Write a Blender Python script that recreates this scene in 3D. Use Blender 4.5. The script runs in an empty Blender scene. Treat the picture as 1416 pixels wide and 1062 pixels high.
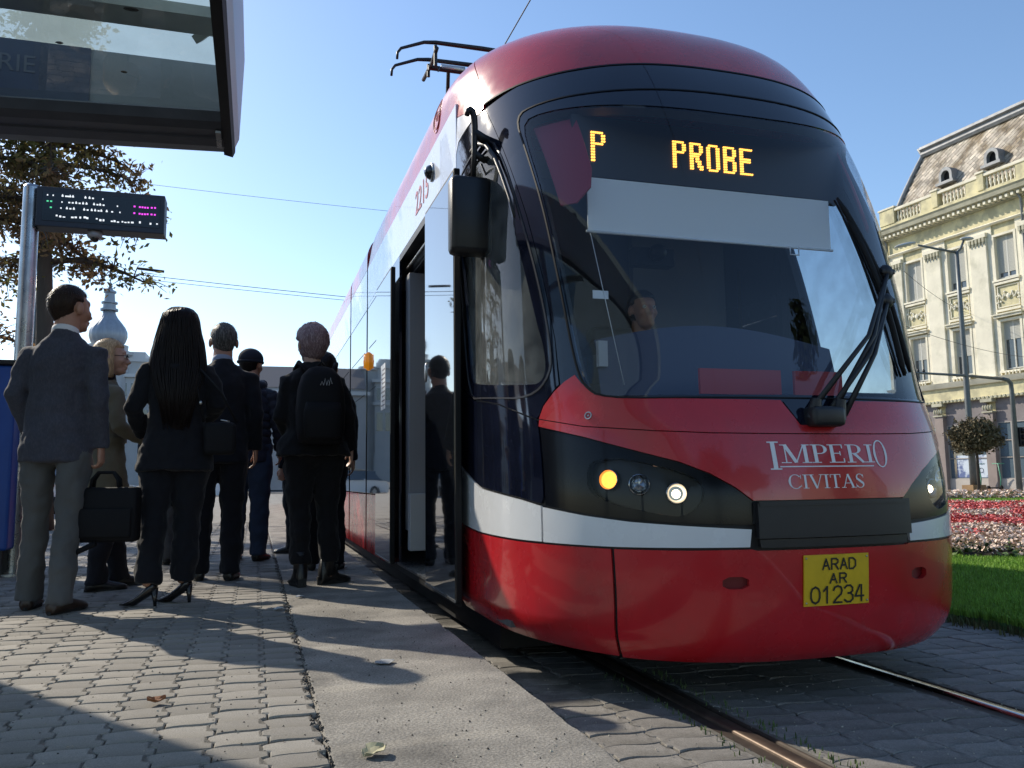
import bpy, bmesh, math, random
from mathutils import Vector, Matrix, noise
from mathutils.geometry import delaunay_2d_cdt
random.seed(7)
scene = bpy.context.scene
COL = scene.collection
R = math.radians

# ------------------------------------------------------------------ camera
CAM = Vector((0.0, 0.0, 0.685))
yaw, pitch, roll = R(17.15), R(6.45), R(0.75)
fwd = Vector((math.sin(yaw) * math.cos(pitch), math.cos(yaw) * math.cos(pitch), math.sin(pitch)))
rgt = Vector((math.cos(yaw), -math.sin(yaw), 0))
upv = rgt.cross(fwd)
r2 = rgt * math.cos(roll) - upv * math.sin(roll)
u2 = upv * math.cos(roll) + rgt * math.sin(roll)
cd = bpy.data.cameras.new('camera')
cam = bpy.data.objects.new('camera', cd)
COL.objects.link(cam)
cam.matrix_world = Matrix(((r2.x, u2.x, -fwd.x, CAM.x), (r2.y, u2.y, -fwd.y, CAM.y), (r2.z, u2.z, -fwd.z, CAM.z), (0, 0, 0, 1)))
cd.sensor_width = 36
cd.lens = 36 * 1150 / 1416
cd.clip_start = 0.05
cd.clip_end = 2000
scene.camera = cam

# ------------------------------------------------------------------ sky and sun
SUN_EL, SUN_AZ = R(33.5), R(-34.8)          # azimuth from +Y towards +X
sun_dir = Vector((math.sin(SUN_AZ) * math.cos(SUN_EL), math.cos(SUN_AZ) * math.cos(SUN_EL), math.sin(SUN_EL)))
world = bpy.data.worlds.new('World')
scene.world = world
world.use_nodes = True
wn, wl = world.node_tree.nodes, world.node_tree.links
wn.clear()
sky = wn.new('ShaderNodeTexSky')
sky.sky_type = 'NISHITA'
sky.sun_disc = False
sky.sun_elevation = SUN_EL
sky.sun_rotation = SUN_AZ
sky.air_density = 1.0
sky.dust_density = 0.45
sky.ozone_density = 1.6
sky.altitude = 100
bg = wn.new('ShaderNodeBackground')
bg.inputs['Strength'].default_value = 0.15
wo = wn.new('ShaderNodeOutputWorld')
hs = wn.new('ShaderNodeHueSaturation')
hs.inputs['Saturation'].default_value = 1.08
wl.new(sky.outputs[0], hs.inputs['Color'])
wl.new(hs.outputs[0], bg.inputs[0])
wl.new(bg.outputs[0], wo.inputs[0])
sd = bpy.data.lights.new('sun', 'SUN')
sd.energy = 4.0
sd.angle = R(0.55)
sd.color = (1.0, 0.91, 0.76)
sun = bpy.data.objects.new('sun', sd)
COL.objects.link(sun)
sun.rotation_euler = sun_dir.to_track_quat('Z', 'Y').to_euler()
sun.location = (-20, 30, 30)
vs = scene.view_settings
vs.view_transform = 'Standard'
vs.look = 'None'
vs.exposure = 0.44
vs.gamma = 1.0
vs.use_curve_mapping = False
scene.cycles.max_bounces = 10
scene.cycles.transparent_max_bounces = 16
scene.cycles.caustics_reflective = False
scene.cycles.caustics_refractive = False

# ------------------------------------------------------------------ object helpers
def tag(o, label=None, cat=None, group=None, kind=None):
    if label: o['label'] = label
    if cat: o['category'] = cat
    if group: o['group'] = group
    if kind: o['kind'] = kind
    return o

def empty(name, loc=(0, 0, 0), rz=0.0, label=None, cat=None, group=None):
    o = bpy.data.objects.new(name, None)
    COL.objects.link(o)
    o.location = loc
    o.rotation_euler = (0, 0, rz)
    return tag(o, label, cat, group)

def link(name, me, mat=None, parent=None):
    if mat is not None and len(me.materials) == 0:
        me.materials.append(mat)
    o = bpy.data.objects.new(name, me)
    COL.objects.link(o)
    if parent is not None:
        o.parent = parent
    return o

def mk(name, bm, mat, parent=None, smooth=False, auto=None):
    me = bpy.data.meshes.new(name)
    bmesh.ops.recalc_face_normals(bm, faces=bm.faces)
    bm.to_mesh(me)
    bm.free()
    if smooth or auto:
        for p in me.polygons: p.use_smooth = True
    if auto:
        me.set_sharp_from_angle(angle=R(auto))
    return link(name, me, mat, parent)

def box(bm, a, b, rot=None, org=None, bevel=0):
    x0, y0, z0 = a; x1, y1, z1 = b
    vs_ = [bm.verts.new(v) for v in ((x0, y0, z0), (x1, y0, z0), (x1, y1, z0), (x0, y1, z0), (x0, y0, z1), (x1, y0, z1), (x1, y1, z1), (x0, y1, z1))]
    fs = [bm.faces.new([vs_[i] for i in f]) for f in ((0, 3, 2, 1), (4, 5, 6, 7), (0, 1, 5, 4), (1, 2, 6, 5), (2, 3, 7, 6), (3, 0, 4, 7))]
    if bevel > 0:
        es = list({e for f in fs for e in f.edges})
        r = bmesh.ops.bevel(bm, geom=es, offset=bevel, segments=2, affect='EDGES', profile=0.5)
        vs_ = list({v for f in r['faces'] for v in f.verts} | {v for v in vs_ if v.is_valid})
    if rot is not None:
        o = Vector(org or (0, 0, 0))
        for v in vs_:
            v.co = rot @ (v.co - o) + o
    return vs_

def Bx(name, a, b, mat, parent=None, bevel=0, smooth=False):
    bm = bmesh.new()
    a2 = tuple(min(p, q) for p, q in zip(a, b)); b2 = tuple(max(p, q) for p, q in zip(a, b))
    box(bm, a2, b2, bevel=bevel)
    return mk(name, bm, mat, parent)

def frames(pts):
    P = [Vector(p) for p in pts]
    out = []
    n = len(P)
    ref = None
    for i in range(n):
        d = (P[min(i + 1, n - 1)] - P[max(i - 1, 0)])
        if d.length < 1e-9: d = Vector((0, 0, 1))
        d.normalize()
        if ref is None:
            ref = Vector((1, 0, 0)) if abs(d.x) < .9 else Vector((0, 1, 0))
        s = (ref - d * ref.dot(d))
        if s.length < 1e-4:
            s = d.orthogonal()
        s.normalize()
        ref = s
        out.append((P[i], s, d.cross(s)))
    return out

def tube(bm, pts, rad, n=10, cap=True, mod=None):
    rings = []
    fr = frames(pts)
    for i, (c, s, t) in enumerate(fr):
        r = rad[i] if isinstance(rad, (list, tuple)) else rad
        ra, rb = r if isinstance(r, (list, tuple)) else (r, r)
        ring = []
        for k in range(n):
            a = 2 * math.pi * k / n
            m = mod(i, a) if mod else 1
            ring.append(bm.verts.new(c + s * math.cos(a) * ra * m + t * math.sin(a) * rb * m))
        rings.append(ring)
    for a, b in zip(rings, rings[1:]):
        for k in range(n):
            bm.faces.new((a[k], a[(k + 1) % n], b[(k + 1) % n], b[k]))
    if cap:
        bm.faces.new(rings[0][::-1]); bm.faces.new(rings[-1])
    return rings

def loft(bm, rings, cap=True):
    rr = [[bm.verts.new(p) for p in r] for r in rings]
    n = len(rr[0])
    for a, b in zip(rr, rr[1:]):
        for k in range(n):
            bm.faces.new((a[k], a[(k + 1) % n], b[(k + 1) % n], b[k]))
    if cap:
        bm.faces.new(rr[0][::-1]); bm.faces.new(rr[-1])
    return rr

def ell(bm, c, r, u=14, v=10, M=None, fn=None):
    c = Vector(c)
    if not isinstance(r, (tuple, list)): r = (r, r, r)
    res = bmesh.ops.create_uvsphere(bm, u_segments=u, v_segments=v, radius=1)
    for w in res['verts']:
        p = w.co.copy()
        k = fn(p) if fn else 1
        p = Vector((p.x * r[0] * k, p.y * r[1] * k, p.z * r[2] * k))
        if M: p = M @ p
        w.co = p + c
    return res['verts']

def lathe(bm, prof, n=20, c=(0, 0, 0)):
    c = Vector(c)
    rings = [[c + Vector((r * math.cos(2 * math.pi * k / n), r * math.sin(2 * math.pi * k / n), z)) for k in range(n)] for z, r in prof]
    return loft(bm, rings)

# ------------------------------------------------------------------ materials
MATS = {}
def mat(name, col, rough=.6, metal=0.0, spec=.5, var=.0, vscale=8, bump=0, bscale=60, coat=0, emit=None, estr=0, trans=0, alpha=1, rand=0, rvar=0, detail=6, stretch=None, bump2=0, b2scale=8, obj=True, sheen=0, col2=None, c2scale=3, c2lo=.45, c2hi=.6, speck=0, spscale=180):
    if name in MATS: return MATS[name]
    m = bpy.data.materials.new(name)
    MATS[name] = m
    m.use_nodes = True
    nt = m.node_tree; N, L = nt.nodes, nt.links
    N.clear()
    out = N.new('ShaderNodeOutputMaterial')
    p = N.new('ShaderNodeBsdfPrincipled')
    L.new(p.outputs[0], out.inputs[0])
    p.inputs['Base Color'].default_value = (*col, 1)
    p.inputs['Roughness'].default_value = rough
    p.inputs['Metallic'].default_value = metal
    p.inputs['Specular IOR Level'].default_value = spec
    p.inputs['Coat Weight'].default_value = coat
    p.inputs['Coat Roughness'].default_value = .04
    p.inputs['Alpha'].default_value = alpha
    p.inputs['Transmission Weight'].default_value = trans
    p.inputs['Sheen Weight'].default_value = sheen
    if emit:
        p.inputs['Emission Color'].default_value = (*emit, 1)
        p.inputs['Emission Strength'].default_value = estr
    tc = N.new('ShaderNodeTexCoord')
    vec = tc.outputs['Object'] if obj else tc.outputs['Generated']
    if stretch:
        mp = N.new('ShaderNodeMapping'); mp.inputs['Scale'].default_value = stretch
        L.new(vec, mp.inputs[0]); vec = mp.outputs[0]
    colsock = None
    def noisen(sc, det=detail):
        n = N.new('ShaderNodeTexNoise'); n.inputs['Scale'].default_value = sc; n.inputs['Detail'].default_value = det
        n.inputs['Roughness'].default_value = .6
        L.new(vec, n.inputs['Vector']); return n
    def rng(sock, lo, hi, a=.3, b=.7):
        r = N.new('ShaderNodeMapRange'); r.inputs['From Min'].default_value = a; r.inputs['From Max'].default_value = b
        r.inputs['To Min'].default_value = lo; r.inputs['To Max'].default_value = hi
        L.new(sock, r.inputs['Value']); return r.outputs[0]
    cur = None
    if col2:
        n = noisen(c2scale)
        mx = N.new('ShaderNodeMix'); mx.data_type = 'RGBA'
        L.new(rng(n.outputs['Fac'], 0, 1, c2lo, c2hi), mx.inputs[0])
        mx.inputs[6].default_value = (*col, 1); mx.inputs[7].default_value = (*col2, 1)
        cur = mx.outputs[2]
    if speck:
        n = noisen(spscale, 2)
        h0 = N.new('ShaderNodeHueSaturation')
        if cur: L.new(cur, h0.inputs['Color'])
        else: h0.inputs['Color'].default_value = (*col, 1)
        L.new(rng(n.outputs['Fac'], 1 - speck, 1 + speck, .35, .65), h0.inputs['Value'])
        cur = h0.outputs[0]
    if var or rand:
        h = N.new('ShaderNodeHueSaturation')
        if cur: L.new(cur, h.inputs['Color'])
        else: h.inputs['Color'].default_value = (*col, 1)
        v = None
        if var:
            v = rng(noisen(vscale).outputs['Fac'], 1 - var, 1 + var)
        if rand:
            oi = N.new('ShaderNodeObjectInfo'); ge = N.new('ShaderNodeNewGeometry')
            ad = N.new('ShaderNodeMath'); ad.operation = 'ADD'
            L.new(oi.outputs['Random'], ad.inputs[0]); L.new(ge.outputs['Random Per Island'], ad.inputs[1])
            fr = N.new('ShaderNodeMath'); fr.operation = 'FRACT'; L.new(ad.outputs[0], fr.inputs[0])
            rr = rng(fr.outputs[0], 1 - rand, 1 + rand, 0, 1)
            if v:
                mm = N.new('ShaderNodeMath'); mm.operation = 'MULTIPLY'; L.new(v, mm.inputs[0]); L.new(rr, mm.inputs[1]); v = mm.outputs[0]
            else: v = rr
        L.new(v, h.inputs['Value'])
        cur = h.outputs[0]
    if cur: L.new(cur, p.inputs['Base Color'])
    if rvar:
        L.new(rng(noisen(vscale * 1.7).outputs['Fac'], max(0, rough - rvar), min(1, rough + rvar)), p.inputs['Roughness'])
    nb = None
    if bump:
        b = N.new('ShaderNodeBump'); b.inputs['Strength'].default_value = 1; b.inputs['Distance'].default_value = bump
        L.new(noisen(bscale).outputs['Fac'], b.inputs['Height']); nb = b
    if bump2:
        b = N.new('ShaderNodeBump'); b.inputs['Strength'].default_value = 1; b.inputs['Distance'].default_value = bump2
        L.new(noisen(b2scale, 2).outputs['Fac'], b.inputs['Height'])
        if nb: L.new(nb.outputs[0], b.inputs['Normal'])
        nb = b
    if nb: L.new(nb.outputs[0], p.inputs['Normal'])
    return m

def glass_mat(name, tint=(.8, .86, .9), ior=1.5, rough=0.0, dirt=0.0, dirtcol=(.5, .5, .5), dscale=6):
    m = bpy.data.materials.new(name); m.use_nodes = True
    N, L = m.node_tree.nodes, m.node_tree.links
    N.clear()
    out = N.new('ShaderNodeOutputMaterial')
    tr = N.new('ShaderNodeBsdfTransparent'); tr.inputs[0].default_value = (*tint, 1)
    gl = N.new('ShaderNodeBsdfGlossy'); gl.inputs['Roughness'].default_value = rough
    fr = N.new('ShaderNodeFresnel')
    ge = N.new('ShaderNodeNewGeometry'); mr = N.new('ShaderNodeMapRange')    # same reflectance from both faces of the sheet
    mr.inputs['To Min'].default_value = ior; mr.inputs['To Max'].default_value = 1 / ior
    L.new(ge.outputs['Backfacing'], mr.inputs['Value']); L.new(mr.outputs[0], fr.inputs['IOR'])
    mx = N.new('ShaderNodeMixShader')
    L.new(fr.outputs[0], mx.inputs[0]); L.new(tr.outputs[0], mx.inputs[1]); L.new(gl.outputs[0], mx.inputs[2])
    last = mx
    if dirt:
        tc = N.new('ShaderNodeTexCoord')
        n = N.new('ShaderNodeTexNoise'); n.inputs['Scale'].default_value = dscale; n.inputs['Detail'].default_value = 8
        L.new(tc.outputs['Object'], n.inputs['Vector'])
        r = N.new('ShaderNodeMapRange'); r.inputs['From Min'].default_value = .3; r.inputs['From Max'].default_value = .75
        r.inputs['To Min'].default_value = dirt * .3; r.inputs['To Max'].default_value = dirt
        L.new(n.outputs['Fac'], r.inputs['Value'])
        df = N.new('ShaderNodeBsdfDiffuse'); df.inputs[0].default_value = (*dirtcol, 1)
        m2 = N.new('ShaderNodeMixShader')
        L.new(r.outputs[0], m2.inputs[0]); L.new(mx.outputs[0], m2.inputs[1]); L.new(df.outputs[0], m2.inputs[2])
        last = m2
    L.new(last.outputs[0], out.inputs[0])
    return m

RED = mat('tram_red_paint', (.50, .013, .020), .26, coat=.55, var=.08, vscale=3, rvar=.08, col2=(.36, .02, .022), c2scale=2.2, c2lo=.5, c2hi=.75)
WHITE = mat('tram_white_paint', (.72, .74, .77), .25, coat=.7, var=.04, vscale=4, rvar=.06)
GLOSSBLACK = mat('tram_black_gloss', (.006, .008, .018), .06, spec=.7, var=.3, vscale=5, coat=.3, rvar=.03)
HLBLACK = mat('headlight_cover_black', (.005, .006, .009), .16, spec=.22, var=.3, vscale=5)
SIDEGLASS = mat('tram_side_glass', (.008, .010, .014), .015, spec=.9, coat=.6, bump2=.0006, b2scale=1.3)
BLACKPL = mat('black_plastic', (.012, .012, .014), .45, bump=.0006, bscale=300, var=.15)
RUBBER = mat('black_rubber', (.008, .008, .009), .6, spec=.3)
STEEL = mat('brushed_steel', (.42, .43, .44), .32, metal=1, var=.12, vscale=20, rvar=.1)
SHINYSTEEL = mat('polished_rail_steel', (.55, .54, .52), .22, metal=1, var=.1, vscale=30, rvar=.08, stretch=(6, .3, 1))
RUST = mat('rusty_rail_steel', (.06, .045, .035), .7, metal=.4, var=.3, vscale=20)
DARKMETAL = mat('dark_metal', (.03, .032, .036), .45, metal=.6)
GREYPL = mat('pale_grey_plastic', (.42, .43, .44), .5, var=.05)
CABGREY = mat('cab_dark_grey', (.035, .04, .055), .6, var=.1)
CABBLUE = mat('cab_blue_grey', (.05, .06, .10), .6, var=.1)
BLIND = mat('cab_sun_blind', (.72, .74, .74), .8)
LED = mat('amber_led', (.3, .1, .01), .4, emit=(1.0, .42, .06), estr=2.6)
GLASS = glass_mat('windscreen_glass', (.90, .93, .96), 1.66)
DIRTYGLASS = glass_mat('cab_side_glass', (.60, .66, .70), 1.5, .0, .30, (.35, .38, .38), 9)
WHITETXT = mat('white_vinyl', (.78, .78, .80), .4)
REDTXT = mat('red_vinyl', (.52, .16, .20), .4)
# ------------------------------------------------------------------ pavers
GRN = -0.20      # height of the track paving below the platform
def paver_mesh(name, w, h, amp, wav, m, rngseed, depth=.05, gap=.0022, bev=.004):
    rg = random.Random(rngseed)
    cr = [(0, amp), (.40 * h, amp), (.5 * h, -amp), (.90 * h, -amp), (h, amp)]
    def side(x, rev=False):
        pts = [(x + a, y) for y, a in cr]
        return pts
    def row(y):
        return [(w * k / 6, y + wav * math.sin(2 * math.pi * k / 6)) for k in range(1, 6)]
    L_ = side(0); Rr = side(w)
    poly = [(x + amp * 0, y) for x, y in row(0)]
    bot = [(x + amp, y) for x, y in row(0)]
    top = [(x + amp, y) for x, y in row(h)]
    poly = [L_[0]] + bot + Rr + top[::-1] + L_[::-1][:-1]
    cx, cy = w / 2, h / 2
    def inset(d):
        o = []
        n = len(poly)
        for i in range(n):
            p0, p1, p2 = Vector(poly[i - 1]), Vector(poly[i]), Vector(poly[(i + 1) % n])
            e1 = (p1 - p0); e2 = (p2 - p1)
            if e1.length < 1e-6: e1 = e2
            if e2.length < 1e-6: e2 = e1
            n1 = Vector((-e1.y, e1.x)).normalized(); n2 = Vector((-e2.y, e2.x)).normalized()
            nn = (n1 + n2)
            if nn.length < .3: nn = n1
            nn.normalize()
            o.append(p1 + nn * d)
        return o
    tx, ty, dz = rg.uniform(-.022, .022), rg.uniform(-.022, .022), rg.uniform(-.0035, .0010)
    bm = bmesh.new()
    def zt(p): return dz + (p.x - cx) * tx + (p.y - cy) * ty
    r0 = [bm.verts.new((p.x - cx, p.y - cy, -depth)) for p in inset(gap)]
    r1 = [bm.verts.new((p.x - cx, p.y - cy, zt(p) - bev)) for p in inset(gap)]
    r2_ = [bm.verts.new((p.x - cx, p.y - cy, zt(p))) for p in inset(gap + bev * 1.1)]
    n = len(poly)
    for a, b in ((r0, r1), (r1, r2_)):
        for k in range(n):
            bm.faces.new((a[k], a[(k + 1) % n], b[(k + 1) % n], b[k]))
    f = bm.faces.new(r2_)
    bmesh.ops.triangulate(bm, faces=[f])
    me = bpy.data.meshes.new(name)
    bm.to_mesh(me); bm.free()
    me.materials.append(m)
    return me

def pave(parent, name, xs, ys, w, h, amp, wav, m, keep, seed, z=0.0, swap=False, xr=None, limit=300, eye=(0, 0)):
    """lay pavers on a grid; the nearest ones are parts, the rest one joined part"""
    ms = [paver_mesh(name, w, h, amp, wav, m, seed + k) for k in range(8)]
    cells = []
    nx = int((xs[1] - xs[0]) / w); ny = int((ys[1] - ys[0]) / h)
    for i in range(nx):
        for j in range(ny):
            x = xs[0] + (i + .5) * w; y = ys[0] + (j + .5) * h + (h * .0 if i % 2 else h * .06)
            if keep(x, y): cells.append((x, y))
    def seen(c):
        x, y = c
        d = (x * fwd.x + y * fwd.y)
        u = (x * rgt.x + y * rgt.y) / max(d, .01)
        vis = (abs(u) < .64 and (CAM.z - z) / max(d, .01) < .60)
        return (0 if vis else 1, math.hypot(x, y))
    cells.sort(key=seen)
    rg = random.Random(seed)
    for x, y in cells[:limit]:
        o = link(name, ms[rg.randrange(8)], None, parent)
        o.location = (x, y, z + rg.uniform(-.001, .001))
    bm = bmesh.new()
    for x, y in cells[limit:]:
        me = ms[rg.randrange(8)]
        base = len(bm.verts)
        vv = [bm.verts.new((v.co.x + x, v.co.y + y, v.co.z + z)) for v in me.vertices]
        for p in me.polygons:
            bm.faces.new([vv[i] for i in p.vertices])
    if cells[limit:]:
        me = bpy.data.meshes.new('pavers_beyond'); bm.to_mesh(me)
        me.materials.append(m)
        o = link('pavers_beyond', me, None, parent); o['kind'] = 'stuff'
    bm.free()

PAVER = mat('concrete_paver', (.262, .242, .214), .8, var=.14, vscale=14, bump=.0016, bscale=220, speck=.16, spscale=260, rand=.20, col2=(.16, .145, .12), c2scale=3.2, c2lo=.46, c2hi=.7, spec=.35)
TPAVER = mat('track_paver', (.24, .225, .205), .85, speck=.2, spscale=200, var=.2, vscale=10, bump=.001, bscale=200, rand=.16, col2=(.15, .14, .125), c2scale=4, spec=.3)
SAND = mat('joint_sand', (.075, .068, .058), .95, var=.3, vscale=60, bump=.002, bscale=150)
CONC = mat('platform_concrete', (.275, .255, .225), .85, var=.22, vscale=3.5, bump=.004, bscale=110, speck=.30, spscale=130, bump2=.003, b2scale=14, col2=(.16, .15, .135), c2scale=2.6, c2lo=.45, c2hi=.66, spec=.3)
ASPH = mat('asphalt', (.06, .06, .062), .9, var=.2, vscale=30, bump=.002, bscale=150)
SOIL = mat('dark_soil', (.035, .028, .02), .95, var=.4, vscale=20, bump=.01, bscale=30)
GRASSB = mat('grass_blades', (.19, .34, .05), .55, rand=.35, spec=.2, var=.15, vscale=1.5)
LAWN = mat('lawn_turf', (.07, .14, .022), .9, var=.3, vscale=30)

def sheet(name, x0, x1, y0, y1, z, m, parent=None, kind='structure'):
    bm = bmesh.new()
    vv = [bm.verts.new(p) for p in ((x0, y0, z), (x1, y0, z), (x1, y1, z), (x0, y1, z))]
    bm.faces.new(vv)
    o = mk(name, bm, m, parent)
    if kind and parent is None: o['kind'] = kind
    return o

sheet('ground', -500, 500, -400, 900, GRN - .06, ASPH)
# raised platform: body, then the pavers that lie on it
plat = Bx('platform', (-14, -6, GRN - .05), (.185, 60, -.012), SAND); plat['kind'] = 'structure'
far_pav = sheet('platform_paving_far', -14, .18, 15.0, 60, -.003, PAVER)
pvr = empty('platform_paving'); pvr['kind'] = 'structure'
def keep_plat(x, y):
    u = (x * rgt.x + y * rgt.y); d = (x * fwd.x + y * fwd.y)
    return d > .3 and abs(u) < .72 * d + .7
pave(pvr, 'paver', (.18 - .14 * 60, .18), (1.2, 15.0), .14, .118, .010, .0045, PAVER, keep_plat, 100, limit=297)
# concrete edge slab, slightly uneven edges
def slab():
    bm = bmesh.new()
    ys_ = []
    y = -4.0
    while y < 60:
        ys_.append(y); y += .03 if y < 9 else 1.5
    rings = []
    for y in ys_:
        j1 = noise.noise(Vector((0, y * 6, 1))) * .009; j2 = noise.noise(Vector((5, y * 5, 2))) * .008 + noise.noise(Vector((9, y * 17, 2))) * .005
        xa, xb = .190 + j1, .868 + j2
        rings.append([(xa, y, GRN - .05), (xa, y, -.010 + j1 * .2), (xa + .010, y, -.001), (xb - .014, y, 0), (xb, y, -.012), (xb + .004, y, GRN - .05)])
    loft(bm, rings)
    return mk('platform_edge_slab', bm, CONC, auto=40)
sl = slab(); sl['kind'] = 'structure'
# track bed: paving, rails
tb = Bx('track_bed', (.88, -6, GRN - .058), (4.02, 60, GRN - .018), SAND); tb['kind'] = 'structure'
tp = empty('track_paving'); tp['kind'] = 'structure'
RX = (1.63, 2.69)
def keep_tr(x, y):
    for r in RX:
        if abs(x - r) < .11: return False
    u = (x * rgt.x + y * rgt.y); d = (x * fwd.x + y * fwd.y)
    return d > .5 and abs(u) < .72 * d + .4 and (y < 9)
def strip(x0, x1, seed, limit):
    w = (x1 - x0) / round((x1 - x0) / .2)
    pave(tp, 'track_paver', (x0, x1 + .01), (1.3, 9.0), w, .122, .008, .011, TPAVER, lambda x, y: keep_tr(x, y), seed, z=GRN, limit=limit)
strip(.89, 1.54, 300, 45)
strip(1.72, 2.60, 320, 125)
strip(2.78, 4.02, 340, 125)
sheet('track_paving_far', .89, 4.02, 9.0, 60, GRN - .002, TPAVER)
def rail(x):
    t = empty('tram_rail', (x, 0, GRN)); tag(t, 'left steel tram rail, grooved, head coloured dark as in shade, beside the platform edge slab' if x < 2 else 'right steel tram rail with bright polished head, on the lawn side', 'rail', 'tram rails')
    bm = bmesh.new()
    prof = [(-.085, -.04), (-.085, -.004), (-.03, -.004), (-.028, -.03), (.09, -.03), (.09, -.04)]
    loft(bm, [[(a, y, b) for a, b in prof] for y in (-4, 60)])
    mk('rail_base', bm, RUST, t)
    for nm, a, b, zt, m in (('rail_head', -.030, .026, .008, SHINYSTEEL if x > 2 else mat('shaded_rail_steel', (.12, .09, .07), .5, metal=.7, var=.3, vscale=15)), ('rail_lip', .056, .072, .001, RUST)):  # left head gets a darker steel, shade put into its colour
        bm = bmesh.new()
        prof = [(a, -.03), (a, zt - .006), (a + .006, zt), (b - .006, zt), (b, zt - .006), (b, -.03)]
        loft(bm, [[(p, y, q) for p, q in prof] for y in (-4, 60)])
        mk(nm, bm, m, t, auto=50)
    bm = bmesh.new()
    for sx in (-.095, .074):
        box(bm, (sx, -4, -.02), (sx + .02, 60, -.003))
    mk('joint_filler', bm, mat('rail_joint_mortar', (.13, .12, .10), .9, var=.3, vscale=12, bump=.002, bscale=90), t)
rail(RX[0]); rail(RX[1])
# lawn kerb strip and lawn
def lawn():
    bm = bmesh.new()
    x = 4.02
    nx, ny = 46, 60
    g = [[bm.verts.new((4.02 + (30 if i == nx else i * .35), 0.5 + j * .45, GRN + (-.01 if i == 0 else .05) + .02 * noise.noise(Vector((i * .4, j * .4, 0))))) for j in range(ny)] for i in range(nx + 1)]
    for i in range(nx):
        for j in range(ny - 1):
            bm.faces.new((g[i][j], g[i + 1][j], g[i + 1][j + 1], g[i][j + 1]))
    o = mk('lawn', bm, LAWN, smooth=True); o['kind'] = 'structure'
lawn()
def blades(name, n, region, h, m, seed, wd=.004, z=GRN + .05, cover=None):
    rg = random.Random(seed)
    V, F = [], []
    k = 0
    while k < n:
        x, y = region(rg)
        if x is None: continue
        k += 1
        a = rg.uniform(0, 6.28); hh = h * rg.uniform(.5, 1.2); l = rg.uniform(.1, .6) * hh
        dx, dy = math.cos(a), math.sin(a)
        far = max(1, math.hypot(x, y) / 6)
        w = wd * far
        b = len(V)
        V += [(x - dy * w, y + dx * w, z - .01), (x + dy * w, y - dx * w, z - .01), (x + dx * l * .4 + dy * w * .7, y + dy * l * .4 - dx * w * .7, z + hh * .6), (x + dx * l * .4 - dy * w * .7, y + dy * l * .4 + dx * w * .7, z + hh * .6), (x + dx * l, y + dy * l, z + hh)]
        F += [(b, b + 1, b + 2, b + 3), (b + 3, b + 2, b + 4)]
    me = bpy.data.meshes.new(name); me.from_pydata(V, [], F); me.materials.append(m)
    return link(name, me)
BED_C, BED_R = (11.2, 11.2), 6.45
def in_bed(x, y, r=0): return math.hypot(x - BED_C[0], y - BED_C[1]) < BED_R + r
def view_u(x, y):
    d = (x * fwd.x + y * fwd.y); u = (x * rgt.x + y * rgt.y)
    return u / d if d > 0 else 9
def g_region(rg):
    d = 3.2 + 24 * rg.random() ** 1.9
    u = rg.uniform(.40, .80)
    x = fwd.x * d + rgt.x * u * d; y = fwd.y * d + rgt.y * u * d
    if x < 4.0 + .05 * noise.noise(Vector((y * 3, 0, 0))) or y < .6 or in_bed(x, y): return None, None
    return x, y
g = blades('grass', 90000, g_region, .042, GRASSB, 5); g['kind'] = 'stuff'; g['label'] = 'short mown green grass beside the tram track'; g['category'] = 'grass'
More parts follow.
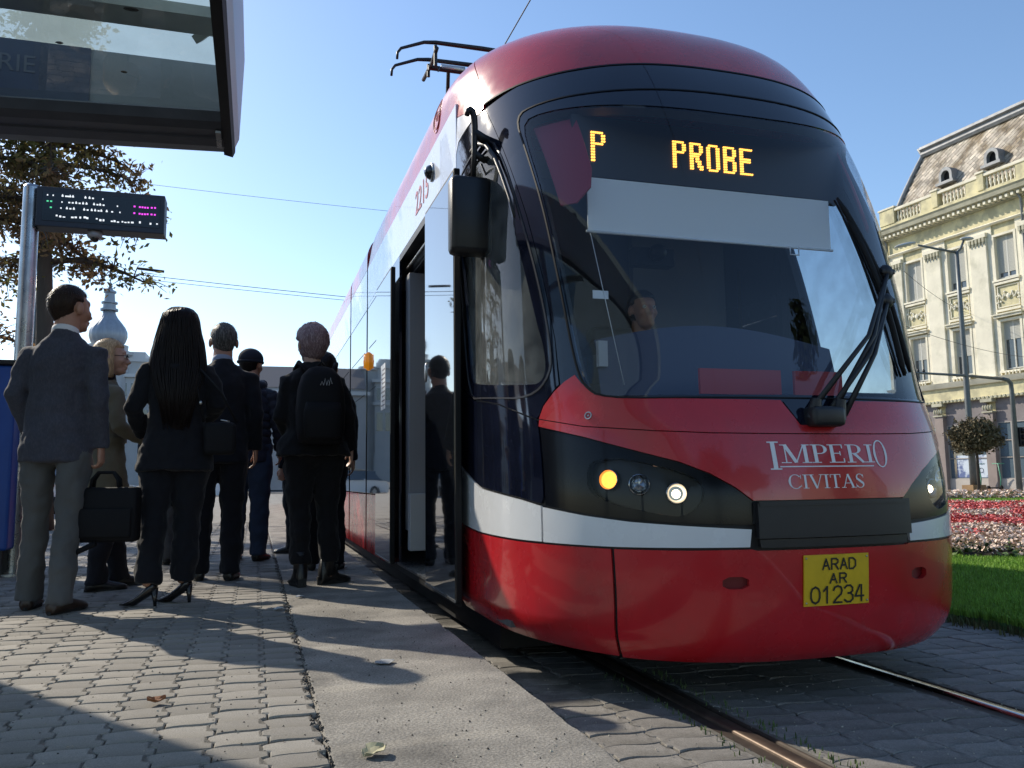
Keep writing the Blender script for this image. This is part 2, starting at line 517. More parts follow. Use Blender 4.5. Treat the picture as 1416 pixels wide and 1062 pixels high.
# flower bed
def flowers():
    bm = bmesh.new()
    lathe(bm, [(-.1, BED_R), (.03, BED_R - .06), (.10, BED_R - .5), (.13, .1)], 48, (*BED_C, GRN + .06))
    o = mk('flower_bed_soil', bm, SOIL, smooth=True); o['kind'] = 'structure'
    rg = random.Random(9)
    sets = {'w': ([], []), 'r': ([], []), 'l': ([], [])}
    def quad(S_, x, y, z, s, tilt):
        V, F = S_
        a = rg.uniform(0, 6.28); n = Vector((math.cos(a) * tilt, math.sin(a) * tilt, 1)).normalized()
        t = n.orthogonal().normalized(); b = n.cross(t); c = Vector((x, y, z)); k = len(V)
        for q in range(5):
            an = q * 1.2566 + a
            V.append(tuple(c + (t * math.cos(an) + b * math.sin(an)) * s + n * (s * .3 if q % 2 else 0)))
        F.append(tuple(range(k, k + 5)))
    cnt = 0
    while cnt < 26000:
        x = BED_C[0] + rg.uniform(-BED_R, BED_R); y = BED_C[1] + rg.uniform(-BED_R, BED_R)
        if not in_bed(x, y, -.05): continue
        u = view_u(x, y)
        if u < .42 or u > .78: continue
        e = BED_R - math.hypot(x - BED_C[0], y - BED_C[1])
        hgt = min(.07 + e * .3, .15) * (1 + .35 * noise.noise(Vector((x * 1.4, y * 1.4, 3))))
        cnt += 1
        z = GRN + .05 + hgt * rg.uniform(.55, 1.05)
        for _ in range(2): quad(sets['l'], x + rg.uniform(-.06, .06), y + rg.uniform(-.06, .06), z - rg.uniform(.02, .12), .035, 1.2)
        nz = noise.noise(Vector((x * .9, y * .9, 0)))
        red = (e > 1.3 and nz > .10) if rg.random() < .85 else False
        for _ in range(3 if red else 3):
            quad(sets['r' if red else 'w'], x + rg.uniform(-.06, .06), y + rg.uniform(-.06, .06), z + rg.uniform(-.02, .05) + (.05 if red else 0), rg.uniform(.011, .021) * (1.1 if red else 1), .9)
    for nm, k, m, lb in (('white_flowers', 'w', mat('cream_petals', (.68, .52, .42), .7, rand=.35), 'cream white bedding flowers filling the round bed behind the tram'),
                        ('red_flowers', 'r', mat('coral_petals', (.62, .12, .11), .6, rand=.4), 'coral red bedding flowers in drifts among the white ones'),
                        ('flower_foliage', 'l', mat('bedding_leaves', (.07, .12, .03), .6, rand=.4), 'low green foliage under the bedding flowers')):
        me = bpy.data.meshes.new(nm); me.from_pydata(sets[k][0], [], sets[k][1]); me.materials.append(m)
        tag(link(nm, me), lb, 'flowers', kind='stuff')
    # narrow white border far behind
    V, F = [], []
    S2 = (V, F)
    for _ in range(2600):
        t = rg.random(); 
        x = 15.5 + t * 9; y = 24.2 - t * 4.8 + rg.uniform(-.45, .45)
        quad(S2, x, y, GRN + rg.uniform(.08, .32), rg.uniform(.03, .06), .9)
    me = bpy.data.meshes.new('white_border_flowers'); me.from_pydata(V, [], F); me.materials.append(MATS['cream_petals'])
    tag(link('white_border_flowers', me), 'narrow white flower border along the far end of the lawn', 'flowers', kind='stuff')
flowers()
def far_pavement():
    bm = bmesh.new()
    pts = [(16.2, 25.2), (26, 20.0), (60, 19.0), (60, 70), (4.1, 70), (4.1, 29)]
    loft(bm, [[(x, y, GRN - .03) for x, y in pts], [(x, y, GRN + .10) for x, y in pts]])
    o = mk('far_pavement', bm, mat('pavement_concrete', (.30, .28, .26), .9, var=.15, vscale=2)); o['kind'] = 'structure'
far_pavement()
# ------------------------------------------------------------------ tram
XC = 2.16
PZ = [(-.06, 2.90), (-.02, 2.84), (.06, 2.79), (.2, 2.765), (.45, 2.75), (.6, 2.755), (.85, 2.80), (1.07, 2.875), (1.5, 2.955), (1.9, 3.06), (2.2, 3.17), (2.5, 3.32), (2.79, 3.51), (3.0, 3.70), (3.12, 3.88), (3.2, 4.08), (3.24, 4.35), (3.255, 4.9)]
def _sl(j):
    n = len(PZ)
    if j <= 0 or j >= n - 1:
        j = min(max(j, 0), n - 2)
        return (PZ[j + 1][1] - PZ[j][1]) / (PZ[j + 1][0] - PZ[j][0])
    d0 = (PZ[j][1] - PZ[j - 1][1]) / (PZ[j][0] - PZ[j - 1][0]); d1 = (PZ[j + 1][1] - PZ[j][1]) / (PZ[j + 1][0] - PZ[j][0])
    return 0 if d0 * d1 <= 0 else 2 * d0 * d1 / (d0 + d1)
SLOPES = [_sl(j) for j in range(len(PZ))]
def yc(z):
    if z <= PZ[0][0]: return PZ[0][1]
    for i in range(len(PZ) - 1):
        (a, ya), (b, yb) = PZ[i], PZ[i + 1]
        if z <= b:
            h = b - a; t = (z - a) / h; m0 = SLOPES[i] * h; m1 = SLOPES[i + 1] * h
            return (2 * t ** 3 - 3 * t * t + 1) * ya + (t ** 3 - 2 * t * t + t) * m0 + (-2 * t ** 3 + 3 * t * t) * yb + (t ** 3 - t * t) * m1
    return PZ[-1][1]
def wid(z):
    if z <= .12: return 1.10 - 3.2 * (.12 - z) ** 2
    if z <= 2.95: return 1.10
    u = min((z - 2.95) / .305, 1)
    return .80 + .30 * math.sqrt(max(0, 1 - u * u))
NB, BD = 2.5, 1.2
def S(t, z):
    w = wid(z); c = yc(z); s = -1 if t < 0 else 1; a = abs(t)
    if a <= 1:
        th = a * math.pi / 2
        return Vector((XC + s * w * math.sin(th) ** (2 / NB), c + BD * (1 - max(0, math.cos(th)) ** (2 / NB)), z))
    return Vector((XC + s * w, c + BD + (a - 1), z))
def nrm(t, z):
    e = 2e-3
    z = min(max(z, -.055), 3.245)
    if abs(t) < .03: t = .03 if t >= 0 else -.03; 
    if abs(abs(t) - 1) < .02: t = math.copysign(1.02, t)
    n = (S(t + e, z) - S(t - e, z)).cross(S(t, z + e) - S(t, z - e))
    n.normalize()
    return n
def nrm2(t, z):
    if abs(t) < .03:
        k = (t + .03) / .06
        n = nrm(-.03, z) * (1 - k) + nrm(.03, z) * k
        return n.normalized()
    return nrm(t, z)
def SY(y, z, side=-1):
    """surface coordinate (t, z) of the point on the side at distance y"""
    d = y - yc(z)
    if d >= BD: t = 1 + d - BD
    else: t = math.acos(min(1, max(0, (1 - d / BD)) ** (NB / 2))) / (math.pi / 2)
    return (side * t, z)
def resample(poly, step):
    out = []
    n = len(poly)
    for i in range(n):
        a, b = poly[i], poly[(i + 1) % n]
        k = max(1, int(math.ceil(max(abs(a[0] - b[0]) / step, abs(a[1] - b[1]) / step))))
        for j in range(k):
            f = j / k
            out.append((a[0] + (b[0] - a[0]) * f, a[1] + (b[1] - a[1]) * f))
    return out
def smooth_poly(poly, it=1):
    for _ in range(it):
        o = []
        n = len(poly)
        for i in range(n):
            a, b = poly[i], poly[(i + 1) % n]
            o += [(a[0] * .75 + b[0] * .25, a[1] * .75 + b[1] * .25), (a[0] * .25 + b[0] * .75, a[1] * .25 + b[1] * .75)]
        poly = o
    return poly
def inside(p, poly):
    x, y = p; c = False
    n = len(poly); j = n - 1
    for i in range(n):
        xi, yi = poly[i]; xj, yj = poly[j]
        if (yi > y) != (yj > y) and x < (xj - xi) * (y - yi) / (yj - yi) + xi: c = not c
        j = i
    return c
def patch(name, outer, m, parent, holes=(), off=0.0, thick=.012, st=.035, offn=None, fn=None, nf=None, rim=True):
    fn = fn or S; nf = nf or nrm2
    loops = [resample(outer, st)] + [resample(h, st) for h in holes]
    pts, edges = [], []
    for lp in loops:
        b = len(pts); pts += lp
        edges += [(b + i, b + (i + 1) % len(lp)) for i in range(len(lp))]
    xs = [p[0] for p in loops[0]]; ys = [p[1] for p in loops[0]]
    nx = int((max(xs) - min(xs)) / st); ny = int((max(ys) - min(ys)) / st)
    for i in range(1, nx + 1):
        for j in range(1, ny + 1):
            p = (min(xs) + i * st * .9997 + (st * .013), min(ys) + j * st * .9993 + st * .011)
            if inside(p, loops[0]) and not any(inside(p, h) for h in loops[1:]): pts.append(p)
    V, E, F, _, _, _ = delaunay_2d_cdt([Vector(p) for p in pts], edges, [], 0, 1e-6)
    tris = []
    for f in F:
        c = (sum(V[i].x for i in f) / 3, sum(V[i].y for i in f) / 3)
        if inside(c, loops[0]) and not any(inside(c, h) for h in loops[1:]): tris.append(tuple(f))
    used = sorted({i for f in tris for i in f}); mp = {i: k for k, i in enumerate(used)}
    P, NR = [], []
    for i in used:
        t, z = V[i].x, V[i].y
        n = nf(t, z); P.append(fn(t, z) + n * off); NR.append(n)
    T = []
    for f in tris:
        a, b, c = (mp[i] for i in f)
        if (P[b] - P[a]).cross(P[c] - P[a]).dot(NR[a]) < 0: b, c = c, b
        T.append((a, b, c))
    cnt = {}
    for f in T:
        for a, b in ((f[0], f[1]), (f[1], f[2]), (f[2], f[0])):
            cnt[(a, b)] = 1
    border = [(a, b) for (a, b) in cnt if (b, a) not in cnt]
    nv = len(P)
    norms = [n.copy() for n in NR]
    if rim and thick > 0:
        for a, b in border:
            k = len(P)
            na, nb = NR[a], NR[b]
            q = [P[a], P[b], P[b] - nb * thick, P[a] - na * thick]
            fnm = (q[2] - q[1]).cross(q[0] - q[1])
            if fnm.length < 1e-12: continue
            fnm.normalize()
            P += q; norms += [fnm] * 4
            T.append((k + 3, k + 2, k + 1, k)[::1])
    me = bpy.data.meshes.new(name)
    me.from_pydata(P, [], T)
    for p in me.polygons: p.use_smooth = True
    # the rim quads may face either way; flip the normal with the winding
    me.update()
    vn = [None] * len(P)
    for p in me.polygons:
        if len(p.vertices) == 4:
            for i in p.vertices: vn[i] = p.normal.copy()
    for i in range(len(P)):
        if vn[i] is None: vn[i] = norms[i]
    me.normals_split_custom_set_from_vertices([tuple(v) for v in vn])
    me.materials.append(m)
    return link(name, me, None, parent)
def mir(p): return [(-a, b) for a, b in p][::-1]
def sym(p): return p + mir(p)

tram = empty('tram', (0, 0, 0)); tag(tram, 'red, white and black low floor tram at the platform with its front door open', 'tram')
XL = XC - 1.10; XR = XC + 1.10
EY = 4.46            # end of the moulded cab on the side
# outline pieces, surface coordinates of the left half
clear = [(-.46, 1.003), (-.512, 1.04), (-.530, 1.12), (-.545, 1.255), (-.568, 1.57), (-.594, 1.97), (-.622, 2.31), (-.610, 2.42), (-.54, 2.435), (-.366, 2.41), (-.18, 2.375), (0, 2.355)]
clear_full = smooth_poly(clear[::1] + mir(clear[:-1]), 1)
sidewin = [(-.665, 1.10), (-.645, 1.15), (-.646, 1.252), (-.667, 1.366), (-.695, 1.61), (-.718, 1.815), (-.745, 2.189), (-.775, 2.36), (-.82, 2.37), (-1.085, 2.22), (-1.085, 1.935), (-1.072, 1.566), (-1.055, 1.271), (-1.026, 1.18), (-.937, 1.135), (-.70, 1.088)]
sidewin_s = smooth_poly(sidewin, 2)
pillar = [(-.60, 1.09), (-.606, 1.27), (-.63, 1.57), (-.665, 1.9), (-.705, 2.2), (-.76, 2.62)]
frit_o = [(-.655, 2.455), (-.63, 2.24), (-.60, 1.9), (-.58, 1.57), (-.560, 1.3), (-.545, 1.14)]
cabend = [SY(EY, z) for z in (0.0, .2, .415)]
hood_l = [(-.697, .90), (-.686, .949), (-.668, .989), (-.622, 1.05), (-.588, 1.085), (-.551, 1.112), (-.533, 1.072), (-.493, 1.022), (-.44, 1.00), (-.2, .985), (-.057, .982), (-.030, .875)]
hoodlow = [(-.697, .898), (-.551, .843), (-.424, .786), (-.31, .735), (-.241, .688), (-.188, .634), (-.152, .583)]
wtop = [(-.152, .487), (-.323, .497), (-.439, .510), (-.569, .532), (-.705, .562)]
wtop2 = [(-.712, .566), (-.795, .591), (-1.086, .650), (-1.30, .715), SY(EY, .775)]

# structural shell under the panels
LAMPH = [(-.565, .59), (-.565, .745), (-.43, .765), (-.255, .69), (-.245, .60), (-.30, .52), (-.37, .525)]
POCK = [(-.232, .25), (-.162, .25), (-.162, .312), (-.232, .312)]
shell_o = [(0, -.03), (-.45, -.01), SY(EY, 0.02), SY(EY, 1.2), SY(EY, 2.5), (-.80, 2.65), (0, 2.68)]
shell = patch('nose_shell', sym(shell_o[1:-1]), mat('cab_inner_shell', (.012, .012, .014), .6), tram,
              holes=[[(a * 1.015, b) for a, b in clear_full], [(a, b) for a, b in sidewin], mir(sidewin), LAMPH, mir(LAMPH), POCK, mir(POCK)], off=-.014, thick=.05, st=.05)
# bumper
zb = lambda t: -.03 + .03 * min(1, (abs(t) / 1.0)) ** 2
bmp = [(t, zb(t)) for t in (0, -.15, -.3, -.475)] + [(-.475, .10), (-.480, .25), (-.487, .405), (-.3, .403), (-.16, .405), (-.15, .400)]
recess_l = smooth_poly([(-.226, .258), (-.168, .258), (-.168, .304), (-.226, .304)], 1)
patch('bumper', sym(bmp[1:]), RED, tram, holes=[recess_l, mir(recess_l)], thick=.02)
for sd_ in (0, 1):
    f = (lambda p: p) if sd_ == 0 else mir
    corner = [(-.484, -.018), (-.7, -.005), (-.9, .0), SY(EY, .005), SY(EY, .24), SY(EY, .460), (-1.36, .437), (-1.1, .418), (-.8, .411), (-.62, .409), (-.496, .405), (-.489, .25), (-.484, .1)]
    patch('bumper_corner', f(corner), RED, tram, thick=.02)
    wf = [(-.160, .480)] + wtop[1:] + [(-.705, .419), (-.483, .414), (-.165, .414)]
    patch('white_band', f(wf), WHITE, tram, off=.002, thick=.012)
    wsd = wtop2 + [SY(EY, .470), (-1.36, .446), (-1.1, .428), (-.8, .421), (-.712, .420)]
    patch('white_band', f(wsd), WHITE, tram, off=.002, thick=.012)
    lamp = smooth_poly([(-.555, .60), (-.555, .735), (-.50, .76), (-.43, .755), (-.265, .685), (-.255, .60), (-.30, .53), (-.36, .535)], 2)
    hl = hoodlow[::-1] + [(-.697, .57), (-.569, .541), (-.439, .519), (-.323, .506), (-.152, .497)]
    c_ = patch('headlight_cover', f(hl), HLBLACK, tram, holes=[f(lamp)], off=-.003, thick=.03)
    patch('headlight_recess', f(lamp), mat('headlight_housing', (.010, .010, .011), .35, spec=.4), tram, off=-.045, thick=.0)
    hg = patch('headlight_lens', f(lamp), glass_mat('headlight_glass', (.86, .87, .88), 1.28) if 'hg' not in MATS else MATS['hg'], tram, off=-.004, thick=.0)
    MATS['hg'] = hg.data.materials[0]
    patch('grille_edge', f([(-.156, .50), (-.152, .580), (-.146, .580), (-.146, .50)]), BLACKPL, tram, off=.0, thick=.02)
    sb = [SY(EY, .785), (-1.30, .725), (-1.086, .660), (-.795, .601), (-.712, .577), (-.703, .60), (-.700, .90), (-.703, .93), (-.861, 1.022), (-1.05, 1.09), SY(EY, 1.20)]
    patch('cab_side_panel', f(sb), GLOSSBLACK, tram, off=0, thick=.015)
    so = [SY(EY, 1.208), (-1.05, 1.098), (-.861, 1.030), (-.703, .938), (-.690, .952), (-.672, .992), (-.626, 1.055), (-.606, 1.078)] + pillar[1:] + [(-.81, 2.618), (-.95, 2.57), SY(EY, 2.515)]
    patch('cab_window_surround', f(so), GLOSSBLACK, tram, holes=[f(sidewin_s)], off=0, thick=.02)
    patch('cab_side_window', f(sidewin_s), DIRTYGLASS, tram, off=-.008, thick=0)
    seal = smooth_poly([(-.625, 1.12), (-.618, 1.27), (-.65, 1.62), (-.69, 1.95), (-.735, 2.35), (-.79, 2.44), (-.85, 2.43), (-1.14, 2.27), (-1.15, 1.9), (-1.15, 1.3), (-1.07, 1.10), (-.90, 1.06), (-.71, 1.025)], 2)
    seal_i = smooth_poly([(-.631, 1.123), (-.624, 1.27), (-.656, 1.62), (-.696, 1.95), (-.741, 2.345), (-.79, 2.43), (-.85, 2.42), (-1.132, 2.262), (-1.142, 1.9), (-1.142, 1.3), (-1.064, 1.108), (-.90, 1.068), (-.714, 1.034)], 2)
    patch('window_seal', f(seal), mat('seal_trim', (.05, .05, .055), .2), tram, holes=[f(seal_i)], off=.004, thick=.01)
    # white wedge above the cab side window
    wdg = [SY(EY, 2.525), (-.95, 2.58), (-.815, 2.628), (-.83, 2.66), (-.86, 2.70), (-.93, 2.745), SY(4.62, 2.80), SY(4.9, 2.822), SY(4.9, 2.45), SY(EY + .01, 2.45)]
    patch('cab_top_panel', f(wdg), WHITE, tram, off=0.001, thick=.012)
    roofside = [SY(8.36, 2.83), SY(4.9, 2.83), SY(4.62, 2.808), (-.93, 2.752), (-.865, 2.708), (-.835, 2.664), (-.81, 2.625), (-.77, 2.637), (-.76, 2.665), (-.74, 3.0), (-.72, 3.2), (-.72, 3.252), SY(8.36, 3.252)]
    patch('roof_shoulder', f(roofside), RED, tram, off=0.0, thick=.015, st=.05)
    # headlamps, each a reflector bowl with its bulb lens
    for (t, z, kind) in ((-.500, .676, 'indicator'), (-.413, .655, 'lamp'), (-.321, .619, 'beam')):
        if sd_: t = -t
        c = S(t, z); n = nrm2(t, z)
        if kind != 'indicator': n = (n * .6 + Vector((0, -1, 0)) * .4).normalized()
        q = n.to_track_quat('Z', 'Y').to_matrix().to_4x4(); q.translation = c - n * .038
        bm = bmesh.new(); lathe(bm, [(0, .044), (.018, .041), (.020, .038), (.006, .034), (-.006, .022), (-.010, .004)], 24)
        h = mk('lamp_housing', bm, mat('lamp_chrome', (.35, .35, .36), .15, metal=1), tram, auto=40); h.matrix_world = q
        bm = bmesh.new()
        if kind == 'indicator':
            for k in range(9):
                a = k * 2 * math.pi / 8; rr = .021 if k < 8 else 0
                ell(bm, (rr * math.cos(a), rr * math.sin(a), .010), (.0078, .0078, .005), 8, 6)
            tube(bm, [(0, 0, .003), (0, 0, .008)], .034, 20)
            mk('lamp_lens', bm, mat('amber_lamp', (.8, .2, .02), .3, emit=(1, .36, .05), estr=2.2), h)
        elif kind == 'beam':
            ell(bm, (0, -.002, .004), (.017, .017, .012), 16, 10)
            mk('lamp_lens', bm, mat('warm_headlamp', (.9, .8, .6), .3, emit=(1, .80, .50), estr=6), h)
        else:
            ell(bm, (0, 0, .004), (.030, .030, .012), 12, 8, fn=lambda p: 1 + .12 * math.sin(9 * math.atan2(p.y, p.x)))
            mk('lamp_lens', bm, mat('clear_lamp', (.30, .32, .35), .08, metal=.7), h)
    # tie-down sensor on the hood
    t, z = (-.528, .934) if not sd_ else (.528, .934)
    c = S(t, z); n = nrm2(t, z); q = n.to_track_quat('Z', 'Y').to_matrix().to_4x4(); q.translation = c + n * .001
    bm = bmesh.new(); lathe(bm, [(-.003, .0165), (.004, .0165), (.004, .012), (-.002, .011), (-.002, .005), (.003, .004), (.003, .0005)], 20)
    h = mk('hood_sensor', bm, STEEL, tram, auto=30); h.matrix_world = q
    # recess pocket
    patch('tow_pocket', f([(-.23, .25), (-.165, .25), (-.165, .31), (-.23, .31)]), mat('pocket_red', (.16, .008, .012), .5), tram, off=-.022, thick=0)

hood_up = [(a, b) for a, b in hood_l[1:]]
# hood: upper panel to the seam, lower panel below it
seamz = [(-.691, .934), (-.548, .890), (-.36, .862), (-.226, .849), (-.1, .844), (0, .843)]
up = [(-.691, .940)] + [(a, b) for a, b in hood_l[2:]] + [(0, .872)]
up = [(-.688, .944), (-.668, .989), (-.622, 1.05), (-.588, 1.085), (-.551, 1.112), (-.533, 1.072), (-.493, 1.022), (-.44, 1.000), (-.2, .985), (-.057, .980), (-.032, .878)]
upf = up + mir(up) + mir(seamz)[1:] and (up + mir(up) + [(a, b + .0022) for a, b in mir(seamz)[::-1]][::1])
lowseam = [(a, b - .0022) for a, b in seamz]
poly_up = up + mir(up) + [(-a, b + .0022) for a, b in seamz][:-1] + [(0, .8452)] + [(a, b + .0022) for a, b in seamz[::-1]][1:]
patch('hood', poly_up, RED, tram, off=.002, thick=.02)
hlow2 = [(-.697, .903)] + [(a, b + .005) for a, b in hoodlow[1:]]
poly_low = lowseam[:-1] + [(0, .8408)] + [(-a, b) for a, b in lowseam[:-1][::-1]] + [(-a, b) for a, b in hlow2] + hlow2[::-1]
patch('hood_apron', poly_low, RED, tram, off=.002, thick=.02)
# black mask round the windscreen, and the screen itself
mk_l = [(-.028, .870), (-.052, .974), (-.2, .979), (-.44, .994), (-.496, 1.016), (-.537, 1.068), (-.553, 1.106), (-.59, 1.079), (-.600, 1.072)] + [(a + .003, b) for a, b in pillar[1:]] + [(-.6, 2.655), (-.38, 2.652), (-.2, 2.66)]
patch('windscreen_mask', sym(mk_l), GLOSSBLACK, tram, holes=[clear_full], off=.001, thick=.015)
fr_o = [(-.0, 2.485), (-.3, 2.49), (-.55, 2.50), (-.645, 2.47)] + frit_o[1:] + [(-.53, 1.06), (-.48, .998), (-.2, .987)]
fr_i = [(-.0, 2.478), (-.3, 2.483), (-.55, 2.493), (-.639, 2.463)] + [(a + .005, b) for a, b in frit_o[1:]] + [(-.524, 1.066), (-.474, 1.004), (-.2, .992)]
patch('screen_gasket', smooth_poly(fr_o[1:] + mir(fr_o[1:]), 2), RUBBER, tram, holes=[smooth_poly(fr_i[1:] + mir(fr_i[1:]), 2)], off=.005, thick=.008)
patch('windscreen', clear_full, GLASS, tram, off=-.003, thick=0)
# red roof cap in front
cap = [(-.757, 2.668), (-.6, 2.672), (-.38, 2.668), (-.2, 2.672)]
capf = cap + mir(cap) + [(.735, 3.0), (.715, 3.2), (.715, 3.252)] + mir([(.735, 3.0), (.715, 3.2), (.715, 3.252)])
patch('roof_cap', capf, RED, tram, off=.001, thick=.015, st=.05)
edge_l = [(-.757, 2.657), (-.6, 2.661), (-.38, 2.658), (-.2, 2.662)]
patch('roof_seam', edge_l + mir(edge_l) + [(a, b + .009) for a, b in edge_l + mir(edge_l)][::-1], RUBBER, tram, off=.004, thick=.01)
bm = bmesh.new()
top = [S(t, 3.25) for t in [-1.0 + .05 * k for k in range(41)]]
ringa = [(v.x, v.y, 3.249) for v in top] + [(XC + .8, 8.36, 3.249), (XC - .8, 8.36, 3.249)]
loft(bm, [[(x, y, z - .06) for x, y, z in ringa], ringa])
mk('roof_deck', bm, RED, tram)
# coupler cover, black box standing proud under the emblem
def bentbox(name, t0, t1, z0, z1, off, thick, m, parent, z0b=None):
    pl = [(t0, z0), (t1, z0), (t1, z1), (t0, z1)]
    return patch(name, pl, m, parent, off=off, thick=thick)
patch('coupler_back', [(-.15, .408), (.15, .408), (.15, .59), (-.15, .59)], BLACKPL, tram, off=-.01, thick=.0)
cc = bentbox('coupler_cover', -.150, .150, .447, .578, .030, .04, BLACKPL, tram)
patch('coupler_lid', [(-.146, .566), (.146, .566), (.148, .583), (-.148, .583)], BLACKPL, tram, off=.034, thick=.04)
patch('coupler_skirt', [(-.145, .412), (.140, .412), (.143, .443), (-.147, .443)], BLACKPL, tram, off=.018, thick=.03)

# ---- lettering on the hood and the number plate
def stroke_poly(p, q, w0, w1=None):
    w1 = w1 or w0
    a, b = Vector(p), Vector(q); d = (b - a).normalized(); n = Vector((-d.y, d.x))
    return [tuple(a + n * w0 / 2), tuple(a - n * w0 / 2), tuple(b - n * w1 / 2), tuple(b + n * w1 / 2)]
def arc(cx, cy, rx, ry, a0, a1, thick, thin, n=14):
    """crescent with thick sides and thin top, like a roman letter bowl"""
    o, i = [], []
    for k in range(n + 1):
        a = R(a0 + (a1 - a0) * k / n)
        c, s = math.cos(a), math.sin(a)
        w = thin + (thick - thin) * abs(c)
        o.append((cx + rx * c, cy + ry * s)); i.append((cx + (rx - w) * c, cy + (ry - thin) * s))
    return o + i[::-1]
TH, TN = .13, .045
def rect(x0, y0, x1, y1): return [(x0, y0), (x1, y0), (x1, y1), (x0, y1)]
def serif(x, y, w=.34): return rect(x - w / 2, y, x + w / 2, y + TN)
def glyph(ch):
    """unit-height roman capital as polygons, and its width"""
    g = []
    if ch == 'I': g = [rect(.12, 0, .12 + TH, 1), serif(.195, 0), serif(.195, 1 - TN)]; w = .40
    elif ch == 'M': g = [rect(.14, 0, .14 + TN, 1), stroke_poly((.17, 1), (.50, .02), TH), stroke_poly((.50, .02), (.83, 1), TN), rect(.80, 0, .80 + TH, 1), serif(.16, 0), serif(.88, 0), serif(.12, 1 - TN, .24), serif(.90, 1 - TN, .28)]; w = 1.04
    elif ch in 'PR':
        g = [rect(.12, 0, .12 + TH, 1), serif(.195, 0), rect(.03, 1 - TN, .36, 1), arc(.34, .74, .29, .26, -90, 90, TH, TN), rect(.2, .48, .36, .48 + TN)]
        w = .62
        if ch == 'R': g += [stroke_poly((.34, .50), (.66, 0), TH, TH * .8), rect(.62, 0, .78, TN)]; w = .76
    elif ch == 'E': g = [rect(.12, 0, .12 + TH, 1), rect(.03, 0, .62, TN), rect(.03, 1 - TN, .60, 1), rect(.2, .49, .48, .49 + TN), rect(.62 - TN, 0, .62, .24), rect(.60 - TN, .78, .60, 1), rect(.46, .40, .50, .63)]; w = .68
    elif ch == 'O':
        a = arc(.44, .5, .40, .52, 0, 180, TH, TN); b = arc(.44, .5, .40, .52, 180, 360, TH, TN); g = [a, b]; w = .90
    elif ch == 'C': g = [arc(.46, .5, .40, .52, 42, 318, TH, TN, 22), rect(.76, .70, .80, .98), rect(.76, .12, .79, .26)]; w = .86
    elif ch == 'V': g = [stroke_poly((.12, 1), (.44, 0), TH), stroke_poly((.44, 0), (.76, 1), TN), serif(.13, 1 - TN, .34), serif(.76, 1 - TN, .28)]; w = .86
    elif ch == 'T': g = [rect(.28, 0, .28 + TH, 1), serif(.355, 0), rect(.03, 1 - TN, .68, 1), rect(.03, .76, .03 + TN, 1), rect(.68 - TN, .76, .68, 1)]; w = .72
    elif ch == 'A': g = [stroke_poly((.12, 0), (.42, 1), TN), stroke_poly((.42, 1), (.72, 0), TH), rect(.2, .32, .62, .32 + TN), serif(.12, 0, .28), serif(.74, 0, .34)]; w = .86
    elif ch == 'S': g = [arc(.32, .75, .25, .27, 20, 270, .10, TN, 14), arc(.30, .25, .27, .27, -160, 90, .10, TN, 14), stroke_poly((.12, .68), (.50, .32), .15), rect(.52, .72, .55, .97), rect(.05, .04, .08, .28)]; w = .62
    else: g = []; w = .4
    return g, w
MPT = 1.62   # metres of hood per unit of t near the centre is measured below
def tx(x):
    return math.copysign(math.asin(min(1, abs(x) / 1.10) ** (NB / 2)) * 2 / math.pi, x)
def xt(t):
    return math.copysign(1.10 * math.sin(abs(t) * math.pi / 2) ** (2 / NB), t)
def place_text(name, word, t0, z0, z1, tend, z0e, parent, m, label=None):
    tot = sum(glyph(c)[1] for c in word)
    h = z1 - z0
    x0_ = xt(t0); k = (xt(tend) - x0_) / tot
    holder = []
    x = 0
    allp = []
    for c in word:
        g, w = glyph(c)
        for p in g: allp.append([(tx(x0_ + (x + a) * k), z0 + (z0e - z0) * (x + a) / tot + b * h) for a, b in p])
        x += w
    return allp
def text_mesh(name, polys, m, parent, off=.0035):
    P, F, NR = [], [], []
    for pl in polys:
        lp = resample(pl, .03)
        V, E, T, _, _, _ = delaunay_2d_cdt([Vector(p) for p in lp], [(i, (i + 1) % len(lp)) for i in range(len(lp))], [], 0, 1e-7)
        b = len(P)
        for v in V:
            n = nrm2(v.x, v.y); P.append(S(v.x, v.y) + n * off); NR.append(n)
        for f in T:
            c = (sum(V[i].x for i in f) / 3, sum(V[i].y for i in f) / 3)
            if inside(c, lp):
                a, bb, c2 = (b + i for i in f)
                if (P[bb] - P[a]).cross(P[c2] - P[a]).dot(NR[a]) < 0: bb, c2 = c2, bb
                F.append((a, bb, c2))
    me = bpy.data.meshes.new(name); me.from_pydata(P, [], F); me.materials.append(m)
    return link(name, me, None, parent)
polys = place_text('', 'I', -.110, .703, .812, -.082, .703, None, None) + place_text('', 'MPERI', -.083, .728, .800, .087, .728, None, None) + place_text('', 'O', .083, .710, .816, .124, .710, None, None)
polys += [[(-.088, .712), (.080, .712), (.080, .7165), (-.088, .7165)]]
polys += place_text('', 'CIVITAS', -.078, .630, .683, .052, .630, None, None)
text_mesh('emblem_lettering', polys, WHITETXT, tram)
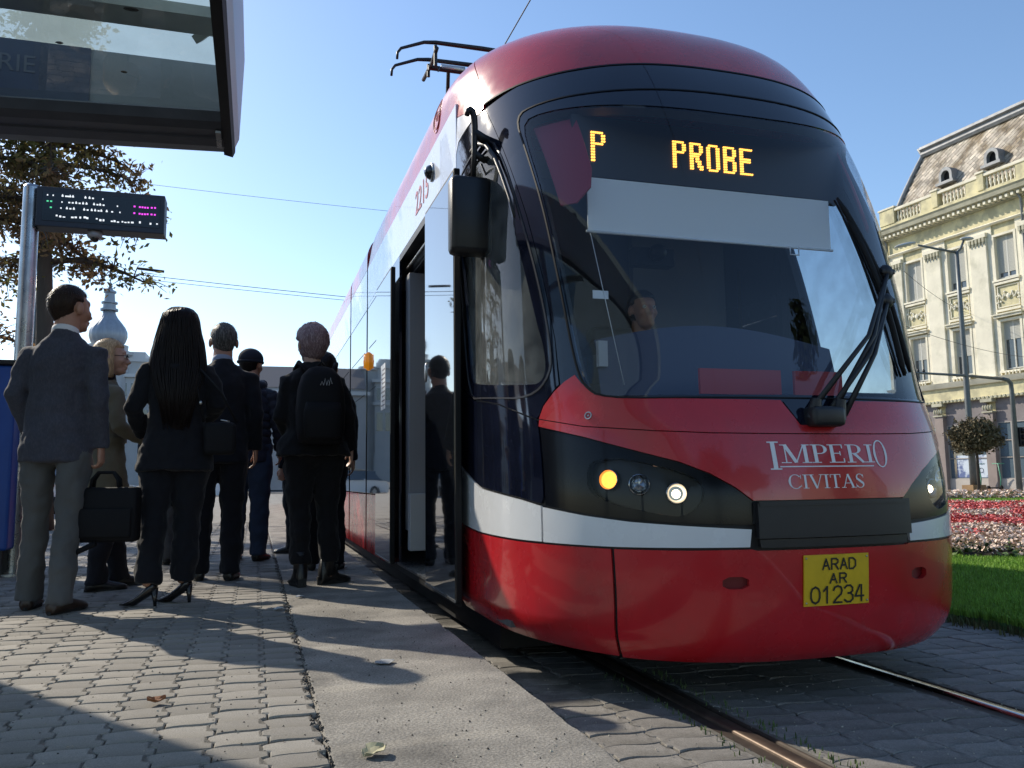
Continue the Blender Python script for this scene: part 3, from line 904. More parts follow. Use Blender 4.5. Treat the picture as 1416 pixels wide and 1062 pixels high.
# number plate
def P2(x, y, z): return Vector((x, y, z))
pz0, pz1 = .186, .378
pt0, pt1 = -.057, .0455
plate = patch('number_plate', [(pt0, pz0), (pt1, pz0), (pt1, pz1), (pt0, pz1)], mat('yellow_plate', (.72, .47, .02), .35, var=.08, vscale=15), tram, off=.008, thick=.006)
STK = {
 'A': [[(0, 0), (.5, 1), (1, 0)], [(.2, .36), (.8, .36)]],
 'R': [[(0, 0), (0, 1), (.7, 1), (.95, .87), (.95, .65), (.7, .5), (0, .5)], [(.5, .5), (1, 0)]],
 'D': [[(0, 0), (0, 1), (.6, 1), (1, .75), (1, .25), (.6, 0), (0, 0)]],
 '0': [[(.5, 0), (.15, .12), (0, .35), (0, .65), (.15, .88), (.5, 1), (.85, .88), (1, .65), (1, .35), (.85, .12), (.5, 0)]],
 '1': [[(.15, .72), (.55, 1), (.55, 0)]],
 '2': [[(0, .75), (.15, .93), (.5, 1), (.85, .93), (1, .72), (.9, .5), (0, 0), (1, 0)]],
 '3': [[(0, .85), (.3, 1), (.7, 1), (.97, .85), (.97, .66), (.7, .53), (.4, .53)], [(.7, .53), (1, .38), (1, .16), (.7, 0), (.3, 0), (0, .14)]],
 '4': [[(.75, 0), (.75, 1)], [(.55, 1), (0, .32), (1.05, .32)]],
 'I': [[(.5, 0), (.5, 1)]], 'E': [[(1, 0), (0, 0), (0, 1), (1, 1)], [(0, .52), (.8, .52)]],
 '5': [[(1, 1), (.1, 1), (.05, .55), (.6, .62), (1, .4), (.95, .12), (.5, 0), (0, .1)]],
}
def line_text(word, t0, t1, z0, z1, w, gap=.35):
    t0, t1 = xt(t0), xt(t1)
    n = len(word); cw = (t1 - t0) / (n + (n - 1) * gap)
    out = []
    for i, ch in enumerate(word):
        x0 = t0 + i * cw * (1 + gap)
        for st_ in STK[ch]:
            q = [(x0 + a * cw, z0 + b * (z1 - z0)) for a, b in st_]
            for a, b in zip(q, q[1:]):
                # thickness is constant in metres although t and z scale differently
                k = 1.0
                A = Vector((a[0] * k, a[1])); B_ = Vector((b[0] * k, b[1])); d = (B_ - A).normalized(); nn = Vector((-d.y, d.x)) * w / 2; A = A - d * w * .3; B_ = B_ + d * w * .3
                out.append([(tx((A + nn).x), (A + nn).y), (tx((A - nn).x), (A - nn).y), (tx((B_ - nn).x), (B_ - nn).y), (tx((B_ + nn).x), (B_ + nn).y)])
    return out
pp = line_text('ARAD', -.024, .020, .322, .362, .0065) + line_text('AR', -.0125, .0060, .270, .306, .0065, .45) + line_text('01234', -.045, .034, .196, .258, .0075, .30)
text_mesh('plate_lettering', pp, mat('black_plate_ink', (.012, .012, .012), .5), tram, off=.0105)
bm = bmesh.new()
for t in (pt0 + .004, pt1 - .004):
    for z in (pz0 + .012, pz1 - .012):
        c = S(t, z); n = nrm2(t, z); ell(bm, c + n * .009, (.004, .003, .004), 8, 6)
mk('plate_screws', bm, STEEL, tram, smooth=True)
# ---- straight body modules behind the cab
def side_profile(sx):
    """cross-section of the roof edge from the window band up"""
    pts = []
    for z in (2.835, 2.95, 3.0, 3.05, 3.1, 3.15, 3.2, 3.23, 3.25):
        pts.append((XC + sx * wid(z), z))
    return pts
def module(y0, y1, first=False):
    for sx in (-1, 1):
        X = XC + sx * 1.10
        def sb(name, ya, yb, za, zb_, m, th=.02, proud=0):
            return Bx(name, (X - sx * th, ya, za), (X + sx * proud, yb, zb_), m, tram)
        bm = bmesh.new()
        prof = side_profile(sx)
        loft(bm, [[(x, y, z) for x, z in prof] + [(XC, y, 3.25), (XC, y, 2.835)] for y in (y0, y1)])
        if not first: mk('roof_section', bm, RED, tram, auto=40)
        else: bm.free()
        sb('skirt_panel', y0 if not (first and sx < 0) else 7.10, y1, 0.0, .545, RED)
        ya = y0 if not (first and sx < 0) else 7.10
        # window band in separate dark panes
        n = max(1, round((y1 - ya) / 1.45)); w = (y1 - ya) / n
        for k in range(n):
            p_ = Bx('side_window', (X - sx * .02, ya + k * w + .006, .556), (X + sx * .001, ya + (k + 1) * w - .006, 2.405), SIDEGLASS, tram, bevel=.003)
            if (y0 < 12 or first) and sx < 0:
                # hopper frame line
                bm = bmesh.new()
                a, b = ya + k * w + .12, ya + (k + 1) * w - .12
                for q in ((a, 1.98, b, 1.99), (a, 1.55, b, 1.556)):
                    box(bm, (X - sx * .001 - .002, q[0], q[1]), (X + .0, q[2], q[3]))
                mk('hopper_frame', bm, RUBBER, p_)
        if first and sx < 0:
            sb('header_panel', EY, y1, 2.45, 2.828, WHITE, proud=.001)
            sb('header_panel', 7.10, y1, 2.412, 2.449, WHITE)
            sb('sill_panel', EY, 7.10, -.0, .045, BLACKPL, proud=.002)
            sb('door_post', EY, 5.0, .045, 2.45, GLOSSBLACK)
            sb('door_post', 6.42, 7.10, .045, 2.45, GLOSSBLACK)
        else:
            sb('header_panel', y0, y1, 2.412, 2.828, WHITE, proud=.001)
            if first: pass
module(EY, 8.36, True)
module(8.44, 9.90)
module(10.0, 16.0)
module(16.3, 17.8)
module(18.1, 26.0)
bm = bmesh.new()
for ya, yb in ((8.36, 8.44), (9.90, 10.0), (16.0, 16.3), (17.8, 18.1)):
    pr = [(XL + .03, .05), (XL + .03, 2.9), (XL + .08, 3.05), (XL + .22, 3.16), (XL + .4, 3.2), (XR - .4, 3.2), (XR - .22, 3.16), (XR - .08, 3.05), (XR - .03, 2.9), (XR - .03, .05)]
    loft(bm, [[(x, y, z) for x, z in pr] for y in (ya, yb)])
mk('bellows', bm, RUBBER, tram)
Bx('underframe', (XL + .10, 4.0, -.14), (XR - .10, 26, .0), RUBBER, tram)
# nose underside
bm = bmesh.new()
pts = [S(t, 0.0) for t in [-1.0 + .05 * k for k in range(41)]]
r0 = [(XC + (v.x - XC) * .97, v.y + .03, .0) for v in pts] + [(XR - .05, 4.4, 0), (XL + .05, 4.4, 0)]
loft(bm, [[(x, y + .05, -.02) for x, y, z in r0], [(x, y, .03) for x, y, z in r0]])
mk('nose_floor', bm, RUBBER, tram)
bogie = bmesh.new()
for y in (5.9, 7.7):
    for sx in (-1, 1):
        tube(bogie, [(XC + sx * .45, y, .08), (XC + sx * .56, y, .08)], .27, 20)
mk('bogie_wheels', bogie, RUST, tram)
# cab and saloon interior
INT = mat('saloon_pale_grey', (.34, .35, .36), .6)
Bx('saloon_floor', (XL + .03, 3.6, .03), (XR - .03, 25.9, .058), mat('saloon_floor_grey', (.10, .10, .105), .5, var=.2, vscale=30), tram)
Bx('saloon_ceiling', (XL + .08, 4.6, 2.62), (XR - .08, 25.9, 2.66), INT, tram)
Bx('far_inner_wall', (XR - .06, 4.9, .06), (XR - .03, 8.3, .95), INT, tram)
Bx('cab_bulkhead', (XL + .25, 4.92, .06), (XR - .35, 4.97, 2.62), CABBLUE, tram)
Bx('bulkhead_locker', (2.34, 4.86, 1.2), (3.02, 4.92, 2.3), mat('locker_grey', (.16, .17, .18), .6), tram)
Bx('cab_floor', (XL + .1, 3.5, .06), (XR - .1, 4.92, .42), CABGREY, tram)
# dashboard following the nose
def dashboard():
    bm = bmesh.new()
    fr_ = [S(t, 1.06) + Vector((0, .10, 0)) for t in [-.80 + .08 * k for k in range(21)]]
    fr_ = [Vector((XC + (v.x - XC) * .95, v.y, 0)) for v in fr_]
    lo = [(v.x, v.y + .0, .96) for v in fr_] + [(XR - .1, 3.95, .96), (XL + .1, 3.95, .96)]
    hi = [(v.x, v.y + .06, 1.02) for v in fr_] + [(XR - .1, 3.95, 1.16), (XL + .1, 3.95, 1.16)]
    loft(bm, [lo, hi])
    mk('dashboard', bm, CABBLUE, tram)
    bm = bmesh.new()
    # curved instrument cowl rising behind the windscreen
    n = 22
    f, b = [], []
    for k in range(n + 1):
        x = 1.50 + 1.30 * k / n
        hgt = 1.30 + .10 * math.sin(math.pi * k / n) + .02
        f.append((x, 3.55 + .04 * math.sin(math.pi * k / n), hgt))
        b.append((x, 3.9, hgt - .05))
    for i in range(n):
        A, B_, C_, D_ = [bm.verts.new(p) for p in (f[i], f[i + 1], b[i + 1], b[i])]
        bm.faces.new((A, B_, C_, D_))
        E_, F_ = bm.verts.new((f[i][0], 3.47, 1.0)), bm.verts.new((f[i + 1][0], 3.47, 1.0))
        bm.faces.new((E_, F_, B_, A))
    mk('instrument_cowl', bm, mat('cowl_navy', (.035, .045, .085), .55), tram)
    for xa, xb in ((1.80, 2.20), (2.27, 2.52)):
        Bx('dash_reflection', (xa, 3.12, 1.03), (xb, 3.135, 1.14), mat('dash_reflection_red', (.35, .02, .04), .5), tram)  # red strips standing in for a reflection low in the windscreen
dashboard()
Bx('cab_side_cladding', (XL + .05, 4.28, 1.0), (XL + .09, 4.90, 2.5), mat('cab_lining_grey', (.22, .24, .25), .7, var=.15, vscale=8), tram)
bm = bmesh.new()
for k in range(4): box(bm, (XL + .045, 4.33, 1.45 + k * .22), (XL + .049, 4.38, 1.60 + k * .22))
mk('lining_slots', bm, RUBBER, tram)
Bx('cab_door', (XL + .28, 4.86, .42), (XL + .32, 4.90, 2.3), CABGREY, tram)
# maroon panels behind the upper corners of the screen
for s_ in (-1, 1):
    patch('screen_corner_panel', (lambda p: p if s_ < 0 else mir(p))([(-.600, 2.40), (-.44, 2.40), (-.43, 2.1), (-.445, 2.0), (-.50, 1.93), (-.556, 1.93)]), mat('maroon_panel', (.30, .025, .05), .7), tram, off=-.05, thick=.01)
bl = Bx('sun_blind', (1.45, 3.47, 1.82), (2.78, 3.478, 2.075), mat('blind_cloth', (.86, .88, .88), .8), tram)
bm = bmesh.new()
tube(bm, [(1.46, 3.475, 1.82), (1.60, 3.45, 1.10)], .0022, 6); tube(bm, [(1.44, 3.47, 1.815), (2.79, 3.47, 1.815)], .007, 8)
tube(bm, [(2.53, 3.46, 1.81), (2.53, 3.46, 1.775), (2.58, 3.46, 1.775), (2.58, 3.46, 1.81)], .004, 6)
mk('blind_rod', bm, WHITE, tram, smooth=True)
# destination display: box and dot matrix lettering
Bx('display_box', (1.40, 3.52, 2.10), (2.92, 3.60, 2.40), mat('display_face', (.012, .013, .018), .5), tram)
G57 = {'P': ['1111110', '1100011', '1100011', '1100011', '1111110', '1100000', '1100000', '1100000', '1100000', '1100000', '1100000'],
 'R': ['1111110', '1100011', '1100011', '1100011', '1111110', '1111100', '1101100', '1101110', '1100110', '1100111', '1100011'],
 'O': ['0111110', '1100011', '1100011', '1100011', '1100011', '1100011', '1100011', '1100011', '1100011', '1100011', '0111110'],
 'B': ['1111110', '1100011', '1100011', '1100011', '1111110', '1111110', '1100011', '1100011', '1100011', '1100011', '1111110'],
 'E': ['1111111', '1100000', '1100000', '1100000', '1111110', '1111110', '1100000', '1100000', '1100000', '1100000', '1111111']}
def led(word, x0, z1, cw, h, gap):
    bm = bmesh.new()
    for i, ch in enumerate(word):
        for r_, row in enumerate(G57[ch]):
            for c_, v in enumerate(row):
                if v == '1':
                    x = x0 + i * (cw + gap) + (c_ + .5) * cw / 7; z = z1 - (r_ + .5) * h / 11
                    tube(bm, [(x, 3.519, z), (x, 3.514, z)], cw / 7 * .46, 8)
    o = mk('led_lettering', bm, LED, tram)
    return o
led('P', 1.492, 2.325, .076, .152, .02)
led('PROBE', 1.925, 2.325, .074, .140, .020)
# small cab fittings
bm = bmesh.new(); ell(bm, (2.13, 4.1, 1.93), .05, 16, 10); box(bm, (2.0, 4.12, 1.86), (2.24, 4.2, 1.96))
mk('cab_camera', bm, DARKMETAL, tram, auto=40)
Bx('cab_notice', (1.52, 3.60, 1.53), (1.60, 3.605, 1.57), WHITE, tram)
Bx('cab_box', (1.50, 3.5, 1.19), (1.545, 3.53, 1.31), GREYPL, tram)
# seat backs and poles in the saloon
bm = bmesh.new()
for y in (6.7, 7.6, 9.0, 11, 12, 13):
    for x in (2.35, 2.82):
        box(bm, (x, y, .45), (x + .42, y + .45, .52), bevel=.02); box(bm, (x, y + .42, .5), (x + .42, y + .50, 1.15), bevel=.02)
mk('passenger_seats', bm, mat('seat_fabric', (.05, .05, .08), .9), tram)
bm = bmesh.new()
for x, y in ((1.42, 6.3), (1.42, 5.2), (2.1, 6.8), (2.1, 9)):
    tube(bm, [(x, y, .06), (x, y, 2.62)], .018, 10)
tube(bm, [(1.42, 5.2, 1.85), (1.42, 6.3, 1.85)], .016, 10)
mk('grab_pole', bm, mat('yellow_pole', (.65, .42, .03), .4), tram, smooth=True)
# wall of the door pocket seen through the open door
Bx('door_pocket', (XL + .05, 6.26, .30), (XL + .24, 6.42, 2.28), mat('door_pocket_grey', (.30, .31, .33), .5), tram, bevel=.008)
Bx('door_motor_box', (XL + .04, 6.16, .16), (XL + .24, 6.255, .58), mat('door_pocket_light', (.50, .51, .52), .5), tram, bevel=.006)
bm = bmesh.new()
box(bm, (XL - .0, 5.0, 2.40), (XL + .10, 6.42, 2.45)); box(bm, (XL + .10, 5.0, 2.30), (XL + .13, 6.42, 2.45))
mk('door_header', bm, BLACKPL, tram)
bm = bmesh.new(); tube(bm, [(XL + .06, 5.0, 2.34), (XL + .06, 6.4, 2.34)], .012, 8)
mk('door_rail', bm, STEEL, tram, smooth=True)
Bx('door_threshold', (XL - .015, 5.02, .046), (XL + .22, 6.40, .062), STEEL, tram)
# the two door leaves, slid outward against the body
def leaf(y0, y1):
    X = .985
    d = Bx('door_leaf', (X, y0, .055), (X + .035, y1, 2.345), RUBBER, tram, bevel=.006)
    Bx('door_glass', (X - .003, y0 + .012, .075), (X + .001, y1 - .012, 2.325), SIDEGLASS, d, bevel=.001)
    bm = bmesh.new(); box(bm, (X - .006, y0 + .01, .060), (X + .0, y1 - .01, .072)); mk('leaf_trim', bm, STEEL, d)
    return d
l1 = leaf(4.20, 4.995)
l2 = leaf(6.36, 7.18)
bm = bmesh.new(); ell(bm, (.980, 4.96, 1.33), (.006, .03, .06), 14, 10)
mk('door_button', bm, STEEL, l1, smooth=True)
Bx('leaf_notice', (.9805, 6.62, 1.25), (.9815, 6.86, 1.62), mat('notice_paper', (.7, .72, .74), .5), l2)
bm = bmesh.new()
for k in range(9): box(bm, (.9795, 6.64, 1.28 + k * .036), (.9803, 6.84 - (k % 3) * .03, 1.292 + k * .036))
mk('notice_lines', bm, mat('notice_ink', (.2, .2, .22), .6), l2)
bm = bmesh.new(); box(bm, (XL - .014, 5.1, .02), (XL - .002, 5.16, .05))
mk('sill_reflector', bm, WHITE, tram)
# cover of the side marker, dome camera, fleet number
bm = bmesh.new()
tube(bm, [(XL - .002, 8.27, 1.79), (XL - .002, 8.27, 1.93)], [(.05, .05), (.05, .05)], 14)
ell(bm, (XL - .0, 8.27, 1.86), (.055, .055, .095), 14, 10)
mk('side_marker', bm, mat('amber_marker', (.85, .28, .01), .25, coat=.5, emit=(1, .35, .02), estr=.25), tram, smooth=True)
bm = bmesh.new(); ell(bm, (XL - .0, 5.13, 2.665), (.055, .055, .05), 18, 12)
mk('dome_camera', bm, mat('smoked_dome', (.008, .008, .01), .06, coat=1), tram, smooth=True)
bm = bmesh.new(); lathe(bm, [(0, .062), (.012, .06), (.014, .052)], 20)
o = mk('dome_camera_ring', bm, STEEL, tram, auto=40); o.matrix_world = Matrix.Translation((XL, 5.13, 2.665)) @ Matrix.Rotation(R(-90), 4, 'Y')
def font_mesh(name, body, size, m, parent, M, extr=.001, align='LEFT'):
    cu = bpy.data.curves.new(name, 'FONT'); cu.body = body; cu.size = size; cu.extrude = extr; cu.align_x = align
    ob = bpy.data.objects.new(name, cu); COL.objects.link(ob)
    bpy.context.view_layer.update()
    dg = bpy.context.evaluated_depsgraph_get()
    me = bpy.data.meshes.new_from_object(ob.evaluated_get(dg))
    bpy.data.objects.remove(ob)
    me.materials.clear(); me.materials.append(m)
    o = link(name, me, None, parent); o.matrix_world = M
    return o
Mside = Matrix(((0, 0, -1, XL - .003), (-1, 0, 0, 5.72), (0, 1, 0, 2.555), (0, 0, 0, 1)))
font_mesh('fleet_number', '2215', .24, REDTXT, tram, Mside)
# round emblem on the roof side, outline rings only
bm = bmesh.new()
for rr in (.105, .082, .03):
    pts = []
    for k in range(25):
        a = 2 * math.pi * k / 24
        y, z = 4.98 + rr * math.cos(a) * 1.0, 2.98 + rr * math.sin(a)
        t, zz = SY(max(y, yc(z) + .4), z); p = S(t, zz) + nrm(t, zz) * .002; pts.append(p)
    tube(bm, pts, .0022, 6)
mk('roof_emblem', bm, mat('emblem_maroon', (.36, .05, .09), .4), tram)
# exterior mirror and its arm
bm = bmesh.new()
box(bm, (.905, 3.90, 1.80), (1.115, 4.02, 2.20), bevel=.028)
mir_ = mk('side_mirror', bm, mat('mirror_housing', (.010, .010, .012), .38, bump=.0004, bscale=400, var=.1), tram, auto=60)
Bx('mirror_glass', (.925, 4.021, 1.83), (1.095, 4.025, 2.17), mat('mirror_surface', (.8, .8, .8), .02, metal=1), mir_)
bm = bmesh.new()
tube(bm, [(1.03, 3.96, 2.19), (1.035, 3.95, 2.34), (1.035, 3.94, 2.47), (1.030, 3.935, 2.52), (1.022, 3.93, 2.545), (1.010, 3.93, 2.555), (.998, 3.93, 2.545), (.992, 3.93, 2.52)], [.014, .015, .017, .018, .018, .017, .016, .013], 10)
tube(bm, [(1.03, 3.94, 2.44), (1.08, 3.96, 2.42), (1.13, 3.98, 2.41), (1.18, 4.0, 2.40)], [.022, .026, .028, .03], 10)
tube(bm, [(1.035, 3.95, 2.33), (1.09, 3.97, 2.31), (1.15, 3.99, 2.33)], [.018, .018, .02], 10)
tube(bm, [(1.07, 3.95, 2.28), (1.11, 3.98, 2.22), (1.09, 3.96, 2.17), (1.04, 3.95, 2.20)], .006, 8)
mk('mirror_arm', bm, BLACKPL, mir_, smooth=True)
bm = bmesh.new()
pp = [S(t, z) + nrm(t, z) * .02 for t, z in ((-.86, 2.40), (-.82, 2.42), (-.78, 2.38), (-.75, 2.28), (-.73, 2.15), (-.71, 2.0), (-.70, 1.9))]
tube(bm, pp, [.014, .014, .012, .011, .010, .008, .006], 8)
mk('mirror_cable', bm, BLACKPL, mir_, smooth=True)

# wipers
def onsurf(t, z, o): return S(t, z) + nrm2(t, z) * o
def wiper(base_a, base_b, joint, tip, tail):
    w = empty('wiper'); w.parent = tram
    bm = bmesh.new()
    for b_ in (base_a, base_b):
        tube(bm, [onsurf(*b_, .03), onsurf((b_[0] + joint[0]) / 2, (b_[1] + joint[1]) / 2, .085), onsurf(*joint, .075)], [.013, .010, .008], 8)
    mk('wiper_arm', bm, BLACKPL, w, smooth=True)
    bm = bmesh.new()
    n = 14
    tube(bm, [onsurf(tip[0] + (tail[0] - tip[0]) * k / n, tip[1] + (tail[1] - tip[1]) * k / n, .028 + .018 * math.sin(math.pi * k / n)) for k in range(n + 1)], [.006] + [.013] * (n - 1) + [.006], 8)
    tube(bm, [onsurf(tip[0] + (tail[0] - tip[0]) * k / n, tip[1] + (tail[1] - tip[1]) * k / n, .010) for k in range(n + 1)], .005, 6)
    mk('wiper_blade', bm, RUBBER, w, smooth=True)
    bm = bmesh.new(); c = onsurf(*joint, .065); ell(bm, c, (.035, .025, .035), 12, 8); box(bm, tuple(c - Vector((.035, .02, .012))), tuple(c + Vector((.035, .02, .012))), bevel=.006)
    mk('wiper_joint', bm, BLACKPL, w, auto=40)
    return w
wiper((-.014, .930), (.016, .935), (.235, 1.56), (.150, 1.925), (.300, 1.12))
wiper((.0, .90), (.03, .91), (.205, 1.42), (.165, 1.84), (.262, 1.10))
bm = bmesh.new()
c = onsurf(0.0, .895, .02)
box(bm, tuple(c - Vector((.075, .045, .030))), tuple(c + Vector((.075, .04, .05))), bevel=.018)
tube(bm, [onsurf(-.012, .90, .02), onsurf(-.010, .96, .06)], [.035, .02], 10)
tube(bm, [onsurf(.018, .90, .02), onsurf(.022, .96, .06)], [.035, .02], 10)
mk('wiper_base', bm, BLACKPL, tram, auto=45)

# pantograph and overhead wire
pg = empty('pantograph', (0, 0, 0)); pg.parent = tram; pg.location = (.04, 0, .20)
def horn(y, z, dz):
    bm = bmesh.new()
    L_ = []
    for x, q in ((-.90, -.22), (-.895, -.15), (-.86, -.10), (-.62, .0), (-.50, .015), (0, .02), (.50, .015), (.62, 0), (.86, -.10), (.895, -.15), (.90, -.22)):
        L_.append((XC + x, y, z + q))
    tube(bm, L_, [.013, .014, .016, .019, .022, .026, .022, .019, .016, .014, .013], 8)
    mk('collector_strip', bm, mat('pantograph_black', (.015, .017, .022), .5), pg, smooth=True)
horn(8.05, 4.98, 0); horn(8.42, 4.98, 0)
bm = bmesh.new()
for x in (-.50, .5):
    tube(bm, [(XC + x, 7.98, 4.90), (XC + x, 8.2, 4.86), (XC + x, 8.7, 4.90)], .022, 8)
    tube(bm, [(XC + x, 8.05, 4.96), (XC + x, 8.05, 4.74)], .02, 8)
    tube(bm, [(XC + x, 8.42, 4.94), (XC + x, 8.42, 4.80)], .018, 8)
    tube(bm, [(XC + x, 8.1, 4.86), (XC + x + .06, 8.2, 4.76), (XC + x + .1, 8.3, 4.86)], .007, 6)
tube(bm, [(XC - .52, 8.33, 4.86), (XC + .52, 8.33, 4.86)], .028, 10)
tube(bm, [(XC - .30, 8.33, 4.86), (XC - .1, 9.4, 4.2), (XC, 10.6, 3.4)], [.02, .026, .03], 8)
tube(bm, [(XC + .30, 8.33, 4.86), (XC + .1, 9.4, 4.2), (XC, 10.6, 3.5)], [.02, .026, .03], 8)
tube(bm, [(XC, 10.6, 3.5), (XC, 9.4, 3.3)], .04, 8); box(bm, (XC - .5, 9.2, 3.25), (XC + .5, 10.8, 3.34))
mk('pantograph_frame', bm, MATS['pantograph_black'], pg, smooth=False)
bm = bmesh.new(); tube(bm, [(XC - .38, 8.33, 4.88), (XC - .12, 8.33, 4.88)], .036, 12)
mk('pantograph_spring', bm, mat('pale_insulator', (.6, .62, .62), .3, metal=.5), pg, smooth=True)
# ------------------------------------------------------------------ yellow corner building on the right
YEL = mat('pale_yellow_stucco', (.68, .61, .37), .85, var=.10, vscale=1.5, bump=.004, bscale=40, col2=(.46, .42, .27), c2scale=1.3)
CREAM = mat('cream_stucco', (.76, .71, .57), .85, var=.10, vscale=1.3, bump=.003, bscale=40, col2=(.55, .52, .40), c2scale=1.1, c2lo=.5, c2hi=.7)
GREYST = mat('weathered_cornice', (.42, .40, .30), .85, var=.22, vscale=2.2)
SLATE = mat('beige_roof_slate', (.50, .44, .36), .7, rand=.34, var=.3, vscale=1.6, col2=(.20, .15, .09), c2scale=1.0, c2lo=.45, c2hi=.62)
ZINC = mat('zinc_flashing', (.25, .26, .27), .6, metal=.2, var=.3, vscale=3)
PANE = mat('window_pane', (.06, .075, .09), .05, spec=.8, coat=.4)
SHUT = mat('roller_shutter', (.42, .42, .38), .8)
FRAME = mat('window_frame', (.50, .50, .46), .6)
SHOP = mat('shopfront_mauve', (.19, .165, .165), .6, var=.15, vscale=2)
SHOPG = mat('shop_glass', (.10, .14, .17), .05, spec=.8, coat=.3)
hb = empty('corner_building', (29.9, 28.94, 0), R(3.7), 'pale yellow four storey corner building with slated mansard roof and balustrade', 'building')
PER = 2.385; C0 = 2.44
S0, S1 = -9.5, 4.25
def HB(name, a, b, m, parent=None, bevel=0):
    return Bx(name, a, b, m, parent or hb, bevel)
HB('wall', (.30, S0, -.3), (12, S1 - .05, 13.3), YEL)
cols = [C0 - PER * k for k in range(6)]
# levels: (z0, z1) of windows
LV = ((4.95, 6.98), (8.83, 10.66))
for lv, (z0, z1) in enumerate(LV):
    ww = .92 if lv else .88
    for c in cols:
        w = empty('window', (0, c, 0)); w.parent = hb
        bm = bmesh.new()
        fw = .10
        box(bm, (-.02, -ww / 2 - fw, z0 - .06), (.30, -ww / 2, z1 + fw)); box(bm, (-.02, ww / 2, z0 - .06), (.30, ww / 2 + fw, z1 + fw)); box(bm, (-.02, -ww / 2, z1), (.30, ww / 2, z1 + fw))
        box(bm, (-.09, -ww / 2 - .16, z0 - .14), (.28, ww / 2 + .16, z0 - .062))
        if lv == 0: box(bm, (-.16, -ww / 2 - .2, z1 + .16), (.0, ww / 2 + .2, z1 + .26)); box(bm, (-.22, -ww / 2 - .25, z1 + .262), (.0, ww / 2 + .25, z1 + .32))
        mk('frame', bm, CREAM, w)
        Bx('pane', (.20, -ww / 2, z0), (.22, ww / 2, z1), PANE, w)
        bm = bmesh.new()
        for s_ in (-1, 1): box(bm, (.15, s_ * ww / 2 - (.05 if s_ > 0 else 0), z0), (.20, s_ * ww / 2 + (.05 if s_ < 0 else 0), z1))
        box(bm, (.15, -.03, z0), (.20, .03, z1)); box(bm, (.15, -ww / 2, z0), (.20, ww / 2, z0 + .05))
        mk('sash', bm, FRAME, w)
        k = round((C0 - c) / PER)
        dn = {(1, 0): 0.0, (1, 1): .33, (1, 2): .24, (0, 0): 1.0, (0, 1): .85, (0, 2): 1.25}.get((lv, k), .5)
        bm = bmesh.new()
        zz = z0 + dn
        while zz < z1 - .01:
            box(bm, (.155, -ww / 2 + .02, zz), (.17, ww / 2 - .02, min(zz + .052, z1))); zz += .058
        mk('shutter', bm, SHUT, w)
# piers, spandrels and relief panels
half = .56
edges = []
for k in range(len(cols) - 1):
    a, b = cols[k + 1] + half, cols[k] - half
    edges.append((a, b))
edges.append((cols[0] + half, S1 - .30)); 
for a, b in edges:
    HB('pier', (.0, a, 4.60), (.30, b, 11.2), CREAM)
    m_ = (a + b) / 2
    if b - a > .5:
        HB('pilaster', (-.10, m_ - .42, 4.66), (.0, m_ + .42, 10.75), CREAM, bevel=.02)
        HB('capital', (-.15, m_ - .46, 10.752), (.0, m_ + .46, 10.95), CREAM, bevel=.02)
        bm = bmesh.new()
        for q in range(5):
            box(bm, (-.19, m_ - .40 + q * .17, 10.56), (-.10, m_ - .40 + q * .17 + .10, 10.75))
            tube(bm, [(-.14, m_ - .35 + q * .17, 10.42), (-.14, m_ - .35 + q * .17, 10.56)], [.02, .045], 6)
        mk('capital_drops', bm, GREYST, hb)
def relief(parent, y0, y1, z0, z1, seed):
    rg = random.Random(seed)
    bm = bmesh.new()
    box(bm, (-.03, y0, z0), (.0, y1, z0 + .04)); box(bm, (-.03, y0, z1 - .04), (.0, y1, z1)); box(bm, (-.03, y0, z0 + .04), (.0, y0 + .04, z1 - .04)); box(bm, (-.03, y1 - .04, z0 + .04), (.0, y1, z1 - .04))
    cy, cz = (y0 + y1) / 2, (z0 + z1) / 2
    ell(bm, (-.02, cy, cz), (.05, .10, .12), 10, 8)
    for s_ in (-1, 1):
        pts = [(-.02, cy + s_ * (.12 + .38 * k / 12), cz + .13 * math.sin(k * .9) * (1 - k / 26)) for k in range(13)]
        tube(bm, pts, .035, 6)
        for k in range(6): ell(bm, (-.02, cy + s_ * rg.uniform(.15, .52), cz + rg.uniform(-.24, .24)), (.035, .06, .05), 7, 5)
    return mk('relief_panel', bm, CREAM, parent, smooth=False)
for c in cols:
    for z0, z1 in ((7.35, 8.68), (10.76 , 11.2)):
        HB('spandrel', (.06, c - half, z0 - (.26 if z0 < 9 else 0)), (.30, c + half, z1), YEL)
    HB('spandrel', (.06, c - half, 4.60), (.30, c + half, 4.80), YEL)
    p = relief(hb, c - .50, c + .50, 7.56, 8.50, int(c * 10) + 50); p.location = (.04, 0, 0)
    HB('moulding', (-.06, c - .58, 8.56), (.1, c + .58, 8.66), CREAM); HB('moulding', (-.05, c - .56, 7.40), (.1, c + .56, 7.50), CREAM)
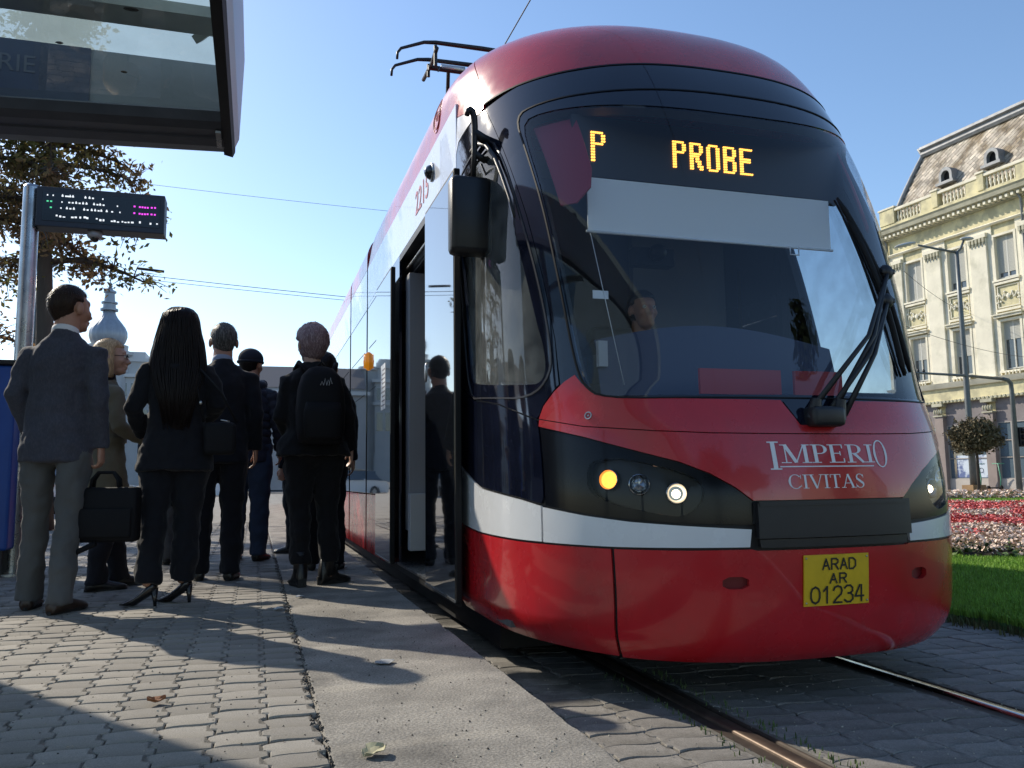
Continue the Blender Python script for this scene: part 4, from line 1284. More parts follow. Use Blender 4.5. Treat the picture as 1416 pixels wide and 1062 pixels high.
# frieze, cornice, dentils
HB('frieze', (.02, S0, 11.2), (.30, S1 - .1, 12.0), YEL)
def molding(name, prof, m, y0=S0, y1=None):
    y1 = y1 if y1 is not None else S1 + .0
    bm = bmesh.new()
    loft(bm, [[(x - (0), y, z) for x, z in prof] for y in (y0, y1)])
    return mk(name, bm, m, hb)
molding('string_course', [(.0, 11.18), (-.10, 11.20), (-.14, 11.26), (-.06, 11.32), (.0, 11.33)], CREAM)
molding('cornice', [(.05, 12.0), (-.14, 12.02), (-.20, 12.16), (-.52, 12.26), (-.56, 12.42), (-.62, 12.50), (.05, 12.52)], GREYST)
bm = bmesh.new()
y = S0
while y < S1 - .2:
    box(bm, (-.44, y, 12.06), (-.16, y + .12, 12.19)); y += .26
d_ = mk('cornice_brackets', bm, CREAM, hb); d_['kind'] = 'stuff'
molding('first_floor_cornice', [(.0, 4.44), (-.16, 4.46), (-.24, 4.58), (-.30, 4.68), (.0, 4.70)], CREAM)
molding('shop_fascia', [(.28, 3.80), (-.06, 3.80), (-.06, 3.92), (-.02, 3.93), (-.02, 4.43), (.28, 4.43)], YEL)
bm = bmesh.new(); y = S0
while y < S1 - .2:
    box(bm, (-.10, y, 3.82), (-.061, y + .10, 3.91)); y += .2
d_ = mk('fascia_beading', bm, GREYST, hb); d_['kind'] = 'stuff'
bm = bmesh.new()
for c in cols:
    for q in range(5):
        yy = c - .32 + q * .16
        lathe_pts = [(4.72, .04), (4.76, .03), (4.80, .05), (4.86, .03)]
        lathe(bm, [(z, r) for z, r in lathe_pts], 8, (-.08, yy, 0))
d_ = mk('sill_balusters', bm, CREAM, hb); d_['kind'] = 'stuff'
# ground floor shops
piers = [C0 + .95 + .2, (1.56), -.98, -3.4, -5.8, -8.2]
for k, p in enumerate([3.95, 1.56, -.98, -3.40, -5.80, -8.2]):
    HB('shop_pier', (-.04, p - .22, -.2), (.30, p + .22, 3.2), mat('pier_brown', (.26, .21, .19), .7, var=.15, vscale=2))
    bm = bmesh.new()
    box(bm, (-.10, p - .26, 3.2), (.28, p + .26, 3.26))
    for q in range(4): ell(bm, (-.06, p - .18 + q * .12, 3.42), (.06, .055, .12), 8, 6)
    box(bm, (-.12, p - .28, 3.66), (.28, p + .28, 3.80))
    mk('pier_capital', bm, GREYST, hb)
for a, b in ((1.78, 3.73), (-.76, 1.34), (-3.18, -1.20), (-5.58, -3.62), (-7.98, -6.02)):
    HB('shop_wall', (.18, a, 2.78), (.29, b, 3.80), SHOP)
    HB('stall_riser', (.14, a, -.2), (.29, b, .38), mat('riser_stone', (.42, .38, .34), .8, var=.15, vscale=2))
    w = empty('shop_window', (0, 0, 0)); w.parent = hb
    n = 2 if a != -3.18 else 3
    for q in range(n):
        for r_, (za, zb_) in enumerate(((.40, 1.26), (1.32, 1.98), (2.04, 2.74))):
            Bx('pane', (.22, a + (b - a) * q / n + .03, za), (.23, a + (b - a) * (q + 1) / n - .03, zb_), SHOPG, w)
    bm = bmesh.new()
    for q in range(n + 1): box(bm, (.17, a + (b - a) * q / n - (.03 if q else 0), .38), (.22, a + (b - a) * q / n + (.03 if q < n else 0), 2.77))
    for zz in (.382, 1.27, 1.99, 2.745): box(bm, (.175, a + .03, zz), (.215, b - .03, zz + .035))
    mk('frame', bm, mat('shop_frame', (.36, .33, .30), .6), w)
# downpipes and rain stains on the plaster
for yy in (S1 - .36, -3.32):
    bm = bmesh.new(); tube(bm, [(-.09, yy, 3.9), (-.09, yy, 11.9), (-.3, yy, 12.2)], .055, 8); mk('downpipe', bm, ZINC, hb, smooth=True)
# posters in the shop window near the lamp post
bm = bmesh.new()
box(bm, (.212, -.60, .45), (.216, .98, 1.42)); mk('window_poster', bm, mat('poster_pale_blue', (.55, .62, .70), .6, col2=(.10, .14, .30), c2scale=1.6, c2lo=.48, c2hi=.56), hb)
bm = bmesh.new()
for k in range(3):
    for q in range(10):
        a = q * .628; a2 = a + .5
        cy_, cz_ = -.25 + k * .22, .75 + .28 * (k % 2)
        pts = [(.209, cy_ + .10 * math.cos(a + (a2 - a) * i / 3), cz_ + .10 * math.sin(a + (a2 - a) * i / 3)) for i in range(4)]
        tube(bm, pts, .012, 5)
mk('poster_rings', bm, mat('poster_dark', (.03, .04, .08), .6), hb)
# balustrade: base, posts, balusters, rail
HB('parapet_base', (-.02, S0, 12.52), (.30, S1 - .02, 12.86), YEL)
posts = [3.78, .93, -1.48, -3.9, -6.3, -8.7]
for p in posts:
    w_ = .46 if p > 3 else .16
    HB('parapet_post', (-.06, p - w_, 12.86), (.28, p + w_, 13.62), YEL, bevel=.01)
    HB('post_cap', (-.10, p - w_ - .05, 13.622), (.32, p + w_ + .05, 13.70), CREAM)
prev = 3.32
for p in posts[1:]:
    a, b = p + .16, prev
    # solid dado on the camera side half, balusters on the other
    mid = a + (b - a) * .46
    HB('parapet_panel', (.0, a, 12.86), (.24, mid - .35, 13.44), YEL)
    bm = bmesh.new()
    yy = mid - .25
    while yy < b - .05:
        lathe(bm, [(12.86, .055), (12.92, .05), (12.98, .035), (13.10, .07), (13.22, .04), (13.34, .035), (13.42, .055)], 8, (.10, yy, 0)); yy += .19
    d_ = mk('balusters', bm, CREAM, hb, smooth=True); d_['kind'] = 'stuff'
    HB('parapet_rail', (-.04, a, 13.44), (.26, b, 13.58), CREAM, bevel=.015)
    prev = p - .16
# mansard: sloping back from (x .5, z 13.4) to (x 1.35, z 16.4)
RB, RT, ZB, ZT = .45, 1.75, 13.2, 16.35
def roofx(z): return RB + (RT - RB) * ((z - ZB) / (ZT - ZB)) ** 1.15
bm = bmesh.new()
sl_ = [[(roofx(ZB + (ZT - ZB) * k / 6) + .04, S0, ZB + (ZT - ZB) * k / 6) for k in range(7)]]
NE = 3.75
pts_f = [(roofx(ZB + (ZT - ZB) * k / 6) + .04, ZB + (ZT - ZB) * k / 6) for k in range(7)]
loft(bm, [[(x, S0, z) for x, z in pts_f] + [(11, S0, ZT), (11, S0, ZB)], [(x, NE - (x - RB) * .62, z) for x, z in pts_f] + [(11, NE - (RT - RB) * .62, ZT), (11, NE, ZB)]])
mk('roof', bm, mat('roof_underlay', (.12, .11, .10), .9), hb)
bm = bmesh.new()
rows = 22
for r_ in range(rows):
    z = ZB + (ZT - ZB - .1) * r_ / rows
    y = S0 + (.155 if r_ % 2 else 0)
    while y < NE - (roofx(z) - RB) * .62 - .12:
        hh, hw = .148 + random.uniform(-.008, .008), .143
        t = random.uniform(.002, .022)
        c = [(y, z), (y + hw, z + hh), (y, z + 2 * hh), (y - hw, z + hh)]
        vv = []
        for i, (a, b) in enumerate(c):
            vv.append(bm.verts.new((roofx(b) + .04 - (.035 + t if i == 0 else .018 if i in (1, 3) else .003), a, b)))
        bm.faces.new(vv)
        y += .31
s_ = mk('roof_slates', bm, SLATE, hb); s_['kind'] = 'stuff'
bm = bmesh.new()
loft(bm, [[(x, y, z) for x, z in ((RT + .10, 16.20), (RT - .14, 16.22), (RT - .22, 16.34), (RT - .16, 16.52), (RT - .30, 16.58), (RT - .26, 16.72), (RT + .2, 16.80))] for y in (S0, NE - .78)])
mk('ridge_moulding', bm, ZINC, hb, smooth=False)
bm = bmesh.new()
for k in range(7):
    pass
tube(bm, [(roofx(ZB + (ZT - ZB) * k / 6) - .03, NE - (roofx(ZB + (ZT - ZB) * k / 6) - RB) * .62 + .03, ZB + (ZT - ZB) * k / 6) for k in range(7)] + [(RT - .2, NE - .72, 16.72)], .11, 8)
mk('hip_flashing', bm, ZINC, hb, smooth=True)
bm = bmesh.new()
loft(bm, [[(11, S0 + 9, ZB), (11, NE, ZB), (.5, NE + .02, ZB), (.5, NE - .3, ZB)], [(11, S0 + 9, ZT), (11, NE - .8, ZT), (1.8, NE - .78, ZT), (1.8, NE - 1.0, ZT)]])
mk('side_roof', bm, ZINC, hb)
for k in range(5):
    y = .75 - 2.40 * k
    d = empty('dormer', (0, y, 0)); d.parent = hb
    bm = bmesh.new()
    zc = 14.34; x0 = roofx(14.34) - .34
    # horseshoe hood with an arched opening
    o, i_ = [], []
    for q in range(15):
        a = R(-10 + 200 * q / 14)
        o.append((.36 * math.cos(a), zc + .06 + .40 * math.sin(a))); i_.append((.23 * math.cos(a), zc + .04 + .26 * math.sin(a)))
    o = [(.36, 14.12)] + o[0:] + [(-.36, 14.12)]; i_ = [(.23, 14.12)] + i_ + [(-.23, 14.12)]
    n = len(o)
    f = [[bm.verts.new((x0, *p)) for p in o], [bm.verts.new((x0, *p)) for p in i_], [bm.verts.new((x0 + .22, *p)) for p in i_], [bm.verts.new((x0 + 1.0, *p)) for p in o]]
    for A, B_ in ((0, 1), (1, 2), (0, 3)):
        for q in range(n - 1): bm.faces.new((f[A][q], f[A][q + 1], f[B_][q + 1], f[B_][q]))
    box(bm, (x0 - .10, -.48, 13.99), (x0 + .6, .48, 14.12))
    mk('dormer_surround', bm, ZINC, d, smooth=False)
    bm = bmesh.new(); bm.faces.new([bm.verts.new((x0 + .20, *p)) for p in i_])
    mk('dormer_opening', bm, mat('dark_opening', (.01, .01, .012), .9), d)
# end wall past the corner
HB('corner_pier', (-.02, S1 - .30, -.2), (.30, S1 - .04, 12.0), CREAM)
for lv, (z0, z1) in enumerate(LV):
    for k in range(4):
        x = 1.8 + k * 2.5
        HB('end_window', (x, S1 - .06, z0), (x + .9, S1 - .03, z1), PANE)

# ------------------------------------------------------------------ street furniture on the right
def pole(bm, x, y, z0, z1, r0, r1, n=12):
    tube(bm, [(x, y, z0 + (z1 - z0) * k / 4) for k in range(5)], [r0 + (r1 - r0) * k / 4 for k in range(5)], n)
GP = mat('galvanised_pole', (.16, .17, .17), .5, metal=.5, var=.15, vscale=3)
lp = empty('street_lamp', (24.9, 24.1, GRN), 0, 'tall grey twin armed street lamp in front of the yellow building', 'street lamp')
bm = bmesh.new(); pole(bm, 0, 0, 0, 9.1, .13, .07); mk('pole', bm, GP, lp, smooth=True)
ax = Vector((rgt.x, rgt.y, 0))
for s_, ln, zz in ((-1, 1.9, 9.35), (1, .42, 9.55)):
    bm = bmesh.new(); tube(bm, [(0, 0, 9.05), tuple(ax * s_ * ln * .4 + Vector((0, 0, 9.2))), tuple(ax * s_ * ln * .75 + Vector((0, 0, zz)))], [.05, .045, .04], 8)
    mk('arm', bm, GP, lp, smooth=True)
    bm = bmesh.new(); c = ax * s_ * ln + Vector((0, 0, zz + .02))
    ell(bm, (0, 0, 0), (.42 if s_ < 0 else .26, .15, .07), 14, 8)
    h = mk('lamp_head', bm, mat('lamp_head_grey', (.45, .46, .46), .4), lp, smooth=True)
    h.location = c; h.rotation_euler = (0, R(6 * s_ - 6), -yaw)
Bx('base_box', (-.30, -.25, -.02), (.30, .25, .42), mat('planter_wood', (.28, .17, .08), .8, var=.2, vscale=6), lp)
tl = empty('traffic_light', (26.9, 24.0, GRN), 0, 'grey gantry pole with overhanging arm and green traffic signal at the edge of the picture', 'traffic light')
bm = bmesh.new(); tube(bm, [(0, 0, 0), (0, 0, 3.9), (-.02, 0, 4.15), (-.14, 0, 4.27), (-.4, 0, 4.32)], [.11, .08, .08, .075, .07], 12)
tube(bm, [(-.35, 0, 4.31), (-2.0, .05, 4.40), (-4.3, .1, 4.46)], [.06, .05, .04], 8)
mk('pole', bm, GP, tl, smooth=True)
for (x, z) in ((.22, 2.15),):
    bm = bmesh.new(); box(bm, (x - .14, -.14, z - .36), (x + .14, .08, z + .36), bevel=.02)
    for q in range(3): tube(bm, [(x, -.14, z + .23 - q * .23), (x, -.26, z + .23 - q * .23)], [.085, .095], 10, cap=False)
    mk('signal_head', bm, BLACKPL, tl)
    bm = bmesh.new(); ell(bm, (x, -.15, z - .23), (.07, .02, .07), 12, 8); mk('green_lens', bm, mat('green_signal', (.02, .5, .3), .3, emit=(.02, .8, .45), estr=1.2), tl)
bm = bmesh.new()
for dx in (-3.9, -4.15): ell(bm, (dx, .1, 4.52), (.05, .05, .09), 8, 6)
mk('arm_insulator', bm, BLACKPL, tl, smooth=True)
# electric scooters leaning in a row by the shop window
def scooter(x, y, rz, lb):
    t = empty('kick_scooter', (x, y, GRN + .10), rz, lb, 'scooter', 'green scooters parked by the shop window')
    m = mat('scooter_green', (.10, .32, .20), .4)
    bm = bmesh.new(); box(bm, (-.45, -.09, .10), (.35, .09, .15), bevel=.02); mk('deck', bm, DARKMETAL, t)
    bm = bmesh.new(); tube(bm, [(.42, 0, .14), (.50, 0, .5), (.36, 0, 1.12)], .025, 8); tube(bm, [(.36, -.25, 1.12), (.36, .25, 1.12)], .018, 8); mk('stem', bm, m, t, smooth=True)
    for xx in (-.5, .48):
        bm = bmesh.new(); tube(bm, [(xx, -.03, .11), (xx, .03, .11)], .11, 14); mk('wheel', bm, RUBBER, t)
scooter(29.15, 28.1, R(20), 'green kick scooter nearest the lamp post under the shop window')
scooter(29.3, 27.3, R(15), 'green kick scooter furthest from the lamp post, beside the brown shop pier')

# ------------------------------------------------------------------ trees
BARK = mat('tree_bark', (.07, .055, .042), .95, var=.3, vscale=6, bump=.02, bscale=12, stretch=(1, 1, .2))
def leaf_mesh(name, pts, m, seed, size, flat=.8, per=1):
    rg = random.Random(seed)
    V, F = [], []
    for (x, y, z) in pts:
        for _ in range(per):
            s_ = size * rg.uniform(.6, 1.25)
            n = Vector((rg.uniform(-1, 1), rg.uniform(-1, 1), rg.uniform(-.2, 1))).normalized()
            t = n.orthogonal().normalized(); t.rotate(Matrix.Rotation(rg.uniform(0, 6.28), 3, n)); b = n.cross(t)
            c = Vector((x, y, z)) + Vector((rg.gauss(0, 1), rg.gauss(0, 1), rg.gauss(0, 1))) * size * 1.2
            k = len(V)
            V += [tuple(c - t * s_), tuple(c + b * s_ * .5 - t * s_ * .2 + n * s_ * .1), tuple(c + t * s_), tuple(c - b * s_ * .5 - t * s_ * .1 + n * s_ * .12)]
            F += [(k, k + 1, k + 2), (k, k + 2, k + 3)]
    me = bpy.data.meshes.new(name); me.from_pydata(V, [], F); me.materials.append(m)
    return me
DRYLEAF = mat('dry_brown_leaf', (.19, .115, .055), .7, rand=.5, spec=.3, col2=(.14, .14, .045), c2scale=.6, c2lo=.45, c2hi=.6)
def add_translucency(m, f):
    nt = m.node_tree; N, L = nt.nodes, nt.links
    p = next(n for n in N if n.type == 'BSDF_PRINCIPLED'); o = next(n for n in N if n.type == 'OUTPUT_MATERIAL')
    t = N.new('ShaderNodeBsdfTranslucent'); x = N.new('ShaderNodeMixShader'); x.inputs[0].default_value = f
    src = p.inputs['Base Color'].links
    if src: L.new(src[0].from_socket, t.inputs[0])
    else: t.inputs[0].default_value = p.inputs['Base Color'].default_value
    L.new(p.outputs[0], x.inputs[1]); L.new(t.outputs[0], x.inputs[2]); L.new(x.outputs[0], o.inputs[0])
add_translucency(DRYLEAF, .45); add_translucency(GRASSB, .35)
def tree(loc, h, label, seed, trunk_r, limbs, leafm, lsize, nleaf, droop=.1, spread=2.6, z_lo=.25, twig=3, cat='tree', dens=1.0, bias=None, name='broadleaf_tree', cone=0.4):
    rg = random.Random(seed)
    t = empty(name, loc, 0, label, cat)
    bm = bmesh.new()
    lean = Vector((rg.uniform(-.03, .03), rg.uniform(-.03, .03), 1))
    pts = [lean * (h * k / 8) + Vector((rg.uniform(-.04, .04), rg.uniform(-.04, .04), 0)) * (k > 0) for k in range(9)]
    tube(bm, pts, [trunk_r * (1.25 if k == 0 else 1 - .82 * k / 8) for k in range(9)], 12)
    mk('trunk', bm, BARK, t, smooth=True)
    bm = bmesh.new()
    leaves = []
    for i in range(limbs):
        f = z_lo + (1 - z_lo) * (i + .5) / limbs
        z = h * f * .97
        a = i * 2.39996 + rg.uniform(-.4, .4)
        L_ = spread * (1 - cone * (f - z_lo) / (1 - z_lo)) * rg.uniform(.75, 1.15)
        if f > .85: L_ *= .55
        d = Vector((math.cos(a), math.sin(a), 0))
        if bias and d.dot(Vector(bias)) < -.2: L_ *= .7
        p = lean * z; q = []
        n = 9
        dirz = .35
        for k in range(n + 1):
            q.append(p.copy()); dirz -= droop * .45
            p = p + (d + Vector((rg.uniform(-.2, .2), rg.uniform(-.2, .2), dirz))) * (L_ / n)
        r0 = trunk_r * .38 * (1 - .5 * f)
        tube(bm, q, [r0 * (1 - .85 * k / n) + .006 for k in range(n + 1)], 6)
        for k in range(2, n + 1):
            for _ in range(twig):
                s_ = q[k]; dd = Vector((rg.uniform(-1, 1), rg.uniform(-1, 1), rg.uniform(-.7, .5))).normalized() * rg.uniform(.25, .7) * min(1, spread / 2.2)
                e = s_ + dd; mid = s_ + dd * .5 + Vector((0, 0, .05))
                tube(bm, [s_, mid, e], [.012, .008, .003], 4, cap=False)
                for _ in range(int(nleaf * dens)):
                    u = rg.uniform(.15, 1.1); w_ = s_ + dd * u
                    leaves.append((w_.x + rg.gauss(0, .07), w_.y + rg.gauss(0, .07), w_.z + rg.gauss(0, .07) - .03))
    mk('limbs', bm, BARK, t, smooth=True)
    me = leaf_mesh('crown', leaves, leafm, seed, lsize)
    o = link('crown', me, None, t); o['kind'] = 'stuff'
    return t
tree((-3.05, 14.0, 0), 8.8, 'tall tree with sparse brown autumn leaves behind the departure board', 21, .17, 38, DRYLEAF, .055, 8, droop=.20, spread=1.5, z_lo=.47, twig=5, bias=(1, 0, 0), cone=.35)
tree((-6.4, 17.0, 0), 9.0, 'brown leaved tree standing left of the departure board pole, cut by the picture edge', 33, .22, 34, DRYLEAF, .06, 9, droop=.15, spread=3.1, z_lo=.18, twig=4)
TRIML = mat('small_tree_leaves', (.13, .105, .06), .8, rand=.4, spec=.2)
def ball_tree(x, y, h, r, label, m, seed, name='clipped_tree', n=7000, ls=.065, tr=.06):
    rg = random.Random(seed)
    t = empty(name, (x, y, GRN), 0, label, 'tree')
    bm = bmesh.new(); tube(bm, [(0, 0, 0), (.03, 0, h - r * 1.3), (0, .02, h - r * .6)], [tr, tr * .7, tr * .4], 8)
    for k in range(9):
        a = k * .7; tube(bm, [(.03, 0, h - r * 1.35), (math.cos(a) * r * .6, math.sin(a) * r * .6, h - r * .6)], [tr * .4, .012], 5)
    mk('trunk', bm, BARK, t, smooth=True)
    pts = []
    for _ in range(n):
        v = Vector((rg.gauss(0, 1), rg.gauss(0, 1), rg.gauss(0, 1))).normalized()
        k = r * (1 + .45 * noise.noise(v * 2.6 + Vector((seed, 0, 0)))) * rg.uniform(.45, 1.05) ** .4
        pts.append((v.x * k, v.y * k, h - r * .75 + v.z * k * .72))
    me = leaf_mesh('crown', pts, m, seed, ls); o = link('crown', me, None, t); o['kind'] = 'stuff'
    return t
ball_tree(24.6, 23.6, 2.70, .74, 'small round clipped tree with brownish leaves beside the twin armed lamp', TRIML, 4)
# trees and a cypress behind the photographer, seen as reflections in the nose and windscreen
CYP = mat('cypress_leaves', (.03, .045, .018), .85, rand=.3, spec=.2)
def cypress(x, y, h, r, seed, label):
    rg = random.Random(seed)
    t = empty('cypress_tree', (x, y, GRN), 0, label, 'tree')
    bm = bmesh.new(); tube(bm, [(0, 0, 0), (0, 0, h * .8)], [.16, .04], 8); mk('trunk', bm, BARK, t, smooth=True)
    pts = []
    for _ in range(2600):
        f = rg.random() ** 1.2; a = rg.uniform(0, 6.28); k = r * math.sin(math.pi * min(1, f * .9 + .12)) ** .7 * rg.uniform(.6, 1.1)
        pts.append((k * math.cos(a), k * math.sin(a), .8 + (h - .8) * f))
    me = leaf_mesh('crown', pts, CYP, seed, .16); o = link('crown', me, None, t); o['kind'] = 'stuff'
cypress(11.9, -8.4, 9.2, .95, 61, 'slim dark cypress behind the photographer, mirrored in the windscreen')
PARKL = mat('park_leaves', (.045, .06, .022), .85, rand=.35, spec=.2)
for k, (x, y, h, r, lb) in enumerate(((-6.5, -13.5, 8.5, 3.0, 'dark leafy park tree behind the photographer, left of the pair'), (-.5, -16, 9.5, 3.3, 'big dark leafy park tree behind the photographer, straight behind'), (5.2, -17, 8.0, 2.7, 'lower dark park tree behind the photographer, next to the cypress'), (24, 58, 7.5, 3.0, 'round park tree beyond the tram, in front of the white house'), (33, 56, 8.5, 3.2, 'larger round tree beyond the lawn, right of the white house'), (42, 60, 7.0, 2.8, 'smaller round tree furthest along the far side of the lawn'))):
    ball_tree(x, y, h, r, lb, PARKL, 80 + k, 'park_tree', 5200, .20, .22)
# ------------------------------------------------------------------ shelter, departure board, left side
SHG = glass_mat('shelter_soffit_glass', (.80, .86, .88), 1.5, 0, .16, (.35, .38, .38), 5)
sh = empty('tram_shelter', (0, 0, 0), 0, 'glass and grey metal tram shelter roof overhanging the left corner of the picture', 'shelter')
SHM = mat('shelter_dark_frame', (.085, .095, .115), .5, metal=.3, var=.15, vscale=5)
ex = -.15; fy = 4.55; zb_ = 2.45
def SH(name, a, b, m, bevel=0): return Bx(name, a, b, m, sh, bevel)
bm = bmesh.new()
loft(bm, [[(x, y, z) for y, z in ((4.30, 2.455), (4.28, 2.50), (4.31, 2.52), (4.60, 2.52), (4.66, 2.50), (4.66, 2.44), (4.55, 2.425), (4.46, 2.43), (4.455, 2.437), (4.36, 2.437))] for x in (-3.4, ex - .04)])
for v in bm.verts: v.co.y += (-.12 + .11 * (ex - v.co.x))
mk('end_beam', bm, SHM, sh)

# side rail: black rubber edge and pale outer fascia
bm = bmesh.new()
loft(bm, [[(x, y, z) for x, z in ((ex - .045, 2.43), (ex, 2.42), (ex + .012, 2.45), (ex + .012, 2.52), (ex - .045, 2.52))] for y in (-5.5, 4.56)])
mk('side_rail', bm, RUBBER, sh)
bm = bmesh.new()
loft(bm, [[(x, y, z) for x, z in ((ex + .012, 2.452), (ex + .032, 2.50), (ex + .050, 2.95), (ex + .03, 2.97), (ex - .0, 2.95), (ex - .0, 2.521))] for y in (-5.5, 4.50)])
mk('side_fascia', bm, mat('fascia_pale', (.62, .63, .70), .5), sh)
bm = bmesh.new(); box(bm, (ex - .075, 4.24, 2.418), (ex - .05, 4.44, 2.43)); mk('corner_bracket', bm, STEEL, sh)
# soffit glass
bm = bmesh.new(); bm.faces.new([bm.verts.new(p) for p in ((-3.35, -5.4, 2.505), (ex - .046, -5.4, 2.505), (ex - .046, 4.29, 2.505), (-3.35, 4.29, 2.505))]); mk('soffit_glass', bm, SHG, sh)
# fascia at the far end carries the stop name, seen from inside
SH('name_fascia', (-3.4, 4.56, 2.521), (ex - .002, 4.60, 2.93), mat('fascia_blue_grey', (.30, .34, .38), .6, var=.08, vscale=2))
SH('name_plate', (-3.4, 4.548, 2.54), (-.86, 4.559, 2.93), mat('fascia_navy', (.07, .10, .17), .5, var=.15, vscale=2))
Mn = Matrix(((1, 0, 0, -1.37), (0, 0, -1, 4.546), (0, 1, 0, 2.76), (0, 0, 0, 1)))
font_mesh('stop_name', 'ARIE', .13, mat('fascia_letter', (.16, .19, .24), .5), sh, Mn)
# translucent roof sheet with ribs
TL = bpy.data.materials.new('translucent_roof_sheet'); TL.use_nodes = True
N_, L_2 = TL.node_tree.nodes, TL.node_tree.links; N_.clear()
o_ = N_.new('ShaderNodeOutputMaterial'); a_ = N_.new('ShaderNodeBsdfTranslucent'); b_ = N_.new('ShaderNodeBsdfDiffuse'); m_x = N_.new('ShaderNodeMixShader')
t_ = N_.new('ShaderNodeBsdfTransparent'); m_y = N_.new('ShaderNodeMixShader')
a_.inputs[0].default_value = (.62, .72, .68, 1); b_.inputs[0].default_value = (.5, .56, .54, 1); t_.inputs[0].default_value = (.8, .9, .9, 1)
m_x.inputs[0].default_value = .35; m_y.inputs[0].default_value = .3
L_2.new(a_.outputs[0], m_x.inputs[1]); L_2.new(b_.outputs[0], m_x.inputs[2]); L_2.new(m_x.outputs[0], m_y.inputs[1]); L_2.new(t_.outputs[0], m_y.inputs[2]); L_2.new(m_y.outputs[0], o_.inputs[0])
bm = bmesh.new()
loft(bm, [[(x, y, z) for y, z in ((4.60, 2.95), (3.6, 3.04), (1.5, 3.14), (-5.4, 3.16))] for x in (-3.4, ex)], cap=False)
bmesh.ops.delete(bm, geom=[f for f in bm.faces if f.calc_center_median().z < 3.07 and abs(f.calc_center_median().y) < 1.0], context='FACES')
mk('roof_sheet', bm, TL, sh)
bm = bmesh.new()
box(bm, (-3.4, 4.02, 2.90), (ex - .001, 4.20, 2.955)); 
tube(bm, [(-.95, 4.1, 2.95), (-.15, 3.0, 3.0)], [.05, .05], 4); tube(bm, [(-2.2, 4.1, 2.95), (-1.2, 2.6, 3.0)], [.05, .05], 4)
tube(bm, [(-.33, 4.3, 2.93), (-.16, 4.05, 2.95)], [.03, .03], 4)
mk('roof_ribs', bm, mat('roof_rib', (.42, .45, .42), .6, var=.1, vscale=4), sh)
# rear posts of the shelter, outside the left edge
for y in (-1.0, 1.6, 4.2):
    bm = bmesh.new(); box(bm, (-3.25, y - .06, 0), (-3.13, y + .06, 2.95)); mk('post', bm, SHM, sh)
kk = empty('shade_block', (-3.5, 5.45, 0), 0, 'tall grey block, unseen past the left picture edge, added to shade the pavers', 'shade_block')  # unseen block added to throw shade across the near left pavers
Bx('shade_block_wall', (-.75, -.69, .0), (.76, .70, 4.4), mat('shade_block_grey', (.20, .21, .23), .6), kk, bevel=.01)
Bx('shade_block_top', (-.82, -.76, 4.4), (.80, .74, 4.6), SHM, kk, bevel=.02)
Bx('shade_block_pane', (.761, -.5, 1.0), (.77, .5, 2.1), SIDEGLASS, kk)
# litter specks lying on the soffit glass
bm = bmesh.new()
for x, y, s_ in ((-.50, 3.35, .03), (-.42, 3.1, .02), (-1.05, 3.55, .02), (-.82, 3.7, .016), (-1.0, 2.95, .016), (-.60, 3.9, .014), (-1.2, 3.8, .014)):
    ell(bm, (x, y, 2.519), (s_, s_ * .45, .005), 8, 5)
mk('leaf_litter', bm, mat('dark_litter', (.02, .018, .015), .9), sh)

# departure board on its galvanised post
db = empty('departure_board', (-1.76, 7.3, 0), 0, 'electronic departure board on a galvanised post above the waiting people', 'sign')
bm = bmesh.new(); tube(bm, [(0, 0, 0), (0, 0, 3.05)], .062, 20); lathe(bm, [(3.05, .064), (3.07, .05), (3.08, .01)], 20); tube(bm, [(0, 0, 0), (0, 0, .02)], .17, 20)
for k in range(4):
    a = k * math.pi / 2 + .4
    vv = [bm.verts.new(p) for p in ((.06 * math.cos(a), .06 * math.sin(a), .28), (.15 * math.cos(a), .15 * math.sin(a), .02), (.06 * math.cos(a), .06 * math.sin(a), .02))]; bm.faces.new(vv)
mk('post', bm, mat('galvanised_post', (.40, .42, .44), .30, metal=.85, var=.2, vscale=6, rvar=.12), db, auto=40)
Bx('board_case', (.055, -.09, 2.72), (1.0, .09, 3.045), mat('board_case', (.035, .045, .06), .5, bump=.0005, bscale=300), db, bevel=.006)
Bx('board_screen', (.10, -.094, 2.765), (.965, -.088, 3.00), mat('board_screen', (.006, .008, .012), .12, spec=.5), db)
WL = mat('white_led', (.5, .5, .5), .5, emit=(.8, .85, .9), estr=.85)
PL = mat('magenta_led', (.5, .1, .5), .5, emit=(.8, .06, .75), estr=1.0)
GL = mat('green_led', (.1, .5, .2), .5, emit=(.1, .7, .35), estr=.8)
rg = random.Random(12)
bmw, bmp_, bmg = bmesh.new(), bmesh.new(), bmesh.new()
def dash(bm, x, z, w, h=.009): box(bm, (x, -.0965, z), (x + w, -.0945, z + h))
rows_ = [(2.968, [(0.13, .0), (.17, 0), (.235, 1), (.26, 1), (.275, 1), (.29, 1), (.31, 1), (.40, 1), (.43, 1), (.455, 1), (.53, 0)]),
 (2.918, [(.235, 0), (.285, 1), (.31, 1), (.335, 1), (.36, 1), (.385, 1), (.41, 1), (.465, 1), (.49, 1), (.51, 1), (.535, 1), (.64, 0)]),
 (2.868, [(.23, 0), (.27, 1), (.295, 1), (.32, 1), (.395, 1), (.42, 1), (.45, 1), (.475, 1), (.50, 1), (.52, 1), (.56, 1), (.60, 1), (.66, 0)])]
for z, items in rows_:
    for x, k in items:
        dash(bmw, x, z, .014 if k else .009, .011)
        if k and rg.random() < .6: dash(bmw, x + .003, z + .011, .007, .008)
